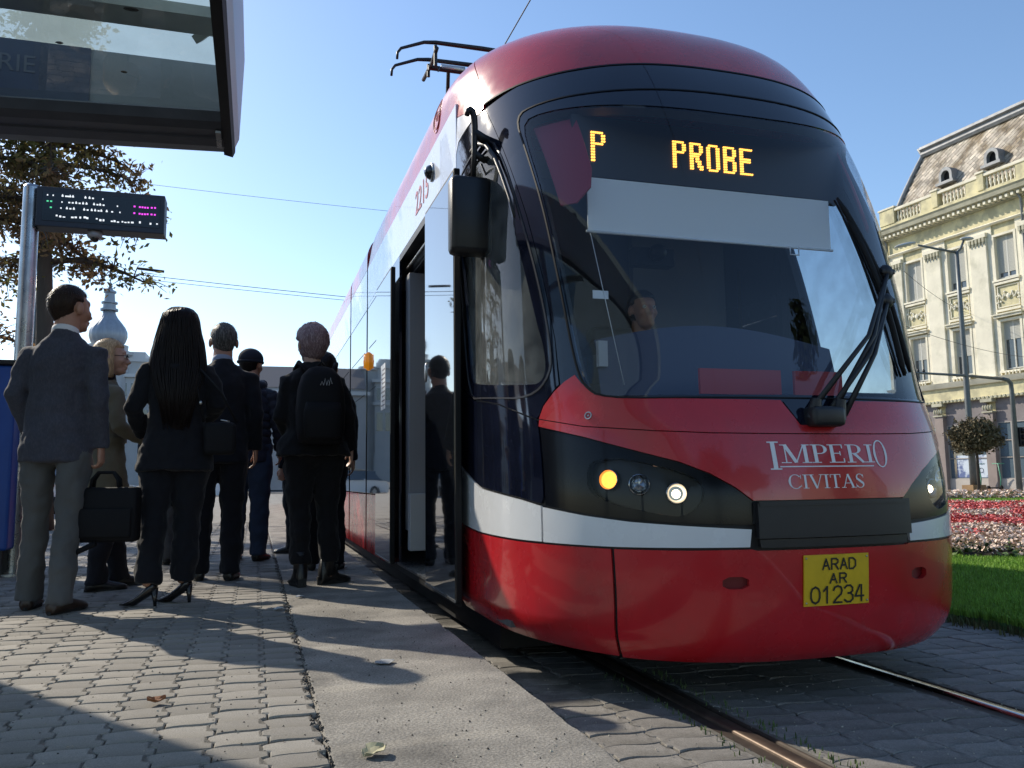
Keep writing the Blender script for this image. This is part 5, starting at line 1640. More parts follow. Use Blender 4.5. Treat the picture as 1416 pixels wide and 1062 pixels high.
for x in (.19, .215, .24, .30, .325, .36, .39, .41, .48, .505, .53, .59, .61, .635, .67, .69, .715, .74, .80, .88, .93):
    dash(bmw, x + .01, 2.80 - (.01 if x > .5 else 0) + rg.uniform(-.004, .004), rg.uniform(.012, .020), rg.uniform(.008, .018))
for z in (2.925, 2.868):
    for x in (.765, .805, .825, .845, .865, .895, .92): dash(bmp_, x, z + rg.uniform(-.002, .002), .014, .013)
for x, z in ((.13, 2.918), (.155, 2.918), (.155, 2.868)): dash(bmg, x, z, .014, .011)
mk('white_lettering', bmw, WL, db); mk('magenta_lettering', bmp_, PL, db); mk('green_lettering', bmg, GL, db)
bm = bmesh.new(); lathe(bm, [(2.722, .055), (2.69, .058), (2.672, .05)], 18, (.47, 0, 0)); mk('camera_mount', bm, GREYPL, db, smooth=True)
bm = bmesh.new(); ell(bm, (.47, 0, 2.672), (.036, .036, .036), 16, 10); mk('camera_dome', bm, MATS['smoked_dome'], db, smooth=True)

# blue container at the left edge, and a small white cabinet behind it
bc = empty('blue_bin', (-2.17, 7.25, 0), 0, 'tall blue panel on dark feet cut by the left picture edge', 'bin')
Bx('panel', (-.62, -.2, .20), (.43, .25, 1.58), mat('blue_panel', (.015, .08, .36), .45, var=.1, vscale=3), bc, bevel=.02)
Bx('plinth', (-.58, -.16, .03), (.39, .21, .199), DARKMETAL, bc)
Bx('rim', (-.64, -.22, 1.582), (.45, .27, 1.62), DARKMETAL, bc, bevel=.008)
bm = bmesh.new(); tube(bm, [(-.4, .1, 0), (-.4, .1, .03)], .05, 10); tube(bm, [(.25, .1, 0), (.25, .1, .03)], .05, 10); mk('foot', bm, DARKMETAL, bc)
wc = empty('white_cabinet', (-3.42, 10.2, 0), 0, 'white sign box on a post between the tree and the left picture edge', 'sign')
Bx('panel', (-.5, -.06, 1.85), (.37, .06, 2.55), WHITE, wc, bevel=.01)
bm = bmesh.new(); tube(bm, [(.0, 0, 0), (0, 0, 1.9)], .04, 10); mk('post', bm, STEEL, wc, smooth=True)

# ------------------------------------------------------------------ overhead wires
WIRE = mat('wire_black', (.01, .01, .012), .6)
def wire(name, pts, r, label, group=None, clip=None):
    bm = bmesh.new()
    a, b = Vector(pts[0]), Vector(pts[1])
    sag = pts[2] if len(pts) > 2 else .1
    n = 24
    P_ = [a.lerp(b, k / n) - Vector((0, 0, sag * 4 * (k / n) * (1 - k / n))) for k in range(n + 1)]
    tube(bm, P_, r * .75, 6)
    if clip:
        c = a.lerp(b, clip); tube(bm, [c - (b - a).normalized() * .28, c + (b - a).normalized() * .28], r * 3.2, 6)
    tag(mk(name, bm, WIRE, smooth=True), label, 'wire', group)
wire('contact_wire', ((XC, -8, 4.7), (XC, 60, 5.05), .06), .008, 'contact wire running above the tram along the track')
wire('span_wire', ((-14, 20, 6.35), (4.2, 20, 4.98), .15), .010, 'upper of the two span wires crossing the sky behind the people', clip=.64)
wire('span_wire', ((-14, 20, 6.23), (4.2, 20, 4.90), .15), .008, 'lower of the two span wires crossing the sky behind the people')
wire('span_wire', ((-14, 24, 9.5), (5, 24, 8.6), .15), .007, 'thin high span wire crossing the blue sky left of the pantograph')
wire('span_wire', ((20, 21.5, 7.2), (30, 28.5, 7.6), .2), .010, 'thin wire crossing in front of the upper windows of the yellow building')
wire('span_wire', ((18, 20, 5.2), (31, 26.5, 5.4), .2), .010, 'thin wire crossing the lower windows of the yellow building')
# pale street lamp arm showing against the tree
sl2 = empty('street_lamp', (-4.6, 20, 0), 0, 'distant street lamp whose flat dark head shows against the brown tree', 'street lamp')
bm = bmesh.new(); pole(bm, 0, 0, 0, 5.2, .08, .05); tube(bm, [(0, 0, 5.2), (.4, 0, 5.55), (.75, 0, 5.6)], .03, 8); mk('pole', bm, GP, sl2, smooth=True)
bm = bmesh.new(); ell(bm, (1.0, 0, 5.6), (.38, .12, .06), 12, 8); mk('lamp_head', bm, DARKMETAL, sl2, smooth=True)

# ------------------------------------------------------------------ town hall with onion dome, far away
PALE = mat('far_stone', (.46, .47, .48), .85, var=.08, vscale=.6)
PALE2 = mat('far_stone_trim', (.56, .57, .58), .85)
DOMEM = mat('dome_metal', (.26, .30, .36), .45, metal=.25, var=.12, vscale=1.2, stretch=(3, 3, .4))
th = empty('palace_with_dome', (-14.6, 92, GRN + .6), 0, 'pale distant palace with a ribbed onion dome and lantern', 'building')
bm = bmesh.new(); lathe(bm, [(0, 2.2), (13.0, 2.2), (13.2, 2.5), (13.5, 2.5), (13.7, 1.9), (14.2, 1.95)], 24); mk('drum', bm, PALE, th)
bm = bmesh.new()
prof = [(z_, r_ * .80) for z_, r_ in ((14.2, 1.7), (14.6, 2.05), (15.1, 2.25), (15.6, 2.22), (16.1, 1.95), (16.6, 1.5), (17.0, 1.1), (17.4, .82), (17.8, .68))]
n = 96
loft(bm, [[(r * (1 + .012 * math.cos(16 * 2 * math.pi * k / n)) * math.cos(2 * math.pi * k / n), r * (1 + .012 * math.cos(16 * 2 * math.pi * k / n)) * math.sin(2 * math.pi * k / n), z) for k in range(n)] for z, r in prof])
mk('onion_dome', bm, DOMEM, th, smooth=True)
bm = bmesh.new(); lathe(bm, [(17.8, .85), (18.0, .85), (18.05, .62), (18.5, .60), (18.55, .78), (18.7, .78), (18.75, .52), (19.6, .46), (19.7, .62), (19.85, .60), (20.0, .30), (20.4, .14), (20.6, .2), (20.8, .05), (22.6, .02)], 16)
mk('lantern', bm, DOMEM, th)
bm = bmesh.new(); 
for (x0, x1, zt, y) in ((-26, -3.5, 10.6, 4), (3.0, 5.6, 12.6, 0)):
    box(bm, (x0, y, 0), (x1, y + 8, zt))
box(bm, (1.2, -1, 0), (4.4, 5, 11.2)); box(bm, (1.6, -.6, 11.2), (3.9, 4, 12.8)); box(bm, (-3.5, 2, 0), (1.2, 9, 10.8))
mk('wall', bm, PALE, th)
bm = bmesh.new(); box(bm, (1.0, -1.3, 10.9), (4.6, 5, 11.25)); box(bm, (1.45, -.8, 12.55), (4.05, 4.2, 12.9)); box(bm, (1.9, -.4, 12.9), (3.6, 3.6, 13.6)); box(bm, (3.0, -.3, 12.4), (5.9, 8, 12.75)); box(bm, (1.0, -1.2, 8.4), (4.6, -.9, 8.7))
mk('cornice', bm, PALE2, th)
for x in (1.75, 2.75, 3.75):
    Bx('window', (x - .3, -1.04, 9.0), (x + .3, -1.0, 10.3), PANE, th)
    Bx('window', (x - .3, -1.04, 5.6), (x + .3, -1.0, 7.6), PANE, th)
fr2 = empty('long_street_building', (-9.0, 88, GRN), R(-2), 'long grey four storey street building far behind the crowd, mirrored in the tram side', 'building')
Bx('wall', (0, 0, 0), (34, 12, 10.4), mat('far_grey_wall', (.34, .345, .36), .85, var=.1, vscale=.5), fr2)
Bx('cornice', (-.3, -.4, 9.7), (34.3, -.0, 10.1), PALE2, fr2)
bm = bmesh.new()
loft(bm, [[(x, y, z) for y, z in ((-.2, 10.4), (3.5, 13.0), (8.5, 13.0), (12, 10.4))] for x in (0, 34)]); mk('roof', bm, mat('far_roof', (.20, .17, .16), .8), fr2)
me = None
for k in range(13):
    for r_, (za, zb2) in enumerate(((1.0, 2.9), (4.2, 6.0), (7.1, 8.9))):
        w = Bx('window', (1.2 + k * 2.5, -.06, za), (2.3 + k * 2.5, -.0, zb2), PANE, fr2) if me is None else link('window', me, None, fr2)
        if me is None: me = w.data; base = (1.2, za)
        else: w.location = (k * 2.5, 0, za - base[1])
# building row beyond the left side of the square (mirrored by the tram windows)
def block(name, loc, rz, L_, D_, H_, label, m, seed):
    t = empty(name, loc, rz, label, 'building')
    Bx('wall', (0, 0, 0), (L_, D_, H_), m, t)
    Bx('cornice', (-.2, -.35, H_ - .7), (L_ + .2, -.0, H_ - .3), PALE2, t)
    bm = bmesh.new(); loft(bm, [[(x, y, z) for y, z in ((-.2, H_), (D_ * .3, H_ + 2.6), (D_ * .7, H_ + 2.6), (D_, H_))] for x in (0, L_)]); mk('roof', bm, MATS['far_roof'], t)
    me = None
    n = int(L_ / 2.6)
    for k in range(n):
        for f in range(int(H_ / 3.4)):
            za = 1.0 + f * 3.3
            if me is None:
                w = Bx('window', (1, -.05, za), (2.1, -.0, za + 1.8), PANE, t); me = w.data
            else:
                w = link('window', me, None, t); w.location = (k * 2.6, 0, f * 3.3)
    return t
block('street_block', (-46, 16, GRN), R(74), 60, 14, 10, 'pale row of houses beyond the left side of the square', mat('row_wall', (.42, .40, .36), .85, var=.1, vscale=.5), 3)
block('street_block', (66, -40, GRN), R(150), 44, 14, 10, 'cream row of houses behind the photographer, mirrored in the red nose', mat('row_wall_cream', (.50, .45, .34), .85, var=.1, vscale=.5), 4)
block('white_house', (12.5, 62, GRN), R(-6), 22, 12, 13.5, 'white house beyond the tram seen through the edge of the windscreen', mat('white_wall', (.60, .60, .60), .85, var=.06, vscale=.5), 5)

# ------------------------------------------------------------------ parked cars far behind
def car(x, y, rz, paint, label, group='cars parked beyond the crowd'):
    t = empty('parked_car', (x, y, GRN - .05), rz, label, 'car', group)
    def prof(w, pts, z0):
        return [[(px, w * s_, pz) for px, pz in pts] for s_ in (-1, 1)]
    bm = bmesh.new()
    body = [(-2.1, .28), (-2.15, .62), (-2.0, .86), (-1.3, .92), (.95, .94), (1.9, .80), (2.12, .60), (2.1, .28)]
    cab = [(-1.75, .90), (-1.30, 1.38), (-.5, 1.48), (.25, 1.44), (1.0, .94)]
    loft(bm, [[(p, -.80, z) for p, z in body], [(p, -.86, z + 0) for p, z in body], [(p, .86, z) for p, z in body], [(p, .80, z) for p, z in body]])
    mk('body', bm, paint, t, auto=30)
    bm = bmesh.new(); loft(bm, [[(p * .99, -.80 if z < 1 else -.62, z) for p, z in cab], [(p * .99, .80 if z < 1 else .62, z) for p, z in cab]])
    mk('cabin_glass', bm, PANE, t)
    bm = bmesh.new(); loft(bm, [[(-1.28, -.61, 1.385), (-.5, -.61, 1.487), (.25, -.61, 1.447), (.28, -.61, 1.40), (-1.3, -.61, 1.34)], [(-1.28, .61, 1.385), (-.5, .61, 1.487), (.25, .61, 1.447), (.28, .61, 1.40), (-1.3, .61, 1.34)]])
    for px in (-.75, .1): box(bm, (px, -.795, .93), (px + .07, .795, 1.0))
    mk('roof', bm, paint, t)
    for px in (-1.3, 1.3):
        for s_ in (-1, 1):
            bm = bmesh.new(); tube(bm, [(px, s_ * .70, .32), (px, s_ * .88, .32)], .32, 18); w = mk('wheel', bm, RUBBER, t)
            bm = bmesh.new(); tube(bm, [(px, s_ * .87, .32), (px, s_ * .89, .32)], .19, 14); mk('rim', bm, STEEL, w)
    for s_ in (-1, 1):
        bm = bmesh.new(); ell(bm, (2.06, s_ * .66, .66), (.08, .16, .08), 10, 6); mk('headlight', bm, mat('car_lamp', (.6, .6, .6), .1), t)
CW = mat('car_white', (.70, .71, .72), .25, coat=.5); CS = mat('car_silver', (.35, .36, .38), .3, metal=.5, coat=.5); CB = mat('car_dark', (.03, .035, .05), .25, coat=.5)
for i, (x, y, rz, m, lb) in enumerate(((-2.6, 44, 5, CW, 'white parked car glimpsed between the long haired woman and the man in a dark suit'), (-7.6, 45, 3, CS, 'silver parked car hidden behind the blonde woman'), (-12.6, 45.5, 2, CB, 'dark parked car at the foot of the domed palace'),
        (-5.5, 26.0, -84, CW, 'white van like car mirrored in the tram windows'), (-5.9, 32, -84, CS, 'silver car behind the white one, mirrored in the tram windows'), (-5.2, 20.6, -86, CW, 'nearest white car standing beyond the brown tree'))):
    car(x, y, R(rz), m, lb)

# ------------------------------------------------------------------ litter on the platform
def litter(name, x, y, rz, s_, m, label, curl=.3, seed=1, z=.004):
    rg = random.Random(seed)
    bm = bmesh.new()
    n = 7
    rows = []
    for i in range(n):
        u = i / (n - 1); w = math.sin(math.pi * min(.97, u * .93 + .05)) ** .8 * .5 * (1 + .25 * math.sin(u * 14))
        rows.append([bm.verts.new(((u - .5) * s_, v * w * s_, s_ * curl * (abs(v) ** 1.5 * .55 + .25 * math.sin(u * 5 + seed)) + s_ * curl * .3)) for v in (-1, -.5, 0, .5, 1)])
    for a, b in zip(rows, rows[1:]):
        for k in range(4): bm.faces.new((a[k], a[k + 1], b[k + 1], b[k]))
    o = mk(name, bm, m, smooth=False)
    md = o.modifiers.new('thick', 'SOLIDIFY'); md.thickness = .0012
    mn = min(v.co.z for v in o.data.vertices)
    o.location = (x, y, z - mn); o.rotation_euler = (0, 0, rz)
    tag(o, label, 'leaf' if 'leaf' in name else 'paper', 'litter on the platform')
LB = mat('fallen_leaf_brown', (.25, .10, .04), .8, var=.3, vscale=40); LP = mat('fallen_leaf_pale', (.38, .35, .22), .8, var=.2, vscale=40); PW = mat('scrap_paper', (.50, .52, .54), .8)
litter('fallen_leaf', -.28, 2.90, .3, .055, LB, 'curled reddish brown leaf on the sunlit pavers', .35, 2)
litter('paper_scrap', .48, 3.22, .2, .075, mat('grey_wrapper', (.30, .31, .32), .7), 'flattened grey wrapper on the concrete edge slab', .06, 3)
litter('fallen_leaf', .30, 2.18, .5, .065, LP, 'pale olive leaf on the concrete at the bottom of the picture', .3, 4)
litter('paper_scrap', .135, 4.72, .2, .05, PW, 'small pale scrap on the pavers near the slab joint', .2, 5)
litter('paper_scrap', .27, 5.16, .5, .05, PW, 'small scrap on the slab near the black boots', .2, 6)
litter('fallen_leaf', .17, 3.95, 1.5, .028, LP, 'tiny dry leaf by the joint of pavers and slab', .3, 7)
litter('paper_scrap', 2.95, 2.55, 1.5, .03, PW, 'white speck of litter between the rails and the lawn', .2, 8, GRN + .004)
litter('paper_scrap', 4.75, 5.55, 1.5, .075, PW, 'crumpled white litter lying in the grass', .8, 9, GRN + .09)
def grit(name, n, x0, x1, y0, y1, z, m, seed, label, smin=.0015, smax=.005):
    rg = random.Random(seed); V, F = [], []
    for _ in range(n):
        x = rg.uniform(x0, x1); y = y0 + (y1 - y0) * rg.random() ** 1.4; s_ = rg.uniform(smin, smax); a = rg.uniform(0, 6.28); k = len(V)
        for q in range(3): V.append((x + s_ * math.cos(a + q * 2.1), y + s_ * math.sin(a + q * 2.1), z))
        V.append((x, y, z + s_ * .9)); F += [(k, k + 1, k + 3), (k + 1, k + 2, k + 3), (k + 2, k, k + 3)]
    me = bpy.data.meshes.new(name); me.from_pydata(V, [], F); me.materials.append(m)
    o = link(name, me); o['kind'] = 'stuff'; o['label'] = label; o['category'] = 'grit'
grit('platform_grit', 1500, -2.2, .86, 1.9, 8, .0005, mat('grit_dark', (.07, .06, .05), .9, rand=.6), 3, 'dark grit and crumbs scattered on the platform')
grit('pale_grit', 350, -2.2, .86, 1.9, 8, .0005, mat('grit_pale', (.42, .38, .30), .9, rand=.4), 4, 'pale grit scattered on the platform')
grit('joint_debris', 900, .165, .20, 1.9, 8, -.004, MATS['grit_dark'], 6, 'dirt crumbs lying in the joint beside the slab', .003, .008)
grit('track_grit', 900, .9, 4.0, 2.0, 6, GRN + .0005, MATS['grit_pale'], 5, 'grit and crumbs between the rails', .0015, .005)
# weeds growing in the left rail joint
rg = random.Random(4)
def weed_region(rg_):
    y = rg_.uniform(2.0, 3.6); return (RX[0] + .12 + rg_.gauss(0, .02) if rg_.random() < .7 else RX[0] - .11 + rg_.gauss(0, .015)), y if noise.noise(Vector((y * 3, 0, 0))) > -.05 else y
w = blades('track_weeds', 260, weed_region, .022, mat('weed_green', (.08, .13, .03), .7, rand=.3), 8, wd=.003, z=GRN - .002); w['kind'] = 'stuff'; w['label'] = 'sparse weeds in the rail joint'; w['category'] = 'weeds'
def edge_region(rg_):
    return 4.0 + rg_.gauss(0, .05), rg_.uniform(2.0, 9)
w = blades('lawn_edge_tufts', 2600, edge_region, .05, mat('dry_grass', (.10, .11, .04), .8, rand=.4), 18, z=GRN + .0); w['kind'] = 'stuff'
# ------------------------------------------------------------------ people
SKIN = mat('skin_warm', (.42, .22, .15), .5, var=.06, vscale=30, bump=.0004, bscale=200)
SKIN2 = mat('skin_fair', (.52, .32, .24), .5, var=.06, vscale=30, bump=.0004, bscale=200)
def cloth(name, col, bump2=.006, fold=9, weave=500, rough=.85, var=.12, stretch=(1, 1, .45), **k):
    return mat(name, col, rough, spec=.2, var=var, vscale=7, bump=.0006, bscale=weave, bump2=bump2, b2scale=fold, stretch=stretch, sheen=.1, **k)
TEX = bpy.data.textures.new('folds', 'CLOUDS'); TEX.noise_scale = .11; TEX.noise_depth = 2
TEX2 = bpy.data.textures.new('strands', 'CLOUDS'); TEX2.noise_scale = .03
def soft(name, bm, m, parent, vox=.012, it=4, disp=0, dscale=None, fac=.5):
    o = mk(name, bm, m, parent, smooth=True)
    r = o.modifiers.new('skin', 'REMESH'); r.mode = 'VOXEL'; r.voxel_size = vox; r.use_smooth_shade = True
    s = o.modifiers.new('soft', 'SMOOTH'); s.factor = fac; s.iterations = it
    if disp:
        d = o.modifiers.new('folds', 'DISPLACE'); d.texture = TEX; d.strength = disp; d.mid_level = .5; d.texture_coords = 'LOCAL'
    return o
def hand(bm, wrist, d, palm_n, s=1.0, curl=.5, thumb=1, grip=0.0):
    """wrist point, direction of the fingers, normal of the palm side, thumb side sign"""
    d = Vector(d).normalized(); n = Vector(palm_n); n = (n - d * n.dot(d)).normalized(); sd_ = d.cross(n) * thumb
    W = Vector(wrist)
    tube(bm, [W - d * .02 * s, W + d * .02 * s, W + d * .055 * s, W + d * .088 * s], [(.024 * s, .019 * s), (.030 * s, .018 * s), (.038 * s, .016 * s), (.038 * s, .014 * s)], 12) if abs((Vector((1, 0, 0)) - d * d.x).normalized().dot(sd_)) > .7 else \
        tube(bm, [W - d * .02 * s, W + d * .02 * s, W + d * .055 * s, W + d * .088 * s], [(.019 * s, .024 * s), (.018 * s, .030 * s), (.016 * s, .038 * s), (.014 * s, .038 * s)], 12)
    for k, (off, ln) in enumerate(((.028, .068), (.0095, .078), (-.0095, .073), (-.028, .056))):
        p = W + d * .083 * s + sd_ * off * s
        c = curl + grip
        a1 = c * .8; a2 = c * 1.9; a3 = c * 2.9
        q = [p]
        for a, f in ((a1, .45), (a2, .32), (a3, .23)):
            q.append(q[-1] + (d * math.cos(a) + n * math.sin(a) + sd_ * off * .8) * ln * f * s)
        tube(bm, q, [.0092 * s, .0085 * s, .0078 * s, .0062 * s], 8)
    p = W + d * .025 * s + sd_ * .026 * s
    t1 = p + (d * .6 + sd_ * .65 + n * .35).normalized() * .036 * s
    t2 = t1 + (d * .85 + sd_ * .2 + n * .4).normalized() * .030 * s
    t3 = t2 + (d * .9 + n * .5).normalized() * .022 * s
    tube(bm, [p, t1, t2, t3], [.013 * s, .011 * s, .0095 * s, .0075 * s], 8)
def head(bm, c, M, s=1.0, female=False):
    """c is the head centre at ear height; M turns the head; face looks +Y"""
    def P(x, y, z): return Vector(c) + M @ (Vector((x, y, z)) * s)
    def E(x, y, z, r, fn=None): ell(bm, P(x, y, z), tuple(q * s for q in r), 18, 12, M.to_4x4(), fn)
    E(0, -.012, .035, (.078, .096, .090))             # skull
    E(0, .030, -.005, (.068, .066, .090))             # face
    E(0, .046, -.075, (.044 if female else .050, .044, .038))   # jaw and chin
    E(0, .080, -.088, (.018, .016, .016))
    E(0, .072, .040, (.050, .022, .028))              # brow
    for sx in (-1, 1):
        E(sx * .040, .058, -.018, (.026, .030, .026))  # cheek
        ell(bm, P(sx * .083, -.005, -.002), (.012 * s, .021 * s, .033 * s), 10, 8, M.to_4x4())   # ear
    tube(bm, [P(0, .086, .022), P(0, .104, -.010), P(0, .113, -.024), P(0, .100, -.034)], [.009 * s, .012 * s, .0155 * s, .011 * s], 8)
    for sx in (-1, 1): E(sx * .012, .098, -.026, (.010, .012, .009))
    E(0, .094, -.052, (.024, .012, .0075)); E(0, .091, -.065, (.021, .012, .0085))
def eyes(parent, c, M, s=1.0):
    bm = bmesh.new()
    for sx in (-1, 1):
        p = Vector(c) + M @ (Vector((sx * .030, .083, .012)) * s); ell(bm, p, .0125 * s, 12, 8)
    o = mk('eye', bm, mat('eye_white', (.65, .63, .60), .2), parent, smooth=True)
    bm = bmesh.new()
    for sx in (-1, 1):
        p = Vector(c) + M @ (Vector((sx * .030, .092, .012)) * s); ell(bm, p, .0052 * s, 10, 6)
    mk('iris', bm, mat('eye_iris', (.03, .02, .015), .1), o, smooth=True)
def hair_cap(parent, c, M, m, s=1.0, puff=.010, nape=-.055, front=.045, seed=0, curl=0, name='hair', k_=1.09):
    """short hair: a cap hugging the skull, drawn in under the skin on the face"""
    s = s * k_
    bm = bmesh.new()
    def fn(p):
        y, z = p.y, p.z
        th = 1.0
        face = max(0, min(1, (y - .30) * 4)) * max(0, min(1, (.50 - z) * 5))
        ear = max(0, min(1, (abs(p.x) - .80) * 8)) * max(0, min(1, (.10 - z) * 6)) * max(0, min(1, (y + .25) * 5))
        n = noise.noise(Vector((p.x * 5, p.y * 5, p.z * 5 + seed))) * .02 + noise.noise(Vector((p.x * 14, p.y * 14, p.z * 14 + seed))) * (.018 + curl)
        return 1 + n - .22 * face - .16 * ear
    res = ell(bm, (0, 0, 0), 1, 48, 32, None, fn)
    r = Vector((.081 + puff, .101 + puff, .095 + puff))
    for v in res:
        p = v.co.copy()
        q = Vector((p.x * r.x, p.y * r.y - .014, p.z * r.z + .033))
        if p.z < -.15 and p.y < .5:     # stretch the back down to the nape
            k = min(1, (-.15 - p.z) * 1.6)
            q.z = q.z + nape * .55 * k; q.x *= (1 - .22 * k); q.y = q.y * (1 - .10 * k) - .004
        v.co = Vector(c) + M @ (q * s)
    rg = random.Random(seed + 77)
    base = [v for v in res]
    for v in rg.sample(base, 900):
        d = (v.co - Vector(c)).normalized()
        loc = M.inverted() @ d
        if loc.y > .35 and loc.z < .55: continue
        if loc.z < -.62: continue
        dn = (Vector((0, -.25, -1)) - d * Vector((0, -.25, -1)).dot(d)); dn.normalize()
        w = d.cross(dn) * .0022 * s
        L_ = rg.uniform(.012, .026) * s
        p0 = v.co - d * .002; p1 = v.co + dn * L_ + d * rg.uniform(.001, .006) * s + w * rg.uniform(-3, 3)
        q = [bm.verts.new(x) for x in (p0 - w, p0 + w, p1)]
        bm.faces.new(q)
    return mk(name, bm, m, parent, smooth=True)
def HAIRM(name, col, col2=None, rough=.45):
    return mat(name, col, rough, spec=.18, var=.35, vscale=60, bump=.0012, bscale=90, stretch=(3, 3, .35), col2=col2, c2scale=40)
def person(label, x, y, rz, H, spec, group=None, z=0):
    s = H / 1.80
    root = empty('person', (x, y, z), R(rz), label, 'person', group)
    fem = spec.get('female', False)
    heel = spec.get('heel', 0)
    sw = spec.get('shoulder', .158 if fem else .178)
    bulk = spec.get('bulk', 1.0)
    hipw = spec.get('hip', .095)
    lean = spec.get('lean', (0, 0))
    V = lambda x_, y_, z_: Vector((x_ * s + lean[0] * z_ * s, y_ * s + lean[1] * z_ * s, z_ * s))
    # joints
    fl = spec.get('feet', (((-.10, 0), 8), ((.10, 0), -8)))       # ((x, y), toe-out angle)
    legs = []
    for i, ((fx, fy), ang) in enumerate(fl):
        sx = -1 if i == 0 else 1
        hipj = V(sx * hipw, 0, .92); ank = Vector((fx * s, (fy - .02) * s, (.085 + heel) * s))
        kn = (hipj + ank) / 2 + Vector((0, .025 * s, .02 * s))
        legs.append((hipj, kn, ank, ang, (fx * s, fy * s)))
    arms = spec.get('arms')
    if arms is None: arms = (((-.225, -.02, 1.16), (-.235, .04, .90), (0, .1, -1)), ((.225, -.02, 1.16), (.235, .04, .90), (0, .1, -1)))
    headc = V(0, .02 + spec.get('head_fwd', 0), 1.662)
    HM = (Matrix.Rotation(R(spec.get('head_yaw', 0)), 3, 'Z') @ Matrix.Rotation(R(spec.get('head_pitch', 0)), 3, 'X'))
    skin = spec.get('skin', SKIN)
    # body, one continuous surface
    bm = bmesh.new()
    head(bm, headc, HM, s * spec.get('head', 1.09), fem)
    tube(bm, [V(0, -.03, 1.44), V(0, -.012, 1.53), headc + Vector((0, -.02, -.03)) * s], [.072 * s, (.058 if fem else .068) * s, .064 * s], 14)
    tube(bm, [V(0, 0, .88), V(0, 0, 1.05), V(0, 0, 1.28), V(0, -.01, 1.42)], [(.13 * s, .085 * s), (.12 * s, .08 * s), (.13 * s, .085 * s), (.06 * s, .055 * s)], 16)
    tube(bm, [V(-sw * .85, -.01, 1.375), V(sw * .85, -.01, 1.375)], .038 * s, 10)
    for hipj, kn, ank, ang, f in legs: tube(bm, [hipj, kn, ank], [.075 * s, .048 * s, .034 * s], 12); ell(bm, ank - Vector((0, 0, .015 * s)), (.034 * s, .05 * s, .035 * s), 10, 8)
    hands = []
    for i, (el, wr, dr) in enumerate(arms):
        sx = -1 if i == 0 else 1
        sh_ = V(sx * sw, -.01, 1.412); e = V(*el); w_ = V(*wr)
        tube(bm, [sh_ - Vector((0, 0, .03 * s)), e, w_], [.036 * s, .033 * s, .024 * s], 12)
        d = Vector(dr).normalized()
        pn = spec.get('palms', ((1, 0, 0), (-1, 0, 0)))[i]
        hand(bm, w_, d, pn, s * (.90 if fem else 1.0), spec.get('curl', .45), thumb=(1 if Vector(d).cross(Vector(pn)).y > 0 else -1), grip=(spec.get('grip', (0, 0))[i]))
        hands.append((sh_, e, w_, d))
    soft('body', bm, skin, root, .0065 * s, 2)
    if spec.get('eyes'): eyes(root, headc, HM, s * 1.09)
    # trousers
    bm = bmesh.new()
    tw = spec.get('leg_w', 1.0)
    for hipj, kn, ank, ang, f in legs:
        hem = ank + Vector((0, -.005, spec.get('hem', -.035) * s))
        tube(bm, [hipj + Vector((0, 0, .06 * s)), hipj - Vector((0, 0, .10 * s)), kn, kn.lerp(hem, .55) + Vector((0, -.012, 0)), hem],
             [(.086 * s * bulk * tw, .100 * s * bulk), (.092 * s * bulk * tw, .102 * s * bulk), (.070 * s * tw, .076 * s * tw), (.064 * s * tw, .070 * s * tw), (spec.get('hem_r', .068) * s, (spec.get('hem_r', .068) + .008) * s)], 18)
    ell(bm, V(0, -.015, .93), (.150 * s * bulk * spec.get('hips', 1), .108 * s * bulk * spec.get('hips', 1), .15 * s), 20, 12)
    soft('trousers', bm, spec['trousers'], root, .011 * s, 3, spec.get('tfold', .040))
    # jacket or coat
    jl = spec.get('jacket_len', .80)
    bm = bmesh.new()
    jb = spec.get('jacket_bulk', 1.0) * bulk
    jf = spec.get('flare', 1.0)
    waist = spec.get('waist', .92 if fem else .97)
    prof = [(jl, .178 * jf, .135 * jf, 0), (jl + (1.06 - jl) * .5, .178 * (1 + (jf - 1) * .6), .132, 0), (1.06, .168 * waist, .118, 0), (1.20, .180, .124, 0), (1.33, .196, .128, -.008), (1.41, .186, .112, -.015), (1.455, .150, .096, -.02), (1.48, .118, .084, -.02), (1.505, .084, .074, -.018), (1.535, .070, .068, -.014)]
    loft(bm, [[V(a * jb * math.cos(2 * math.pi * k / 28) * (sw / .205 * .5 + .42 if z_ > 1.1 else 1.0), c + b * jb * math.sin(2 * math.pi * k / 28), z_) for k in range(28)] for z_, a, b, c in prof])
    sr = spec.get('sleeve', 1.0)
    for sh_, e, w_, d in hands:
        cuff = w_ + (w_ - e).normalized() * .005 * s
        tube(bm, [sh_ + Vector((-.05 * (1 if sh_.x > 0 else -1), 0, -.012)) * s, sh_ + Vector((0, 0, -.012 * s)), sh_.lerp(e, .5), e, e.lerp(cuff, .5), cuff], [.062 * s * sr, .064 * s * sr, .058 * s * sr, .051 * s * sr, .047 * s * sr, .041 * s * sr], 16)
    vj = spec.get('vox', .0105)
    j = soft(spec.get('jacket_name', 'jacket'), bm, spec['jacket'], root, vj * s, 3, spec.get('jfold', .036))
    # collar
    if spec.get('collar'):
        bm = bmesh.new()
        loft(bm, [[V(r_ * math.cos(2 * math.pi * k / 20), -.012 + r_ * .95 * math.sin(2 * math.pi * k / 20) - (.006 if z_ > 1.5 else 0), z_ + (.018 * -math.sin(2 * math.pi * k / 20))) for k in range(20)] for z_, r_ in ((1.50, .076), (1.53, .071), (1.548, .068), (1.55, .064), (1.51, .058))], cap=False)
        mk('collar', bm, spec['collar'], root, smooth=True)
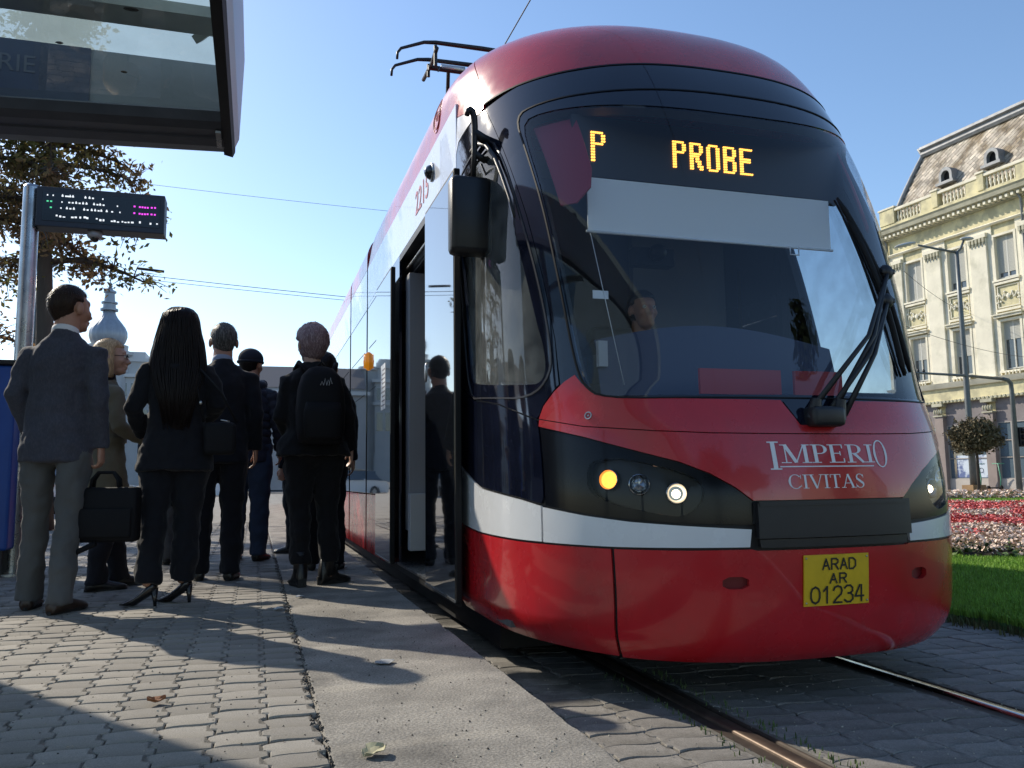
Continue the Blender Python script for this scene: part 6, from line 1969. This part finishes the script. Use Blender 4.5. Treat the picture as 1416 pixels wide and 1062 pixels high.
    # shoes
    for hipj, kn, ank, ang, f in legs:
        bm = bmesh.new()
        A = Matrix.Rotation(R(ang), 3, 'Z')
        hz = heel
        def Q(x_, y_, z_): return Vector((ank.x, ank.y, 0)) + A @ (Vector((x_, y_ * (.86 if heel > .04 else 1), z_)) * s)
        if heel > .04:   # court shoe
            secs = [(-.062, .022, .070 + hz * .9, .010 + hz), (-.045, .033, .080 + hz * .9, .004 + hz * .95), (-.01, .034, .060 + hz * .85, hz * .72), (.04, .036, .052 + hz * .45, hz * .38), (.085, .042, .050 + hz * .1, .004), (.125, .041, .038, .003), (.160, .030, .028, .003), (.195, .010, .015, .004)]
            loft(bm, [[Q(w_ * math.cos(2 * math.pi * k / 14), yy, (zt + zb2) / 2 + (zt - zb2) / 2 * math.sin(2 * math.pi * k / 14)) for k in range(14)] for yy, w_, zt, zb2 in secs])
            tube(bm, [Q(0, -.05, hz + .03), Q(0, -.058, hz * .5), Q(0, -.060, .001)], [.024 * s, .012 * s, .009 * s], 10)
            mk('shoe', bm, spec['shoes'], root, smooth=True)
        else:
            bh = spec.get('boot', .09)
            secs = [(-.075, .022, .05, .0), (-.065, .034, bh * .9, .0), (-.03, .040, bh, .0), (.03, .040, bh * .95, .0), (.075, .044, .068, .0), (.13, .048, .052, .0), (.175, .040, .040, .0), (.198, .016, .028, .004)]
            loft(bm, [[Q(w_ * (1 if math.sin(2 * math.pi * k / 16) < .2 else .85) * math.cos(2 * math.pi * k / 16), yy, max(zb2 + .003, (zt + zb2) / 2 + (zt - zb2) / 2 * math.sin(2 * math.pi * k / 16) * 1.15)) for k in range(16)] for yy, w_, zt, zb2 in secs])
            if bh > .12: tube(bm, [Q(0, -.015, .06), Q(0, -.015, bh), Q(0, -.012, bh + .05)], [.047 * s, .050 * s, .056 * s], 14)
            sh__ = mk('shoe', bm, spec['shoes'], root, smooth=True)
            bm = bmesh.new()
            hs = spec.get('sole', .018)
            pts = [Q(.042 * math.cos(a) * (1.1 if math.sin(a) > 0 else .85), .06 + .142 * math.sin(a), 0) for a in [2 * math.pi * k / 20 for k in range(20)]]
            loft(bm, [[(p.x, p.y, .001) for p in pts], [(p.x, p.y, hs * s) for p in pts]])
            if spec.get('block_heel'):
                box(bm, tuple(Q(-.032, -.075, 0) + Vector((0, 0, .001))), tuple(Q(.032, -.01, .055)))
            mk('sole', bm, mat('shoe_sole', (.015, .014, .013), .7), sh__)
    return root, V, headc, HM, s, hands, legs

NAVY = cloth('charcoal_blue_blazer', (.050, .052, .070), weave=700, col2=(.065, .065, .085), c2scale=120)
GREYT = cloth('grey_wool_trousers', (.095, .097, .10))
BLACKC = cloth('black_suit_cloth', (.0075, .008, .012))
BLACK2 = cloth('soft_black_knit', (.007, .007, .009), .008, 12)
OLIVE = cloth('olive_trench', (.17, .155, .11), .010, 7)
JEANS = cloth('dark_denim', (.035, .05, .085))
DARKT = cloth('dark_trousers', (.016, .016, .022))
LEATH = mat('black_leather', (.012, .011, .011), .35, spec=.5, bump=.0006, bscale=120)
BROWNL = mat('dark_brown_leather', (.035, .020, .014), .4, spec=.5, bump=.0006, bscale=120)
BLKH = HAIRM('hair_black', (.008, .005, .005)); BRNH = HAIRM('hair_dark_brown', (.030, .018, .013)); SALT = HAIRM('hair_greying', (.05, .048, .045), (.16, .15, .14))
BLOND = HAIRM('hair_blonde', (.62, .45, .27), (.48, .32, .18)); PINKH = HAIRM('hair_ash_pink', (.22, .14, .15), (.36, .27, .28))
WSHIRT = mat('white_shirt', (.7, .71, .74), .7)

# 1 the man in the blazer
r, V, hc, HM, s, hd, lg = person('man in charcoal blue blazer and grey trousers with his back turned, head to the right', -1.085, 5.16, -14, 1.80,
  dict(trousers=GREYT, jacket=NAVY, shoes=BROWNL, jacket_len=.80, jacket_bulk=1.06, leg_w=1.0, hem_r=.066, collar=WSHIRT, head_yaw=-30, lean=(.038, 0.0), hips=.95, shoulder=.172,
       feet=(((-.125, .12), 14), ((.125, -.06), -14)), arms=(((-.225, -.05, 1.18), (-.19, .08, .95), (.3, .6, -1)), ((.215, -.03, 1.15), (.225, .03, .885), (.02, .10, -1))), palms=((1, 0, 0), (-1, 0, 0)), grip=(0, .35)))
hair_cap(r, hc, HM, BRNH, s, .004, -.05, seed=3)
# his briefcase
def obj_xform(o, root_loc, rz):
    o.location = root_loc; o.rotation_euler = (0, 0, rz)
bc_ = empty('briefcase', (-.79, 5.11, .36), R(-14), 'black soft briefcase hanging from the hand of the man in the blazer', 'briefcase')
BAG = mat('black_bag_nylon', (.005, .005, .007), .75, spec=.25, bump=.0008, bscale=300, bump2=.005, b2scale=10)
bm = bmesh.new(); box(bm, (-.185, -.05, 0), (.185, .05, .30), bevel=.022)
for v in bm.verts:
    v.co.y *= 1 + .25 * math.sin(max(0, min(1, v.co.z / .3)) * math.pi); v.co.z -= .01 * math.cos(v.co.x * 12)
mk('bag_body', bm, BAG, bc_, auto=50)
bm = bmesh.new(); box(bm, (-.165, -.068, .03), (.165, -.055, .19), bevel=.008); mk('front_pocket', bm, BAG, bc_, auto=50)
bm = bmesh.new()
for yy in (-.02, .02): tube(bm, [(-.075, yy, .29), (-.07, yy, .345), (-.04, yy * .6, .385), (.04, yy * .6, .385), (.07, yy, .345), (.075, yy, .29)], .009, 8)
mk('handle', bm, BAG, bc_, smooth=True)
bm = bmesh.new(); tube(bm, [(-.185, 0, .26), (-.20, -.03, .16), (-.19, -.05, -.01), (-.13, -.06, -.05), (-.02, -.055, .0)], (.016), 8); mk('strap', bm, BAG, bc_, smooth=True)
bm = bmesh.new(); ell(bm, (-.185, -.03, .25), (.012, .012, .016), 8, 6); ell(bm, (-.178, -.05, .225), (.010, .008, .014), 8, 6); tube(bm, [(-.16, -.052, .272), (-.20, -.05, .262)], .005, 6)
mk('buckle', bm, STEEL, bc_, smooth=True)

# 2 blonde woman in profile
r, V, hc, HM, s, hd, lg = person('blonde woman with dark glasses and olive trench coat standing in profile facing right', -.955, 6.05, -62, 1.64,
  dict(female=True, skin=SKIN2, trousers=DARKT, jacket=OLIVE, shoes=LEATH, jacket_len=.72, flare=1.14, jacket_bulk=1.06, head_yaw=-22, eyes=True, jacket_name='coat', shoulder=.158,
       feet=(((-.10, .20), 6), ((.08, -.02), -6)), arms=(((-.24, .02, 1.16), (-.16, .26, 1.12), (.5, 1, .1)), ((.25, .0, 1.15), (.20, .22, 1.05), (-.3, 1, .2))), palms=((1, 0, -.5), (-1, 0, -.5)), waist=.95, sleeve=1.05))
BLW = (r, hc, HM, s)
def blonde_bits(r, c, M, s):
    s_in = s; s = s * 1.09
    def P(x, y, z): return Vector(c) + M @ (Vector((x, y, z)) * s)
    hair_cap(r, c, M, BLOND, s_in, .009, -.02, seed=8)
    bm = bmesh.new()
    # bob falling to the collar on both sides and at the back
    n = 26; rings = []
    for j, (z, k, o) in enumerate(((.085, .80, 0), (.04, 1.0, 0), (-.02, 1.06, .0), (-.07, 1.08, .0), (-.11, 1.00, .004), (-.135, .88, .010))):
        ring = []
        for i in range(n):
            a = math.pi * (-.02 + 1.04 * i / (n - 1)) + math.pi
            w = 1 + .035 * math.sin(i * 2.7 + j)
            ring.append(P(.090 * k * w * math.cos(a), -.012 + .105 * k * w * math.sin(a) + .030 * (1 if i in (0, n - 1) else 0), z))
        inner = [P(.070 * k * math.cos(math.pi * (-.02 + 1.04 * i / (n - 1)) + math.pi), -.012 + .082 * k * math.sin(math.pi * (-.02 + 1.04 * i / (n - 1)) + math.pi), z) for i in range(n)][::-1]
        rings.append(ring + inner)
    loft(bm, rings)
    mk('bob', bm, BLOND, r, smooth=True)
    bm = bmesh.new()
    for sx in (-1, 1):
        pts = [P(sx * .032 + .021 * math.cos(a), .104 - .006 * abs(math.cos(a)), .010 + .016 * math.sin(a)) for a in [2 * math.pi * k / 16 for k in range(17)]]
        tube(bm, pts, .0022 * s, 6, cap=False)
        tube(bm, [P(sx * .053, .100, .016), P(sx * .074, .05, .014), P(sx * .080, -.005, .012)], .0022 * s, 6)
    tube(bm, [P(-.011, .106, .014), P(0, .110, .016), P(.011, .106, .014)], .002 * s, 6)
    mk('glasses', bm, RUBBER, r, smooth=True)
blonde_bits(r, hc, HM, s)
bm = bmesh.new(); loft(bm, [[V(r_ * math.cos(2 * math.pi * k / 20), -.012 + r_ * math.sin(2 * math.pi * k / 20), z_) for k in range(20)] for z_, r_ in ((1.46, .08), (1.52, .070), (1.545, .066), (1.53, .060))], cap=False)
mk('turtleneck', bm, BLACK2, r, smooth=True)
bm = bmesh.new()
loft(bm, [[V(.172 * 1.1 * math.cos(a), .128 * 1.1 * math.sin(a), z_) for a in [2 * math.pi * k / 24 for k in range(24)]] for z_ in (1.04, 1.075)], cap=False)
mk('coat_belt', bm, OLIVE, r, smooth=True)

# 3 woman with long dark hair and heels
r, V, hc, HM, s, hd, lg = person('woman with very long dark hair, black trouser suit and stiletto heels seen from behind', -.445, 5.22, 4, 1.71,
  dict(female=True, skin=SKIN, trousers=BLACKC, jacket=BLACKC, shoes=mat('black_patent', (.010, .009, .010), .25, spec=.6), jacket_len=.79, flare=1.14, jacket_bulk=1.10, heel=.075, shoulder=.162, hem=-.030, hem_r=.074, leg_w=1.20, hips=1.10, waist=.92, sleeve=1.05,
       feet=(((-.13, -.06), 62), ((.06, .03), 58)), arms=(((-.245, -.03, 1.17), (-.20, .14, 1.02), (.3, 1, .2)), ((.235, -.02, 1.20), (.15, .20, 1.08), (-.5, 1, .3)))))
def long_hair(r, c, M, V, s):
    def P(x, y, z): return Vector(c) + M @ (Vector((x, y, z)) * s)
    s_in = s
    hair_cap(r, c, M, BLKH, s_in, .006, -.02, seed=1)
    bm = bmesh.new()
    n = 44
    rings = []
    for z, a_, b_, yo in ((.146, .018, .020, -.02), (.142, .045, .05, -.02), (.130, .070, .076, -.018), (.108, .092, .098, -.016), (.075, .107, .114, -.014), (.03, .116, .120, -.014), (-.02, .126, .120, -.018), (-.08, .138, .115, -.03), (-.15, .150, .095, -.05), (-.23, .158, .068, -.082), (-.32, .140, .055, -.118), (-.42, .112, .044, -.135), (-.52, .080, .034, -.140), (-.60, .050, .020, -.138), (-.65, .020, .008, -.134)):
        rings.append([P(a_ * (1 + .03 * math.sin(k * 2.3 + z * 8) + .02 * math.sin(k * 5.1)) * math.cos(2 * math.pi * k / n) + .012 * math.sin(z * 9), yo + b_ * (1 + .05 * math.sin(k * 2.9)) * math.sin(2 * math.pi * k / n) * (1 if math.sin(2 * math.pi * k / n) < 0 else (.55 if z > -.12 else .3)), z) for k in range(n)])
    loft(bm, rings)
    rg = random.Random(3)
    for k in range(70):
        a = math.pi + math.pi * (k + .5) / 70 + rg.uniform(-.02, .02)
        q = []
        for z, a_, b_, yo in ((.138, .056, .062, -.02), (.10, .098, .104, -.016), (.06, .112, .118, -.014), (.02, .119, .123, -.014), (-.08, .141, .118, -.03), (-.15, .153, .098, -.05), (-.23, .160, .071, -.082), (-.32, .143, .058, -.118), (-.42, .116, .048, -.135), (-.54 - rg.uniform(0, .10), .070, .028, -.140)):
            q.append(P(a_ * math.cos(a) + rg.uniform(-.004, .004), yo + b_ * math.sin(a) - .002, z))
        tube(bm, q, [.002, .004, .004, .004, .0045, .0045, .0045, .0045, .004, .0012], 5)
    mk('long_hair', bm, BLKH, r, smooth=True)
long_hair(r, hc, HM, V, s)
# shoulder bag
sb_ = empty('shoulder_bag', (-.20, 5.12, .84), R(4), 'small black shoulder bag at the right hip of the long haired woman', 'bag')
bm = bmesh.new(); box(bm, (-.09, -.04, 0), (.09, .03, .19), bevel=.03); mk('bag_body', bm, BAG, sb_, auto=50)
bm = bmesh.new(); tube(bm, [(-.09, 0, .19), (-.125, -.01, .36), (-.155, 0, .50), (-.14, .08, .52)], .008, 6); tube(bm, [(.09, 0, .19), (.0, -.02, .36), (-.12, 0, .50)], .007, 6); mk('strap', bm, BAG, sb_, smooth=True)
bm = bmesh.new(); ell(bm, (-.11, -.02, .30), (.010, .006, .012), 8, 6); tube(bm, [(.0, -.05, .20), (.05, -.05, .19)], .005, 6); mk('clasp', bm, STEEL, sb_, smooth=True)

# 4 man in dark suit
r, V, hc, HM, s, hd, lg = person('man with greying short hair in a dark suit behind the long haired woman', -.265, 6.32, -2, 1.83,
  dict(trousers=BLACKC, jacket=cloth('dark_suit_jacket', (.009, .010, .015)), shoes=LEATH, jacket_len=.80, lean=(.015, 0), jacket_bulk=1.12, leg_w=1.12, collar=mat('blue_shirt', (.25, .30, .42), .7), head_yaw=8, feet=(((-.10, .05), 10), ((.11, -.03), -8)), shoulder=.19,
       arms=(((-.24, -.02, 1.15), (-.24, .05, .90), (0, .2, -1)), ((.24, -.02, 1.15), (.245, .04, .90), (0, .1, -1)))))
hair_cap(r, hc, HM, SALT, s, .005, -.05, seed=5)

# 5 person in cap and quilted jacket
def puffer(parent, V, hands, s, m, jl=.84, n=9):
    bm = bmesh.new()
    for k in range(n):
        z = jl + (1.44 - jl) * (k + .5) / n; w = .182 if z > 1.2 else .176
        if z > 1.38: w = .17
        h = (1.44 - jl) / n
        loft(bm, [[V(w * q * math.cos(2 * math.pi * i / 28), .128 * q * math.sin(2 * math.pi * i / 28), z + dz) for i in range(28)] for dz, q in ((-h * .5, 1.0), (-h * .35, 1.06), (0, 1.10), (h * .35, 1.06), (h * .5, 1.0))])
    mk('quilting', bm, m, parent, smooth=True)
    bm = bmesh.new()
    for sh_, e, w_, d in hands:
        P_ = [sh_.lerp(e, k / 4) for k in range(5)] + [e.lerp(w_, k / 4) for k in range(1, 5)]
        pts, rad = [], []
        for a, b in zip(P_, P_[1:]):
            for f, q in ((.05, .9), (.3, 1.05), (.7, 1.05), (.95, .9)):
                pts.append(a.lerp(b, f)); rad.append(.066 * s * q * (1.05 - .3 * len(pts) / 32))
        tube(bm, pts, rad, 16)
    mk('quilted_sleeves', bm, m, parent, smooth=True)
PUFF = cloth('dark_navy_puffer', (.022, .025, .040), .003, 20, rough=.55)
r, V, hc, HM, s, hd, lg = person('person in dark knitted cap, quilted navy jacket and jeans further back on the platform', -.06, 7.75, -14, 1.86,
  dict(trousers=JEANS, jacket=PUFF, shoes=LEATH, jacket_len=.82, jacket_bulk=1.10, leg_w=1.2, feet=(((-.10, .04), 8), ((.11, -.02), -10)), head_yaw=-14,
       arms=(((-.25, .0, 1.16), (-.23, .12, .94), (0, .4, -1)), ((.25, .0, 1.15), (.24, .10, .93), (0, .4, -1)))))
puffer(r, V, hd, s, PUFF)
hair_cap(r, hc, HM, BLKH, s, .002, -.06, seed=6)
bm = bmesh.new()
c = hc; ell(bm, c + Vector((0, -.012, .056)) * s, (.102 * s, .122 * s, .096 * s), 24, 14, HM.to_4x4(), lambda p: 1 if p.z > -.25 else .80)
ell(bm, c + HM @ (Vector((0, .085, .035)) * s), (.068 * s, .07 * s, .012 * s), 14, 8, HM.to_4x4())
tube(bm, [c + HM @ (Vector((.098 * math.cos(a), -.012 + .116 * math.sin(a), .030)) * s) for a in [2 * math.pi * k / 24 for k in range(25)]], .013 * s, 8)
mk('cap', bm, mat('dark_cap', (.014, .016, .026), .9, bump=.001, bscale=200), r, smooth=True)
bm = bmesh.new(); tube(bm, [V(.11 * math.cos(a), -.01 + .10 * math.sin(a), 1.49 + .01 * math.sin(3 * a)) for a in [2 * math.pi * k / 20 for k in range(21)]], .042 * s, 10)
mk('hood', bm, PUFF, r, smooth=True)

# 6 woman with short ash pink hair and backpack
r, V, hc, HM, s, hd, lg = person('woman with short ash pink hair, black jacket and backpack standing nearest the tram door', .40, 5.80, 6, 1.74,
  dict(female=True, skin=SKIN2, trousers=BLACK2, jacket=BLACK2, shoes=LEATH, jacket_len=.88, flare=1.18, jacket_bulk=1.16, bulk=1.05, shoulder=.172, hips=1.08, boot=.18, sole=.03, block_heel=True, leg_w=1.12, head_yaw=14, hem=.06, sleeve=1.08,
       lean=(-.028, 0), feet=(((-.12, -.06), 6), ((.08, -.02), -58)), arms=(((-.215, .02, 1.15), (-.15, .18, 1.02), (.4, 1, -.2)), ((.235, -.03, 1.17), (.275, .05, .93), (.06, .22, -1))), curl=.35))
hair_cap(r, hc, HM, PINKH, s, .026, -.052, seed=11, curl=.05)
bp = empty('backpack', (.40, 5.62, 0), R(6), 'black backpack with pale logo on the back of the woman with ash pink hair', 'backpack')
bm = bmesh.new()
loft(bm, [[(w * math.copysign(abs(math.cos(a)) ** .7, math.cos(a)), -.03 + d * math.copysign(abs(math.sin(a)) ** .7, math.sin(a)), z) for a in [2 * math.pi * k / 28 for k in range(28)]] for z, w, d in ((.92, .10, .06), (.94, .14, .085), (1.02, .155, .10), (1.15, .16, .105), (1.28, .15, .095), (1.37, .125, .075), (1.42, .08, .045), (1.435, .03, .02))])
mk('bag_body', bm, BAG, bp, smooth=True)
bm = bmesh.new()
loft(bm, [[(w * math.copysign(abs(math.cos(a)) ** .6, math.cos(a)), -.125 + d * math.sin(a), z) for a in [2 * math.pi * k / 20 for k in range(20)]] for z, w, d in ((.95, .09, .02), (.97, .12, .03), (1.12, .125, .035), (1.19, .11, .025))])
mk('front_pocket', bm, BAG, bp, smooth=True)
bm = bmesh.new()
for sx in (-1, 1): tube(bm, [(sx * .08, .02, 1.40), (sx * .125, .10, 1.475), (sx * .135, .20, 1.44), (sx * .14, .24, 1.30)], .016, 8)
tube(bm, [(-.03, -.03, 1.43), (0, -.035, 1.465), (.03, -.03, 1.43)], .008, 8)
mk('strap', bm, BAG, bp, smooth=True)
bm = bmesh.new()
for x0 in (0, .02, .04, .055): tube(bm, [(x0 - .02, -.128, 1.30), (x0 - .01, -.130, 1.325 + (x0 % .03)), (x0, -.129, 1.30 + x0 * .2)], .0025, 5)
mk('logo', bm, mat('logo_grey', (.35, .35, .36), .6), bp)

# 7 - 10 people mostly hidden in the crowd
mx = [
 ('man in dark clothes half hidden between the blonde woman and the long haired woman', -.86, 8.6, -30, 1.60, DARKT, BLACKC, BLKH, ((-.10, .03), 20), ((.12, .02), -20)),
 ('person in grey trousers hidden behind the long haired woman', -.62, 7.7, 10, 1.66, GREYT, BLACKC, BRNH, ((-.10, 0), 10), ((.10, .05), -10)),
 ('person in black whose legs show left of the woman with the backpack', .38, 8.4, 60, 1.62, BLACKC, BLACKC, BLKH, ((-.10, 0), 10), ((.10, .05), -10)),
 ('man in dark suit hidden behind the woman with the backpack', .52, 6.72, -5, 1.70, BLACKC, BLACKC, BLKH, ((-.10, 0), 10), ((.11, .0), -10)),
]
for lb, x, y, rz, H, tm, jm, hm, f1, f2 in mx:
    r, V, hc, HM, s, hd, lg = person(lb, x, y, rz, H, dict(trousers=tm, jacket=jm, shoes=LEATH, jacket_bulk=1.05, feet=(f1, f2)))
    hair_cap(r, hc, HM, hm, s, .005, -.05, seed=int(x * 10) + 20)
# driver in the cab, seated
def driver():
    root = empty('person', (2.12, 4.32, -.03), R(180), 'driver with dark hair and orange brown face sitting behind the windscreen', 'person')
    bm = bmesh.new()
    c = Vector((0, .03, 1.66)); M = Matrix.Identity(3)
    head(bm, c, M, .95)
    tube(bm, [(0, -.03, 1.40), (0, -.01, 1.50), (0, .01, 1.62)], [.06, .055, .055], 12)
    tube(bm, [(0, -.02, .88), (0, -.04, 1.15), (0, -.03, 1.38)], [(.15, .10), (.15, .10), (.10, .08)], 14)
    for sx in (-1, 1):
        tube(bm, [(sx * .18, -.02, 1.36), (sx * .25, .10, 1.14), (sx * .16, .36, 1.16)], [.045, .036, .026], 10)
        hand(bm, (sx * .16, .36, 1.16), (-sx * .2, 1, 0), (0, 0, -1), .95, .5)
        tube(bm, [(sx * .09, -.02, .90), (sx * .11, .42, .92), (sx * .11, .46, .50)], [.08, .06, .045], 12)
        tube(bm, [(sx * .11, .44, .47), (sx * .11, .60, .45)], [.04, .03], 10)
    soft('body', bm, SKIN, root, .008, 2)
    eyes(root, c, M, .95)
    bm = bmesh.new()
    loft(bm, [[(w * math.cos(2 * math.pi * k / 24), -.03 + d * math.sin(2 * math.pi * k / 24), z) for k in range(24)] for z, w, d in ((.86, .17, .13), (1.05, .165, .125), (1.25, .19, .125), (1.36, .18, .11), (1.44, .09, .075))])
    for sx in (-1, 1): tube(bm, [(sx * .15, -.02, 1.35), (sx * .25, .10, 1.14), (sx * .17, .33, 1.16)], [.07, .058, .045], 12)
    soft('jacket', bm, BLACKC, root, .012, 3, .015)
    hair_cap(root, c, M, BLKH, .95 / 1.09, .008, -.05, seed=9)
    Bx('driver_seat_marker', (0, 0, 0), (0, 0, 0), BLACKC) if False else None
driver()
bm = bmesh.new(); box(bm, (1.86, 4.30, .42), (2.38, 4.75, .84), bevel=.04); box(bm, (1.90, 4.52, .8), (2.34, 4.66, 1.58), bevel=.04)
mk('driver_seat', bm, CABGREY, tram, auto=50)
